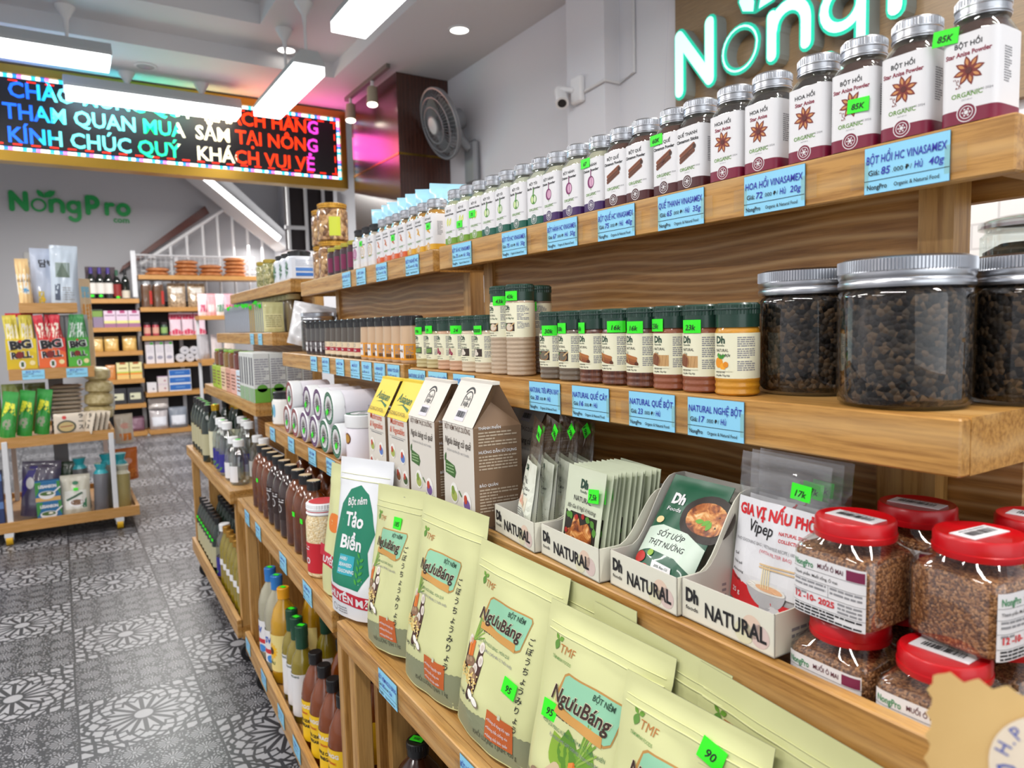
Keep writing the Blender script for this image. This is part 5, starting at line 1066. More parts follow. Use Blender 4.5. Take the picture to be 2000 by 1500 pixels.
# --- top shelf, middle unit
xs = [1.088, 1.034, .985, .932, .88, .83, .78]
for i, (x, k) in enumerate(zip(xs, ['turmeric']*3+['ginger']*4)):
    sj(k, 1, x, .028, '%s of the square %ss on the middle unit' % (ORD[i if i < 3 else i-3].capitalize(), WORD[k]), ('70', .002, .05) if i in (0, 4) else None)
for i, (x, k) in enumerate(((.715, 'round2'), (.655, 'round2'), (.59, 'round'))): sj(k, 1, x, .028, ('black-lidded square jar with a beige ring beside the ginger jars', 'second black-lidded square jar with a beige ring', 'black-lidded square jar with a big purple dot')[i], ('89', -.01, .062) if i == 1 else None)
AMBG = grains('nuts', ['#8a5f34', '#a97d4a', '#6d4826', '#c09a68'], 70, .8, .7); GOLDL = mat('#c8963a', .3, .6)
def goldjar(fill, lab, R_, H, lidc=GOLDL, sq=2.0):
    m = MB(); m.lathe([(R_-.004, 0), (R_, .004), (R_, H*.78), (R_-.006, H*.86)], fill, 28, sq); b = m.mesh('jar'); m = MB(); ribbed(m, R_-.003, H*.86, H, lidc, 36); l = m.mesh('lid'); q = [('jar', b), ('lid', l)]
    if lab:
        fn = cylmap(R_, H*.12, sq); m = MB(); m.grid(lambda u, v: fn(R_*(.45+.75*u), H*.5*v, .0005), 12, 1, mat(lab, .45), True); q.append(('label', m.mesh('label')))
    return q
GJ = goldjar(AMBG, '#c8d23a', .048, .118); GG = 'gold-lidded jars of dried fruit'
for i, (x, y, z, l) in enumerate(((.20, .062, 0, 'lower gold-lidded jar in the stack with a lime label'), (.20, .062, .1185, 'upper gold-lidded jar in the stack with a lime label'), (.06, .08, 0, 'lower gold-lidded jar in the farther stack'), (.06, .08, .1185, 'upper gold-lidded jar in the farther stack'))):
    spawn(GJ, 'dried_fruit_jar', l, 'jar', TX(1, 0, x, y, z), URZ[1]+.6, GG)
PJ = goldjar(mat('#3a1a24', .4, coat=.8), '#7a1a4a', .026, .085, mat('#b9b04a', .35, .5), 3)
for i, x in enumerate((.515, .45, .385, .315)): spawn(PJ, 'jam_jar', '%s small gold-lidded jar with a purple label' % ORD[i], 'jar', TX(1, 0, x, .034), URZ[1]-.2, 'small purple-labelled jars')
BLP = mat('#9fd4ea', .35, coat=.4); m, P = pouch(.105, .165, .03, BLP, Art().rect(-.04, .03, .04, .1, mat('#d8eef6', .4), 1).text('CHIA', 0, .11, .018, mat('#3a7a9a', .5), 'C', .02).bars(-.034, .09, .034, 5, .01, .005, mat('#7fb6cf', .5), 2), None, seed=77, wr=.0015); BP = m.mesh('pouch')
for i in range(7):
    sr_ = (-.12, RND.uniform(-.04, .04), URZ[1]+1.15); o = obj('blue_pouch', BP, None, settle(BP, TX(1, 0, .62+.062*i, .105), sr_), sr_); tag(o, '%s light blue pouch standing behind the turmeric and ginger jars' % ORD[i], 'pouch', 'light blue pouches behind the jars')
# --- third shelf, middle unit: white tubs
def tub(ringc):
    r = .041; m = MB(); m.lathe([(r-.003, 0), (r, .003), (r, .082), (r-.002, .085)], mat('#e6e2ea', .4), 32); b = m.mesh('tub')
    m = MB(); m.lathe([(r+.001, .085), (r+.0015, .088), (r+.0015, .112), (r-.001, .114), (.0, .1141)], WHC, 40, cap1=False)
    a = Art().ring(0, 0, r*.72, r*.97, mat(ringc, .5), 1, 36).ring(0, 0, 0, r*.62, LAB, 1, 24)
    a.bars(-.02, .006, .02, 3, .006, .0026, GREY, 2); rr = random.Random(4)
    for i in range(22): t = 2*pi*i/22; a.line([(r*.80*cos(t), r*.80*sin(t)), (r*.88*cos(t+.08), r*.88*sin(t+.08))], .0012, LAB, 2, False)
    m.art(a, lambda u, v, h: (u, v, .1142+h)); l = m.mesh('lid')
    fn = cylmap(r, .01); m = MB(); aa = Art().ell(.03, .05, .013, .013, R5('#6a3a2a'), 1).ell(.03, .05, .010, .010, R5('#b98a3a'), 2).rect(-.03, .045, -.012, .062, R5('#1c5a46'), 1).bars(-.03, .035, .02, 5, .006, .0026, R5('#c9a0b4'), 1).text('RAU CỦ', .0, .055, .009, R5('#c25a6a'), 'C', .01); m.art(aa, fn, .012, .0004); return [('tub', b), ('lid', l), ('label', m.mesh('label'))]
TB = {c: tub(h) for c, h in (('maroon', '#8a2e36'), ('purple', '#5a2a66'), ('green', '#1e6a48'))}
BOT = [(.32, 'maroon'), (.42, 'maroon'), (.525, 'purple'), (.63, 'purple'), (.73, 'green'), (.835, 'green')]; TOP = [(.37, 'maroon'), (.575, 'purple'), (.68, 'purple'), (.783, 'green')]
for row, (lst, z) in enumerate(((BOT, .0435), (TOP, .118))):
    cc = {}
    for x, c in lst:
        cc[c] = cc.get(c, 0)+1
        e = spawn(TB[c], 'white_tub', '%s white tub lying with a %s-ringed lid in the %s row' % (ORD[cc[c]-1], c, 'upper' if row else 'lower'), 'tub', TX(1, 2, x, .118, z), URZ[1], 'white tubs stacked on their sides', (pi/2, 0))
        obj('price_sticker', DOTST, e, (-.012+.02*RND.random(), -.01, .1156), (-pi/2, 0, .5))
for x, y, l in ((.905, .05, 'white tub standing upright beside the stacked tubs'), (.975, .135, 'white tub standing upright behind the yellow-topped cartons')): spawn(TB['green'], 'white_tub', l, 'tub', TX(1, 2, x, y), URZ[1]-.6, 'white tubs standing upright')
CO = MB(); r = .042; CO.lathe([(r-.006, 0), (r, .006), (r, .075), (r-.005, .085)], mat('#e9e8e4', .35, coat=.4), 30); cb = CO.mesh('jar')
fn = cylmap(r, .008); m = MB(); a = Art().ell(0, .038, .022, .024, R5('#17704e'), 1).text('Tảo', 0, .042, .017, LAB, 'C', .03, l=3).text('Biển', 0, .026, .015, LAB, 'C', .03, l=3).ell(-.03, .015, .012, .008, R5('#6a3a2a'), 2).ell(-.028, .035, .008, .02, R5('#4a8a5a'), 1).ell(.028, .04, .007, .022, R5('#7ab8d8'), 1).bars(-.02, .008, .02, 1, .004, .003, GREY, 2); m.art(a, fn, .012, .0004); cl = m.mesh('label')
m = MB(); ribbed(m, .037, .085, .108, BKC, 40, ring=False); cd_ = m.mesh('lid')
for x, y, l in ((.045, .05, 'white seaweed jar with a black lid at the end of the tubs'), (-.0, .145, 'white seaweed jar with a black lid half hidden behind its twin')): spawn([('jar', cb), ('label', cl), ('lid', cd_)], 'seaweed_jar', l, 'jar', TX(1, 2, x+.05, y), URZ[1]-.3, 'white seaweed jars with black lids')
# --- fourth shelf, middle unit: brown vinegar bottles
VIN = mat('#6a3410', .2, coat=.8, var=(9, '#4a2008')); VIND = mat('#2e130a', .2, coat=1.0)
def vin(liquid, art, lm=None): return bottle([(.030, 0), (.035, .004), (.035, .04), (.0345, .045), (.035, .05), (.035, .118), (.031, .14), (.022, .158), (.014, .166), (.014, .174)], liquid, BKC, .0165, .172, .194, (.0352, .05, .11, .045, lm, art) if lm else None)
VB = vin(VIN, None); VR_ = vin(VIND, Art().ell(0, .03, .016, .018, R5('#c2301f'), 1).ring(0, .03, .009, .011, LAB, 2).bars(-.02, .056, .02, 2, .006, .003, LAB, 2), mat('#2a1712', .4))
for i in range(9):
    x = .785-.079*i; k = i in (3, 4, 5)
    e = spawn(VR_ if k else VB, 'vinegar_bottle', '%s brown vinegar bottle with a black cap on the middle unit' % ORD[i], 'bottle', TX(1, 3, x, .06), URZ[1]+.1, 'brown vinegar bottles in a row')
    if i in (0, 1, 7): obj('price_sticker', sticker('', .018, .012, .035), e, (0, 0, .10))
    m = MB()
    obj('cap_disc', _ST.setdefault('disc', MB().lathe([(.0155, .1942), (.0, .1945)], mat('#c2aa84', .5), 20, cap0=False, cap1=False).mesh('cap_disc')), e)
for i in range(4): spawn(VB, 'vinegar_bottle', '%s brown vinegar bottle in the hidden second row' % ORD[i], 'bottle', TX(1, 3, .70-.12*i, .145), URZ[1], 'brown vinegar bottles in a row')
RICE = grains('rice', ['#e3cfa4', '#d8bd8a', '#ecdcb8'], 260, .6, .5)
m = MB(); m.lathe([(.035, 0), (.04, .005), (.04, .125), (.036, .138), (.034, .142)], RICE, 30); rb_ = m.mesh('jar'); m = MB(); ribbed(m, .037, .142, .168, WHC, 40); m.lathe([(.032, .1685), (.0, .1686)], mat('#c8202e', .4), 30, cap0=False, cap1=False); m.lathe([(.0372, .149), (.0374, .151)], mat('#c8202e', .4), 30, cap0=False, cap1=False); rl_ = m.mesh('lid')
fn = cylmap(.04, .012); m = MB(); m.grid(lambda u, v: fn(-.06+.12*u, .068*v, .0004), 24, 1, mat('#c8202e', .4), True); m.art(Art().text('GẠO', 0, .02, .02, LAB, 'C', .03).bars(-.02, .06, .02, 2, .006, .003, LAB, 2), fn, .012, .0003); rr_ = m.mesh('label')
for x, y, l in ((.895, .052, 'red and white jar of grains nearer the white and green bag'), (.895, .145, 'red and white jar of grains behind its twin')): 
    e = spawn([('jar', rb_), ('lid', rl_), ('label', rr_)], 'grain_jar', l, 'jar', TX(1, 3, x, y), URZ[1]-.2, 'red and white grain jars'); obj('price_sticker', sticker('', .02, .016, .0404), e, (0, 0, .09), (0, 0, -.5))
a = Art().ell(-.01, .15, .03, .02, R5('#e07a2a'), 1).poly([(-.09, .09), (.09, .08), (.09, .055), (-.09, .065)], RB, 2).text('KHUYẾN MÃI', 0, .066, .018, LAB, 'C', .03, fit=.12, l=3)
m, P = pouch(.12, .27, .045, LIME, a, LIMEG, seed=81); sm_ = m.mesh('seasoning_pouch'); sr_ = (-.10, .02, URZ[1]+.2); o = obj('seasoning_pouch', sm_, None, settle(sm_, TX(1, 3, 1.045, .036), sr_), sr_); tag(o, 'pale green pouch with a red band partly hidden by the white and green bag', 'pouch')
# --- bottom shelf, middle unit
OILY = mat('#c9981c', .15, coat=1.0, var=(7, '#a67a14')); OLIV = mat('#8a7a1c', .15, coat=1.0); CLR = mat('#a9a58e', .15, coat=1.0); BROW = mat('#7a3a0e', .15, coat=.8, var=(8, '#5a2408'))
BLUC = mat('#2a7ac8', .35, coat=.3); YELC = mat('#f0a81e', .35, coat=.3); GRNC = mat('#1a4a34', .35, coat=.3)
PB = [(.036, 0), (.042, .006), (.042, .11), (.040, .13), (.042, .15), (.040, .185), (.030, .222), (.016, .245), (.015, .252)]
a = Art().ell(0, .05, .02, .026, R5('#f0d02a'), 1).text('SV', 0, .062, .026, R5('#2a5ab8'), 'C', .04).rect(-.03, .028, .03, .042, R5('#c8303a'), 2).ell(.01, .012, .018, .012, R5('#3a8ad8'), 2)
SOY = bottle(PB, CLR, BLUC, .0175, .25, .292, (.0422, .03, .13, .06, LAB, a))
a = Art()
for i in range(14): a.leaf(0, .06, .026, .006, 2*pi*i/14, R5('#f0b81e'), 2)
a.ell(0, .06, .011, .011, R5('#4a2a16'), 4).text('DẦU', 0, .02, .014, R5('#2a5a2a'), 'C', .02)
SUN = bottle(PB, OILY, YELC, .0175, .25, .282, (.0422, .04, .15, .05, mat('#e9d68a', .3), a))
PG = [(.028, 0), (.031, .004), (.031, .15), (.026, .175), (.0145, .195), (.014, .2)]
COC = bottle(PG, OLIV, GRNC, .0165, .198, .258, (.0313, .02, .135, .05, LAB, Art().bars(-.02, .1, .025, 12, .007, .003, GREY, 1).text('CONTAINS', 0, .106, .008, DKG, 'C', .02).rect(-.045, .0, .045, .012, R5('#7fae3a'), 1)))
PV = [(.034, 0), (.038, .005), (.038, .135), (.033, .165), (.020, .195), (.014, .205), (.014, .212)]
BRG = bottle(PV, BROW, BKC, .0165, .21, .238, (.0382, .022, .125, .05, mat('#f0c41e', .4), Art().poly([(-.03, .082), (.028, .082), (.034, .09), (.028, .1), (-.03, .1)], R5('#c42a24'), 1).text('BRAGG', -.001, .085, .0125, LAB, 'C', .04, fit=.046).text('ORGANIC', 0, .070, .007, R5('#c42a24'), 'C', .03).text('APPLE CIDER', 0, .050, .0105, INK, 'C', .04, fit=.055).text('VINEGAR', 0, .037, .0105, INK, 'C', .04, fit=.042).ell(0, .022, .016, .006, R5('#c42a24'), 1).rect(-.05, 0, .05, .008, R5('#a83a1c'), 1)))
for pr, x, y, l, dot, g in ((SOY, .175, .06, 'blue-capped oil bottle nearest the far post', 1, 0), (SOY, .262, .062, 'blue-capped oil bottle next to the sunflower oil', 1, 0), (SUN, .345, .155, 'yellow-capped sunflower oil bottle in the back row', 0, 0), (SUN, .352, .062, 'yellow-capped sunflower oil bottle in the front row', 1, 0),
        (COC, .472, .058, 'green-capped bottle nearest the sunflower oil', 1, 0), (COC, .538, .056, 'middle green-capped bottle with a white label', 1, 0), (COC, .602, .054, 'green-capped bottle nearest the vinegar', 1, 0), (COC, .545, .135, 'green-capped bottle in the back row', 1, 0),
        (BRG, .70, .135, 'apple cider vinegar bottle in the back row', 0, 0), (BRG, .735, .056, 'apple cider vinegar bottle nearest the green-capped bottles', 0, 0), (BRG, .815, .056, 'middle apple cider vinegar bottle in the front row', 0, 0), (BRG, .895, .056, 'apple cider vinegar bottle third in the front row', 0, 0), (BRG, .975, .056, 'apple cider vinegar bottle partly behind the post', 0, 0), (BRG, .90, .15, 'apple cider vinegar bottle behind the front row of vinegar', 0, 0)):
    e = spawn(pr, 'oil_bottle' if pr is not BRG else 'vinegar_bottle', l, 'bottle', TX(1, 4, x, y), URZ[1]+RND.uniform(-.3, .3)+.3, 'bottles on the bottom shelf of the middle unit')
    if dot: capdot(e, {id(SOY): .292, id(SUN): .282, id(COC): .258}[id(pr)])
# big vinegar jugs under the pouches of the nearest unit
JUG = bottle([(.06, 0), (.068, .008), (.068, .14), (.06, .18), (.035, .225), (.018, .245), (.018, .252)], VIND, BKC, .021, .25, .275)
for i, (x, y, l) in enumerate(((.12, .105, 'big brown vinegar jug with a green tag on its cap'), (.27, .085, 'nearer big brown vinegar jug below the pouches'), (.20, .235, 'big brown vinegar jug at the back of the bottom shelf'), (.43, .09, 'big brown vinegar jug hidden below the 450 g pouch'))):
    e = spawn(JUG, 'vinegar_jug', l, 'bottle', TX(0, 4, x, y), URZ[0], 'big vinegar jugs on the bottom shelf')
    if i < 2: obj('price_sticker', sticker('95k', .026, .016), e, (0, .0, .2762), (-pi/2, 0, .6))
# --- far unit
WAT = tinted('clear_bottle', '#e6ecea', .12); NAVY = mat('#2e2a86', .4)
CLB = bottle([(.03, 0), (.034, .005), (.034, .12), (.030, .15), (.016, .172), (.016, .18)], WAT, WHC, .019, .178, .204, (.0343, .015, .085, .04, NAVY, Art().rect(-.018, .02, .018, .07, LAB, 1).leaf(-.01, .006, .03, .006, .5, R5('#5a8a3a'), 2).text('5%', 0, .05, .012, NAVY, 'C', .02)))
CLS = bottle([(.03, 0), (.034, .005), (.034, .085), (.028, .115), (.015, .135), (.015, .14)], WAT, WHC, .019, .138, .162, (.0343, .012, .07, .034, LAB, Art().rect(-.03, .036, .03, .052, R5('#4a9a6a'), 1).bars(-.028, .03, .028, 4, .006, .0026, GREY, 1)))
GRB = mat('#12241a', .12, coat=1.0); DKB = bottle([(.028, 0), (.031, .004), (.031, .16), (.022, .19), (.0135, .21), (.0135, .216)], GRB, BKC, .0155, .214, .242, (.0313, .03, .12, .05, mat('#b5b08e', .45), Art().bars(-.03, .08, .03, 7, .01, .005, R5('#4a5a3a'), 1)))
GDB = bottle([(.028, 0), (.031, .004), (.031, .17), (.022, .2), (.0145, .22), (.0145, .226)], GRB, mat('#c8a02a', .3, .8), .0165, .224, .25, (.0313, .03, .14, .05, mat('#d8d6b8', .45), Art().bars(-.03, .1, .03, 9, .01, .005, R5('#3a4a2a'), 1)))
OLB = bottle([(.028, 0), (.032, .004), (.032, .16), (.024, .19), (.0145, .215), (.0145, .22)], OLIV, mat('#b98a3a', .35, .6), .0155, .218, .245, (.0323, .09, .115, .045, LAB, None))
g4 = 'bottles on the fourth shelf of the far unit'
for pr, x, y, l in ((CLB, .73, .055, 'white-capped clear bottle farthest in the front row'), (CLB, .815, .052, 'middle white-capped clear bottle with a blue label'), (CLB, .90, .052, 'tall white-capped clear bottle nearest the short ones'), (CLB, .745, .135, 'white-capped clear bottle farthest in the back row'), (CLB, .85, .13, 'second white-capped clear bottle of the back row'), (CLB, .94, .125, 'third white-capped clear bottle of the back row'),
        (CLS, 1.01, .054, 'short white-capped clear bottle beside the tall ones'), (CLS, 1.10, .056, 'short white-capped bottle at the near end'), (CLS, 1.04, .135, 'short white-capped bottle in the back row'), (CLS, 1.13, .14, 'short white-capped bottle behind the one at the near end'),
        (GDB, .62, .055, 'gold-capped dark bottle next to the clear bottles'), (GDB, .61, .145, 'gold-capped dark bottle in the second row'), (GDB, .53, .145, 'gold-capped dark bottle farther along'), (DKB, .54, .036, 'black-capped dark bottle before the gold-capped ones'), (DKB, .45, .05, 'second black-capped dark bottle of the fourth shelf'), (DKB, .36, .05, 'third black-capped dark bottle of the fourth shelf'), (DKB, .27, .05, 'fourth black-capped dark bottle of the fourth shelf'), (DKB, .18, .05, 'fifth black-capped dark bottle of the fourth shelf'), (DKB, .09, .05, 'farthest black-capped dark bottle of the fourth shelf'), (DKB, .40, .13, 'black-capped dark bottle in the second row')):
    e = spawn(pr, 'clear_bottle' if pr in (CLB, CLS) else 'dark_bottle', l, 'bottle', TX(2, 3, x, y), URZ[2]+.2, g4)
    if RND.random() < .6: capdot(e, {id(CLB): .204, id(CLS): .162, id(GDB): .25, id(DKB): .242}[id(pr)], RND.random())
g5 = 'bottles on the bottom shelf of the far unit'; k = 0
for i in range(8):
    e = spawn(DKB, 'dark_bottle', '%s dark bottle with a green tag on the far bottom shelf' % ORD[i], 'bottle', TX(2, 4, .08+.066*i, .05), URZ[2]+.3, g5); obj('price_sticker', sticker('', .018, .012, .0318), e, (0, 0, .15))
for i in range(6): spawn(DKB, 'dark_bottle', '%s dark bottle in the second row of the far bottom shelf' % ORD[i], 'bottle', TX(2, 4, .1+.075*i, .13), URZ[2], g5)
spawn(CLB, 'clear_bottle', 'white-capped clear bottle between dark bottles and olive oil', 'bottle', TX(2, 4, .63, .062), URZ[2], g5, scale=1.15)
for i in range(6): spawn(OLB, 'oil_bottle', '%s golden oil bottle on the far bottom shelf' % ORD[i], 'bottle', TX(2, 4, .72+.075*i, .056), URZ[2]+.2, g5)
def carton(w, d, h, c, art=None, top=None, side=None):
    m = MB(); mm = mat(c, .5) if isinstance(c, str) else c; m.box(-w/2, -d/2, 0, w/2, d/2, h, mm, .0015 if min(w, d, h) > .02 else 0)
    if art: m.art(art, flatmap(0, -d/2-.0001), step=.0006)
    if side: m.art(side, lambda u, v, q: (w/2+.0001+q*2, u, v), step=.0006)
    if top: m.box(-w/2, -d/2, h-.012, w/2, d/2, h+.0008, mat(top, .5))
    return m.mesh('carton')
# third shelf of the far unit
sd = Art().rect(-.027, 0, .027, .05, R5('#6aa83a'), 1).bars(-.024, .155, .024, 11, .0085, .0045, R5('#9a9aa4'), 1).ell(0, .05, .018, .014, R5('#5a9a34'), 1, 14)
WC = carton(.085, .0555, .175, '#d3d6d4', Art().rect(-.04, 0, .04, .05, R5('#8fae8a'), 1).rect(-.03, .06, -.01, .16, R5('#5a5a66'), 1).rect(.01, .06, .03, .16, R5('#5a5a66'), 1), None, sd)
n_ = 0
for i in range(3):
    for j in range(4):
        if i and j > 1: continue
        o = obj('green_carton', WC, None, TX(2, 2, 1.15-.09*i, .031+.0568*j), (0, 0, URZ[2])); tag(o, '%s white carton with a green foot in %s rank of the far unit' % (ORD[j], ('the near', 'the second', 'the third')[i]), 'box', 'white cartons with green feet'); n_ += 1
for i, c in enumerate(('#cfe0ee', '#e3b0a4', '#d8a08e', '#e6c9a8', '#a8c23a', '#9ab82e')):
    o = obj('tea_carton', carton(.115, .07, .10, c, Art().bars(-.04, .08, .04, 5, .014, .006, R5('#8a5a4a'), 1)), None, TX(2, 2, .87-.122*i, .045), (0, 0, URZ[2])); tag(o, '%s pastel carton in the lower row of the far unit' % ORD[i], 'box', 'pastel cartons')
    e = spawn(goldjar(mat(('#8a6a2a', '#6a2a1e', '#7a4a1e')[i % 3], .2, coat=.9), None, .03, .075, mat(('#7fae4a', '#5a4a3a', '#8fb84a')[i % 3], .4), 3), 'square_jar', '%s square jar standing on a pastel carton' % ORD[i], 'jar', TX(2, 2, .87-.122*i, .045, .1008), URZ[2], 'square jars on the cartons')
# second shelf of the far unit: filed packs facing the near end
def pack(c, c2):
    m, P = pouch(.085, .115, .014, mat(c, .4, coat=.3), Art().rect(-.036, .012, .036, .07, mat(c2, .45), 1).bars(-.03, .064, .03, 6, .008, .004, R5('#a8a878'), 2), mat('#8d93a0', .5), .10, seed=91, wr=.0006); return m.mesh('pack')
PK = {'white': pack('#c6ccd6', '#dfe3ea'), 'yellow': pack('#d8b21e', '#e8c83a'), 'cream': pack('#d6d8a0', '#e6e6b4')}
for i in range(24):
    k = 'cream' if i < 5 else 'yellow' if i < 8 else 'white'; x = (.99-.036*i)
    e = spawn([('pack', PK[k])], 'seasoning_pack', '%s %s pack from the near end of the filed packs' % (ORD[i] if i < 20 else ('twenty-first', 'twenty-second', 'twenty-third', 'twenty-fourth')[i-20], k), 'pack', TX(2, 1, x, .058), URZ[2]+pi/2, 'seasoning packs filed in a row', (-.05, 0), extra=[('price_sticker', sticker('', .022, .014))] if False else ())
    if i: 
        e2 = e if e.type == 'EMPTY' else e; q = obj('price_sticker', sticker('', .022, .015), e2, (-.028+RND.uniform(-.012, .014), -.0052, .110+RND.uniform(-.008, .006)), (0, RND.uniform(-.4, .6), 0))
CRL = goldjar(mat('#6a5a3a', .3, coat=.8), None, .03, .145, mat('#d8cf9a', .4))
for i in range(9): spawn(CRL, 'tall_jar', '%s tall jar with a cream lid behind the filed packs' % ORD[i], 'jar', TX(2, 1, 1.0-.066*i, .134), URZ[2], 'tall jars with cream lids')
o = obj('lavender_box', carton(.36, .06, .15, '#93a0c4'), None, TX(2, 1, .22, .127), (0, 0, URZ[2])); tag(o, 'long lavender box behind the filed white packs', 'box')
# top shelf of the far unit
HERBM = grains('herbs_dry', ['#8a8a52', '#a3a06a', '#6d6f3e', '#b5ae7c'], 120, .6, .6)
for x, y, l in ((.63, .034, 'gold-lidded jar of dried herbs, farther one'), (.755, .034, 'gold-lidded jar of dried herbs beside the white leaf jar'), (.70, .10, 'gold-lidded herb jar standing in the second row'), (.84, .10, 'gold-lidded herb jar behind the white leaf jar')): spawn(goldjar(HERBM, None, .03, .108, mat('#b9a24a', .35, .6)), 'herb_jar', l, 'jar', TX(2, 0, x, y), URZ[2], 'jars of dried herbs')
hw2 = .044; a = Art()
for i in range(16): t = i*.7; a.leaf(-.012+.016*cos(t)*(i/16), .036+.022*sin(t)*(i/16), .016, .004, t, R5(('#2f6a4a', '#5a9a6a', '#3f7f5a')[i % 3]), 2+i % 3)
a.rect(.055, .008, .118, .02, R5('#3a7ad0'), 2).rect(.055, .026, .118, .038, R5('#5a90dc'), 2).bars(.055, .066, .118, 4, .006, .002, R5('#b8c4d8'), 2)
m = MB(); m.lathe([(hw2-.004, 0, 5), (hw2, .004, 6), (hw2, .078, 6), (hw2-.004, .084, 4)], mat('#dfe4ee', .35, coat=.3), 36); m.art(a, cylmap(hw2, .004, 6), .01, .0005); lj = m.mesh('jar'); m = MB(); ribbed(m, .040, .084, .104, BKC, 36, ring=False); ll = m.mesh('lid')
for i, (x, y) in enumerate(((1.135, .055), (1.04, .055), (.945, .055))): spawn([('jar', lj), ('lid', ll)], 'leaf_jar', ('white square jar printed with leaves at the near end', 'second white leaf jar in the row', 'third white leaf jar in the row')[i], 'jar', TX(2, 0, x, y), URZ[2], 'white leaf jars with black lids')
# ================================================================== island cart on the left
BAM = wood('bamboo', '#a87838', '#c4945a', '#b5853f', rough=.45)
cart = empty('display_cart', 'white-legged bamboo cart on yellow casters in the left aisle', 'shelf', (0, 4.93, 0)); PM = mat('#d6d8dc', .4); GP = mat('#8f9298', .5)
TR = [(-1.3, .36, 0, .95, .135, .06), (-1.2, .255, .02, .85, .62, .06), (-.255, .175, .12, .62, 1.008, .065), (-.182, .112, .17, .5, 1.395, .058)]
for x0, x1, y0, y1, z, h in TR:
    tr = obj('tray', MB().box(x0+.02, y0+.02, z-h+.01, x1-.02, y1-.02, z-h+.03, BAM), cart)
    for q in ((x0, y0, z-h, x1, y0+.018, z), (x0, y1-.018, z-h, x1, y1, z), (x0, y0+.018, z-h, x0+.018, y1-.018, z), (x1-.018, y0+.018, z-h, x1, y1-.018, z)): obj('rim', MB().box(*q, BAM), tr)
CZ = [t[4]-t[5]+.031 for t in TR]
for x, y in ((-.298, .03), (.235, .03), (-.298, .82), (.235, .82)): obj('post', MB().box(x-.014, y-.014, .06, x+.014, y+.014, .6, PM, .002), cart)
for x, y, w in ((-.03, .475, .04), (-.03, .30, .0)):
    if w: obj('centre_column', MB().box(x-w, y-.03, .1, x+w, y+.03, 1.36, GP), cart)
CY = mat('#d8a81a', .4)
for x, y in ((-.31, .03), (.25, .03), (-.31, .85), (.25, .85)):
    c = MB(); c.tube([(-.016, 0, .034), (.016, 0, .034)], .034, CY, 18); cs = obj('caster', c, cart, (x, y, 0)); f = MB(); f.box(-.022, -.03, .05, .022, .03, .076, PM); f.box(-.021, -.012, .03, -.0175, .012, .06, PM); f.box(.0175, -.012, .03, .021, .012, .06, PM); obj('fork', f, cs)
for x in (-.135, .085): obj('price_card', price_card('BIG ROLL', '12', 'Gói', '', .11, .055), cart, (x, .1195, 1.0))
def CP(x, y, t, dz=0): return (x, 4.93+y, CZ[t]+dz+.0006)
# top tier: tall pouches
SIL = mat('#aeb8cc', .35, coat=.3)
def plainpouch(w, h, t, c, art, seed, c2=None): m, P = pouch(w, h, t, mat(c, .35, coat=.35) if isinstance(c, str) else c, art, c2, seed=seed, wr=.0018, maxe=.018); return m.mesh('pouch')
def item(name, me, label, cat, loc, rz=0, tilt=(0, 0), group=None):
    if isinstance(me, MB): me = me.mesh(name)
    rot = (tilt[0], tilt[1], rz); o = obj(name, me, None, settle(me, loc, rot) if 'canister' not in name else loc, rot); return tag(o, label, cat, group)
item('snack_pouch', plainpouch(.155, .36, .07, SIL, Art().text('담백', .005, .25, .05, INK, 'C', .03).rect(-.05, .02, -.02, .1, R5('#c9b04a'), 1).ell(-.03, .05, .016, .016, R5('#e8c23a'), 2).poly([(.03, .14), (.06, .17), (.06, .13)], R5('#5a3a4a'), 2), 101), 'tall silver-blue pouch with black lettering on the cart top', 'pouch', CP(-.035, .295, 3), .1)
item('snack_pouch', plainpouch(.145, .375, .06, mat('#b9c6d4', .35, coat=.3), Art().rect(-.045, .18, .03, .27, R5('#7f8f8a'), 1).poly([(-.045, .18), (.03, .18), (-.01, .27)], R5('#5a6a5e'), 2).rect(-.05, .04, -.022, .14, R5('#4a5568'), 1).bars(-.01, .12, .05, 6, .014, .006, GREY, 1), 102), 'tall pale pouch with a clear window on the cart top', 'pouch', CP(.052, .226, 3), -.05, (-.03, .03))
for i, (x, y, r, c) in enumerate(((-.142, .225, .2, '#e8c48a'), (-.145, .285, .2, '#e2a860'), (-.142, .36, .2, '#d8b07a'))):
    item('snack_pouch', plainpouch(.068, .29-.02*i, .05, c, Art().rect(-.035, .08, .035, .2, R5('#e9e6de'), 1).text('BÁNH', 0, .15, .025, R5('#8a6a3a'), 'C', .02).ell(0, .1, .018, .014, R5('#5aa0d0'), 2), 103+i), ('orange and white pouch at the front left of the cart top', 'second orange pouch on the cart top', 'hindmost orange pouch on the cart top')[i], 'pouch', CP(x, y, 3), r, (-.03, -.04), 'orange pouches on the cart top')
item('snack_pouch', plainpouch(.07, .58, .04, '#e6c9a0', Art().rect(-.03, .32, .03, .42, R5('#e0963a'), 1).rect(-.025, .46, .025, .53, R5('#8fc4d8'), 1), 109), 'white and orange pouch standing at the right end of the cart', 'pouch', CP(.165, .38, 2, .0), .5)
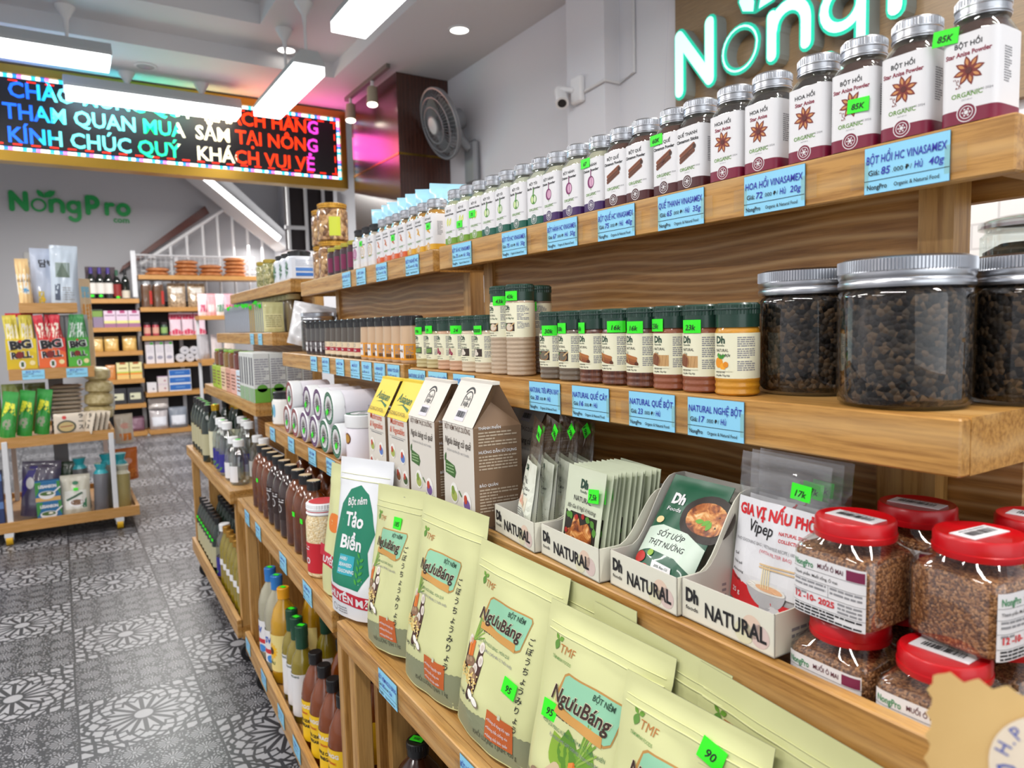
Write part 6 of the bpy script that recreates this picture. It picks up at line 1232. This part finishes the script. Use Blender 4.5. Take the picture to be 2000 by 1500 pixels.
# second tier: display cartons of seaweed rolls (lettering kept, the mascot left out)
def bigroll(w, h, c1, c2, k):
    m = MB(); m.box(-w/2, -.05, 0, w/2, .05, h*.58, mat(c1, .4)); m.box(-w/2, .045, h*.58, w/2, .05, h, mat('#b9bcc2', .5)); a = Art()
    a.poly([(-w/2, .005), (w/2, .005), (w/2, h*.30), (0, h*.42), (-w/2, h*.34)], mat(c2, .4), 1)
    for dx, dy, q, l in ((0, 0, LAB, 3), (0, 0, INK, 4)):
        b = .09 if q is LAB else .06
        a.text('BiG', dx, h*.40, .066*k, q, 'C', b, 0, fit=.105*k+(.012*k if q is LAB else 0), rot=.1, l=l); a.text('R  LL', dx, h*.22, .050*k, q, 'C', b*.8, 0, fit=.098*k+(.010*k if q is LAB else 0), rot=.06, l=l)
    a.ell(-.010*k, h*.275, .019*k, .021*k, R5('#7a1f1a'), 5).ell(-.004*k, h*.535, .008*k, .008*k, R5('#c8302a'), 5)
    a.ell(0, h*.09, .016*k, .024*k, LAB, 3).rect(-.007*k, h*.05, .007*k, h*.14, R5('#3a5a34'), 4).ell(w*.33, h*.12, .014, .014, R5('#e8d8a0'), 3); m.art(a, flatmap(0, -.05), step=.0006); return m.mesh('carton')
for i, (x, w, c1, c2, k, cc, nm) in enumerate(((-.185, .150, '#e0c61e', '#d2b416', 1, '#d8c84a', 'yellow'), (-.034, .138, '#d2342a', '#e2662e', 1, '#c81e34', 'red'), (.102, .112, '#3f9a2e', '#4fae34', .8, '#2f8a44', 'green'))):
    e = empty('snack_carton', '%s display carton of seaweed rolls on the cart' % nm, 'box', CP(x, .196, 2, .03), (0, 0, 0), 'seaweed roll cartons on the cart'); obj('carton', bigroll(w, .31, c1, c2, k), e)
    sk = plainpouch(.05, .17, .02, cc, Art().rect(-.018, .03, .018, .12, R5('#e8e2d0' if i != 2 else '#cfd8d6'), 1), 111+i)
    for j in range(5): o = obj('snack_stick', sk, e, (-w*.30+w*.15*j, -.022+.013*(j % 3), .15), (.0, RND.uniform(-.2, .2), RND.uniform(-.4, .4)))
item('flyer_card', carton(.14, .004, .055, '#c81e34', Art().ell(-.04, .027, .018, .018, R5('#e87a7a'), 1)), 'small red card standing behind the yellow carton', 'card', CP(-.19, .33, 2, .31), .1)
item('backing_board', carton(.15, .006, .33, '#b5c2c9'), 'pale blue-grey board standing behind the green carton', 'board', CP(.09, .28, 2, .02), -.15)
# third tier: green bags, noodle packs, beige rolls
GB2 = plainpouch(.088, .27, .05, '#2f8f3a', Art().poly([(-.03, .12), (.0, .16), (.04, .13), (.03, .2), (-.02, .21)], R5('#d8d83a'), 2).ell(.01, .08, .03, .03, R5('#8a8f7a'), 1).text('맛', .01, .15, .03, R5('#1a3a1a'), 'C', .02), 121)
for i, x in enumerate((-.285, -.205, -.12, -.375)): item('green_bag', GB2, ('green snack bag leaning at the left on the cart', 'middle green snack bag on the cart', 'green snack bag nearest the noodle packs', 'green snack bag at the outer left on the cart')[i], 'bag', CP(x, .10+.02*i, 1, .02), -.5, (-.06, .12), 'green snack bags on the cart')
for i in range(3): item('olive_bag', plainpouch(.11, .3, .05, '#6a7432', None, 130), '%s olive bag standing at the back of the cart tier' % ORD[i], 'bag', CP(-.37+.115*i, .36, 1, .02), .1, (0, 0), 'olive bags at the back')
NP = MB(); NP.grid(lambda u, v: ((u-.5)*.17, -(.0125*max(0, 1-abs(2*u-1)**4)**.5*max(0, 1-abs(2*v-1)**4)**.5), .13*(v)), 14, 14, mat('#cbbfae', .4, coat=.4)); NP.grid(lambda u, v: ((u-.5)*.17, (.0125*max(0, 1-abs(2*u-1)**4)**.5*max(0, 1-abs(2*v-1)**4)**.5), .13*(v)), 14, 14, mat('#cbbfae', .4, coat=.4), flip=True)
NP.art(Art().ell(-.02, .05, .05, .038, R5('#4a4a3a'), 1).ell(-.02, .05, .04, .028, R5('#b5a06a'), 2).line([(-.05, .05), (.01, .055)], .006, R5('#8a4a2e'), 3).text('ラース', .055, .1, .03, INK, 'C', .03, vert=True, l=3).ell(-.03, .105, .011, .011, R5('#c83a3a'), 3), lambda u, v, h: (u, -.0134-h, v)); NPM = NP.mesh('noodle_pack')
item('noodle_pack', NPM, 'noodle pack showing its printed bowl on the cart', 'noodles', CP(.03, .07, 1, .012), -.05, (-.12, 0), 'noodle packs on the cart')
for i in range(11): item('noodle_pack', NPM, '%s noodle pack of the flat pile beside the green bags' % ORD[i], 'noodles', CP(.02, .315, 1, .014+.026*i), -.2+.1*(i % 3), (-pi/2, 0), 'noodle packs on the cart')
for i in range(4): item('noodle_pack', NPM, '%s slanted noodle pack by the end of the cart' % ORD[i], 'noodles', CP(.095+.027*i, .086+.013*i, 1, .012), -1.1, (-.25, 0), 'noodle packs on the cart')
ROLLM = mat('#b8a670', .5, coat=.4, bump=(120, .5), var=(40, '#d4c596'))
for i, (x, y, z, r) in enumerate(((.195, .27, .155, .08), (.20, .27, .237, .076), (.195, .27, .318, .072), (.19, .27, .072, .082))):
    m = MB(); m.lathe([(r*.7, -.04), (r, -.025), (r*1.03, 0), (r, .025), (r*.7, .04)], ROLLM, 24); item('vermicelli_pack', m, ('lowest beige vermicelli round but one on the cart', 'third beige vermicelli round from below', 'topmost beige vermicelli round on the cart', 'lowest beige vermicelli round on the cart')[i], 'noodles', CP(x, y, 1, z), 0, (.06*(i-1), .05), 'beige vermicelli rounds')
# bottom tier
LS = Art().rect(-.062, 0, .062, .024, R5('#d2a868'), 1).poly([(-.062, .03), (-.062, .115), (-.03, .115), (-.045, .06)], R5('#3f8a44'), 1).poly([(.062, .03), (.062, .115), (.045, .115), (.05, .06)], R5('#3f8a44'), 1).text('LESANSON', 0, .08, .024, LAB, 'C', .05, fit=.09, l=3)
LS.ring(-.004, .043, 0, .042, LAB, 2, 24, pi, 2*pi, .75).ell(-.004, .044, .042, .016, LAB, 2).ell(-.004, .045, .036, .012, R5('#4a6a34'), 3).ell(.006, .047, .012, .006, R5('#e8e4d8'), 4).line([(.03, .05), (.062, .078)], .008, LAB, 4)
LSM = carton(.125, .06, .118, '#2a6a9a', LS)
item('soup_carton', LSM, 'lower blue and green soup carton on the cart floor', 'box', CP(-.108, .07, 0), .0, group='soup cartons'); item('soup_carton', LSM, 'upper blue and green soup carton of the two', 'box', CP(-.11, .072, 0, .119), .0, group='soup cartons')
for i in range(2): item('dark_blue_box', carton(.16, .1, .16, '#2a3a66', Art().rect(-.08, .11, .08, .15, R5('#5a7ab0'), 1)), ('lower dark blue box beside the cart post', 'upper dark blue box beside the cart post')[i], 'box', CP(-.405, .08, 0, .161*i), 0, group='dark blue boxes')
RNB = plainpouch(.155, .25, .06, mat('#c8c4b4', .35, coat=.5), Art().rect(-.056, .045, .056, .155, R5('#dcdcd6'), 1).ell(.005, .082, .042, .024, LAB, 2).ell(.005, .085, .034, .017, R5('#7a5a44'), 3).poly([(-.052, .105), (.03, .145), (.04, .135), (-.045, .095)], R5('#3f5f4a'), 4).poly([(.02, .05), (.056, .05), (.056, .11)], R5('#3f7a5a'), 2).ell(0, .2, .016, .012, R5('#3a7a5a'), 2), 141)
e = item('rice_noodle_bag', RNB, 'rice noodle bag with a printed bowl on the cart floor', 'bag', CP(.025, .075, 0), .05, (-.05, .03)); obj('price_sticker', sticker('', .024, .016), e, (0, -.034, .165))
def bundle(c, top, h, r):
    m = MB(); m.lathe([(r*.9, 0), (r, .01), (r*.97, h*.5), (r, h*.8), (r*.6, h*.88), (r*.9, h)], mat(c, .4, coat=.5, bump=(90, .6)), 18, mf=(lambda j: mat(top, .35, coat=.5) if j > 2 else mat(c, .4, coat=.5, bump=(90, .6)))); return m.mesh('bundle')
for i, (x, y, c, t, h, l) in enumerate(((.162, .10, '#6a6a70', '#2aa7b4', .30, 'grey noodle bundle with a turquoise tied top'), (.285, .13, '#a89a62', '#cfcab4', .27, 'khaki noodle bundle at the right end of the cart floor'), (.21, .2, '#8a8a80', '#2aa7b4', .34, 'noodle bundle with a turquoise top in the second row'), (.07, .22, '#5a5a5a', '#2aa7b4', .33, 'grey noodle bundle behind the rice noodle bag'), (.29, .24, '#9a9a92', '#2aa7b4', .33, 'noodle bundle with a turquoise top at the back right'))): item('noodle_bundle', bundle(c, t, h, .042), l, 'noodles', CP(x, y, 0), i, (0, .03))
item('purple_bag', plainpouch(.2, .33, .1, mat('#57506a', .3, coat=.6), Art().poly([(-.1, .1), (-.02, .3), (-.06, .3), (-.1, .2)], R5('#3a2f8a'), 1).ell(-.06, .2, .02, .035, LAB, 2), 151), 'dark purple bag behind the soup cartons', 'bag', CP(-.16, .2, 0), .1, (-.08, .1))
item('dark_green_bag', plainpouch(.16, .3, .08, '#2f4a2a', None, 152), 'dark green bag behind the soup cartons', 'bag', CP(-.02, .33, 0), -.1)
for i, (z, c, w, h) in enumerate(((.62, '#d8cdbc', .12, .2), (.40, '#d2702a', .15, .22))): item('orange_bag', plainpouch(w, h, .08, c, Art().rect(-w*.35, .02, w*.35, h*.35, R5('#e88a3a'), 1).ell(0, h*.6, .03, .02, R5('#e8b0a0'), 2), 160+i), ('pale bag with an orange foot at the end of the cart', 'orange bag at the end of the cart, under the pale one')[i], 'bag', (.34, 5.5, z-.165 if i == 0 else .2), .3)
item('white_canister', bottle([(.05, 0), (.055, .01), (.055, .16), (.03, .18)], mat('#d8dcd6', .4), mat('#1f8a8a', .4), .035, .18, .215)[0][1], 'white canister with a slanted red and yellow band by the cart', 'canister', (.235, 5.35, .705), .2)
# ================================================================== tall rack against the back wall
RW = wood('rack_pine', '#b07c3c', '#c8965a', '#bb8844'); rack = empty('wall_rack', 'tall wooden rack with a white wire back along the far wall', 'shelf', (0, 9.3, 0)); DKB2 = mat('#2c2a2c', .7)
SL = [(1.60, .28), (1.275, .34), (1.0, .34), (.675, .40), (.385, .45), (.055, .55)]; SR = [(1.875, 2.2), (1.50, 1.55), (1.165, 1.55), (.84, 1.58), (.50, 1.5), (.055, 1.3)]
for z, x0 in SL: obj('shelf_board', MB().box(x0, 0, z-.05, .822, .34, z, RW), rack)
for z, x1 in SR: obj('shelf_board', MB().box(.83, 0, z-.05, x1, .34, z, RW), rack)
obj('back_board', MB().box(.3, .342, 0, 1.6, .352, 1.58, DKB2), rack)
for x in (.30, .826, 1.28): obj('upright', MB().box(x-.02, .30, 0, x+.02, .34, 1.6 if x < .5 else 2.14, PM), rack)
obj('upright', MB().box(.765, .02, 1.62, .815, .06, 2.15, PM), rack); obj('foot', MB().box(.815, .0, 0, .845, .03, .02, PM), rack)
m = MB(); m.tube([(.79, .3, 2.13), (2.2, .3, 2.13)], .014, PM, 6)
for i in range(26): m.tube([(.84+.054*i, .3, 1.88), (.84+.054*i, .3, 2.13)], .003, PM, 4, False)
for i in range(5): m.tube([(.8, .3, 1.9+.05*i), (2.2, .3, 1.9+.05*i)], .003, PM, 4, False)
obj('wire_back', m, rack)
def RP(x, z, y=.1): return (x, 9.3+y, z+.0006)
WB = [(.04, 0), (.045, .005), (.045, .2), (.035, .245), (.016, .275), (.016, .30)]
def wine(cap, lab, art, a0=.06, a1=.18): return bottle(WB, mat('#141a16', .12, coat=1.0), mat(cap, .4), .019, .285, .355, (.0453, a0, a1, .06, mat(lab, .45), art), ribcap=False)
W1 = wine('#4a3a8a', '#dedad4', Art().ell(0, .08, .03, .03, R5('#8a86b0'), 1)); 
for i, x in enumerate((.36, .445, .53)):
    e = spawn(W1, 'wine_bottle', ('purple-capped wine bottle farthest from the white rack post', 'middle purple-capped wine bottle', 'purple-capped wine bottle beside the red-labelled one')[i], 'bottle', RP(x, 1.6), 0, 'purple-capped wine bottles')
    if i < 2: obj('price_sticker', sticker('', .035, .026, .0458), e, (0, 0, .035))
e = spawn(wine('#2f5a44', '#8a2a26', Art().ell(0, .09, .02, .01, R5('#d08a4a'), 1), .03, .18), 'wine_bottle', 'wine bottle with a red label and green neck', 'bottle', RP(.615, 1.6), 0, scale=.93); obj('price_sticker', sticker('', .035, .026, .0458), e, (0, 0, .02))
spawn(wine('#1c1c20', '#d2ccbc', None, .01, .1), 'wine_bottle', 'wine bottle with a low cream label and black neck', 'bottle', RP(.70, 1.6), 0, scale=.96)
item('dark_box', carton(.3, .08, .37, '#3a2430'), 'dark brown box standing behind the purple-capped wine', 'box', RP(.46, 1.6, .22)); item('yellow_box', carton(.03, .06, .1, '#d8a81e'), 'small yellow box at the end of the wine shelf', 'box', RP(.296, 1.6, .1))
pk = Art().rect(-.058, 0, .058, .045, R5('#9a6a8e'), 1).rect(-.058, .045, .058, .075, R5('#d8d88a'), 2).rect(-.02, .16, .03, .19, R5('#b04a7a'), 1).rect(-.05, .13, .05, .142, R5('#8a6a86'), 1); PKM = carton(.118, .08, .19, '#dcc8da', pk)
for i in range(3): item('pink_carton', PKM, '%s pink and white carton on the shelf under the wine' % ORD[i], 'box', RP(.515+.124*i, 1.275), 0, group='pink and white cartons')
item('purple_box', carton(.1, .1, .12, '#8a7a94'), 'grey-purple box at the end of the pink cartons', 'box', RP(.40, 1.275)); item('green_tub', carton(.1, .1, .08, '#7a9a4a', None, '#b8c4b0'), 'green-lidded box resting on the grey-purple box', 'box', RP(.395, 1.275, .1), 0)
bpy.data.objects['green_tub'].location.z = 1.275+.1212
GOLDB = plainpouch(.145, .17, .09, mat('#d2ac62', .35, coat=.4), None, 171)
for i, x in enumerate((.36, .515, .70)): item('gold_bag', GOLDB, ('gold bag at the left end of its shelf', 'middle gold bag on the rack', 'gold bag next to the rack upright')[i], 'bag', RP(x, 1.0), 0, group='gold bags on the rack')
yb = Art().rect(-.062, 0, .062, .05, R5('#e0c078'), 1).rect(-.062, .05, .062, .068, R5('#e88a3a'), 2).rect(-.062, .068, .062, .085, R5('#b8cc5a'), 2).rect(-.04, .12, .04, .132, R5('#8a6a3a'), 1).rect(-.03, .17, .03, .19, R5('#a85a2e'), 1); YBM = carton(.125, .08, .19, '#e6dfa8', yb)
for i in range(2): item('yellow_carton', YBM, ('cream and yellow carton beside the orange pack', 'cream and yellow carton next to the rack upright')[i], 'box', RP(.61+.135*i, .675), 0, group='cream and yellow cartons')
item('orange_pack', plainpouch(.1, .17, .06, '#c9864a', None, 172), 'orange pack beside the cream and yellow cartons', 'pack', RP(.49, .675))
KB2 = carton(.165, .12, .185, '#33343a', Art().rect(-.055, .05, .055, .125, R5('#d8d8bc'), 1).ell(-.03, .085, .018, .012, R5('#3a3a3a'), 2))
for i in range(2): item('black_box', KB2, ('black box with a cream label, left of the pair', 'black box with a cream label next to the rack upright')[i], 'box', RP(.545+.175*i, .385), 0, group='black boxes with cream labels')
item('mauve_bag', plainpouch(.2, .17, .12, mat('#7a5668', .5, bump=(60, .5)), None, 173), 'mauve checked bag on the lowest board', 'bag', RP(.70, .055)); item('mauve_bag', plainpouch(.19, .13, .12, mat('#6a4a5c', .5, bump=(60, .5)), None, 174), 'darker mauve bag behind the checked one', 'bag', RP(.71, .055, .24))
ORN = mat('#c98550', .4, coat=.5, bump=(110, .7), var=(30, '#b06a36'))
for i, (x, n) in enumerate(((1.04, 2), (1.36, 4), (1.64, 3), (1.92, 5))):
    for j in range(n):
        m = MB(); m.lathe([(.10, 0), (.128, .012), (.13, .03), (.10, .045)], ORN, 24); item('cracker_disc', m, '%s round orange cracker pack from below in the %s pile' % (ORD[j], ORD[i]), 'crackers', RP(x+.012*(j % 2), 1.875+.0465*j, .15), j, group='round orange cracker packs')
BJ2 = goldjar(mat('#5a3a22', .25, coat=1.0, bump=(70, .5)), '#b8322a', .06, .31, mat('#b9bcc0', .35, .7), 4)
for i, x in enumerate((.91, 1.035)): spawn(BJ2, 'square_jar', ('tall brown jar with a silver lid next to the rack upright', 'tall brown jar with a silver lid beside the nut bags')[i], 'jar', RP(x, 1.5), 0, 'tall brown jars with red labels')
NB = plainpouch(.2, .29, .12, mat('#8a745c', .35, coat=.7, bump=(50, .8), var=(45, '#c9b294')), Art().rect(-.06, .17, .06, .235, R5('#dddcd6'), 1), 175)
for i, x in enumerate((1.24, 1.46)): item('nut_bag', NB, ('bag of nuts with a white label beside the brown jars', 'bag of nuts with a white label, farther right')[i], 'bag', RP(x, 1.5, .14), 0, group='bags of nuts')
SB = lambda c1, c2: bottle([(.03, 0), (.036, .005), (.036, .12), (.03, .13)], mat(c1, .35, coat=.6), mat('#2a2226', .4), .034, .13, .16, (.0362, .03, .1, .06, mat(c2, .4), None))
for i, (x, c1, c2) in enumerate(((.895, '#a83a48', '#d2a090'), (.985, '#a83a48', '#d2a090'), (1.075, '#2a4a38', '#8ab06a'))): spawn(SB(c1, c2), 'condiment_jar', ('red condiment jar next to the rack upright', 'second red condiment jar on the rack', 'green condiment jar beside the pink pouches')[i], 'jar', RP(x, 1.165), 0, 'condiment jars')
PP = plainpouch(.128, .27, .05, '#e2ccd8', Art().rect(-.07, .19, .07, .25, R5('#b82a50'), 1).poly([(-.07, .01), (.07, .01), (.07, .05), (.0, .08), (-.07, .04)], R5('#c8385e'), 1), 176)
for i, x in enumerate((1.2, 1.335, 1.47)): item('pink_pouch', PP, '%s pink and white pouch on the rack' % ORD[i], 'pouch', RP(x, 1.165), 0, group='pink and white pouches')
WCM = carton(.09, .09, .26, '#d8d4da', Art().ell(0, .07, .03, .022, R5('#9a98a8'), 1).bars(-.03, .2, .03, 4, .02, .006, R5('#b0a8b4'), 1))
for i in range(3): e = item('white_carton', WCM, '%s tall white carton on the middle shelf of the rack' % ORD[i], 'box', RP(.905+.102*i, .84), 0, group='tall white cartons'); obj('price_sticker', sticker('', .03, .022), e, (.02, -.046, .235))
CANW = MB().lathe([(.046, 0), (.05, .004), (.05, .14), (.046, .145)], mat('#d9d8dc', .4), 24); CANW.art(Art().ring(0, 0, .028, .04, R5('#b4b2ba'), 1).ell(0, 0, .02, .014, R5('#8a8a94'), 1), lambda u, v, h: (u, v, .1452+h)); CANM = CANW.mesh('canister')
for i, (x, z) in enumerate(((1.23, 0), (1.335, 0), (1.44, 0), (1.282, .088), (1.387, .088))): item('white_canister', CANM, '%s white canister lying with its end showing, %s row' % (ORD[i if i < 3 else i-3], 'lower' if i < 3 else 'upper'), 'canister', RP(x, .84+.051+z, .2), 0, (pi/2, 0), 'white canisters on their sides')
WS = carton(.1, .1, .115, '#dcdade', Art().ell(.015, .04, .012, .012, R5('#8a8a94'), 1)); WS2 = carton(.11, .1, .09, '#d8d0d0', Art().ell(.02, .04, .012, .01, R5('#a86a7a'), 1), '#c9a8cc')
item('small_white_box', WS, 'small white box standing alone on the rack', 'box', RP(.90, .50)); 
for i in range(2): item('small_white_box', WS2, ('lower small white box of the pair', 'upper small white box with a pink edge')[i], 'box', RP(1.02, .50+.0915*i), 0, group='pair of small white boxes')
BLB = carton(.24, .14, .085, '#dfe3ea', Art().rect(-.115, .012, .115, .078, R5('#2a66b4'), 1).rect(-.05, .04, .05, .052, R5('#6a9ad4'), 2))
for i in range(3): item('blue_box', BLB, ('lowest blue and white box of three', 'middle blue and white box of three', 'topmost blue and white box of three')[i], 'box', RP(1.205, .50+.0865*i), 0, group='blue and white boxes')
SACK = lambda c, s: plainpouch(.2, .25, .16, mat(c, .45, coat=.3, bump=(30, .6)), Art().rect(-.08, .04, .08, .15, R5('#d8dae2'), 1), s)
item('grain_sack', SACK('#b8b2b4', 181), 'pale grey sack with a white label on the lowest board', 'sack', RP(.955, .055)); item('grain_sack', SACK('#7f8794', 182), 'blue-grey sack on the lowest board', 'sack', RP(1.165, .055))
item('grain_sack', plainpouch(.22, .12, .1, mat('#cfc8c4', .45, coat=.3, bump=(30, .6)), None, 183), 'white sack lying on top of the pale grey sack', 'sack', RP(.96, .30, .1))
# pink packs on a low side shelf between rack and gondola
e = empty('side_shelf', 'small wooden side shelf full of pink packs beyond the far unit', 'shelf', (1.42, 8.3, 0)); obj('shelf_board', MB().box(-.12, 0, 1.33, .25, .3, 1.375, RW), e); obj('shelf_board', MB().box(-.12, 0, .86, .25, .3, .9, RW), e)
for x in (-.1, .22): obj('leg', MB().box(x-.015, .26, 0, x+.015, .29, 1.36, PM), e)
for i in range(4): item('pink_pack', plainpouch(.1, .24, .06, ('#d8c4cc', '#d89aa0', '#cfd0d4', '#d8a8b4')[i], Art().rect(-.04, .04, .04, .12, R5(('#a83a5a', '#e0c8c8', '#4a7a5a', '#b84a6a')[i]), 1), 190+i), '%s pink and white pack on the small side shelf' % ORD[i], 'pack', (1.36+.09*i, 8.42, 1.3756), 0, group='packs on the side shelf')
for i in range(3): item('grey_pack', plainpouch(.13, .27, .09, ('#a8a4a8', '#c0b4b4', '#d0c2b8')[i], None, 195+i), '%s grey plastic pack on the lower board of the side shelf' % ORD[i], 'pack', (1.345+.135*i, 8.42, .9006), .3, group='grey packs on the side shelf')
# ================================================================== things behind the gondolas and the nearest packet
wr = empty('wall_shelf', 'oak wall shelf with glass jars behind the nearest unit', 'shelf', (2.2, .2, 0)); obj('shelf_board', MB().box(-.35, -1.2, 1.14, .33, 4.2, 1.17, OAK), wr)
for y in (-1.0, 1.2, 2.9, 4.1): obj('bracket', MB().box(-.3, y-.02, 0, .32, y+.02, 1.14, OAKZ), wr)
HB = foodmat(bpy.data.materials.new('hibiscus'), [(.3, '#2a0f18'), (.5, '#5a2a38'), (.7, '#a0707c')], 40); BKF = mat('#1f1d14', .8, bump=(60, 1.0))
def glassjar(R_, H, fill, fh, lump=False):
    m = MB(); m.lathe([(R_*.9, .004), (R_*.95, .01), (R_*.93, fh), (R_*.6, fh+(.02 if lump else .003))], fill, 24); c = m.mesh('contents'); m = MB(); m.lathe([(R_*.95, 0), (R_, .008), (R_, H*.82), (R_*.9, H*.86), (R_*.9, H*.9)], GLASS, 40, cap1=False); g = m.mesh('glass')
    m = MB(); m.lathe([(R_*.95, H*.88), (R_*1.04, H*.89), (R_*1.04, H*.94), (R_, H*.96), (R_*.7, H), (0, H)], clear('glasslid', '#d8dcda', .3, .7, .15), 40, cap1=False); m.lathe([(R_*.98, H*.90), (R_*.98, H*.925)], mat('#8a6a70', .4), 30); return [('contents', c), ('glass', g), ('lid', m.mesh('lid'))]
g = 'glass storage jars behind the nearest unit'
spawn(glassjar(.05, .25, HB, .17), 'storage_jar', 'small glass jar of dried petals seen past the oak post', 'jar', (2.05, 1.02, 1.1706), 0, g); spawn(glassjar(.11, .265, BKF, .18, True), 'storage_jar', 'large glass jar of dark dried mushrooms at the shelf end', 'jar', (2.05, .81, 1.1706), 0, g)
spawn(glassjar(.1, .25, HB, .17), 'storage_jar', 'glass storage jar seen through the gap between two units', 'jar', (2.05, 2.45, 1.1706), 0, g)
m, P = pouch(.15, .12, .06, mat('#b5afa8', .3, coat=.7), None, None, seed=201, wr=.004); item('clear_bag', m, 'pale plastic bag in the gap between two oak units', 'bag', UP(1, 1.06, .385, 1.1246), -1.4, (-.1, .1))
for i in range(5): item('white_box', carton(.12, .1, .14+.02*(i % 2), '#cfcfd2', Art().bars(-.04, .1, .04, 4, .014, .006, GREY, 1)), '%s pale box on the wall shelf beyond the gap' % ORD[i], 'box', (2.3, 3.3+.16*i, 1.1706), -pi/2, group='pale boxes on the wall shelf')
# yellow packet close to the lens
YP = mat('#cfa868', .45, var=(6, '#dab77a')); m = MB(); w, h = .17, .17
def zz(x): return .004*(1-2*abs(((x/.012) % 1)-.5))
m.grid(lambda u, v: (-w/2+w*u+(zz(v*h)*(-1 if u < .02 else 0)), -.012*sin(pi*u)*sin(pi*v), h*v+(zz(w*u)*(1 if v > .98 else 0))), 84, 42, YP); m.grid(lambda u, v: (-w/2+w*u+(zz(v*h)*(-1 if u < .02 else 0)), .012*sin(pi*u)*sin(pi*v), h*v+(zz(w*u)*(1 if v > .98 else 0))), 84, 42, YP, flip=True)
a = Art().ell(-.033, .137, .028, .028, mat('#e2d3bd', .5), 1, 40); BI = mat('#5a66a8', .5)
for ch, t in (('H', 163), ('.', 150), ('P', 138), ('.', 121), ('N', 103), ('.', 86)): t = radians(t); a.text(ch, -.033+.0205*cos(t), .137+.0205*sin(t), .0085, BI, 'C', .01, rot=t-pi/2, l=2)
a.text('D', -.050, .129, .013, BI, 'C', .005, l=2, rot=.5)
def pf(u, v, hh): uu = (u+w/2)/w; vv = v/h; return (u, -.012*sin(pi*uu)*sin(pi*min(1, max(0, vv)))-hh-.0008, v)
m.art(a, pf, .01, .0003)
item('paper_packet', m, 'blurred yellow packet with a zigzag edge close to the lens', 'packet', (.395, .104, .841), radians(-66), (-.05, .02))
item('stand_carton', carton(.15, .12, .84, '#a98a62'), 'tall plain carton under the yellow packet with the zigzag edge', 'box', (.385, .098, 0), 0)
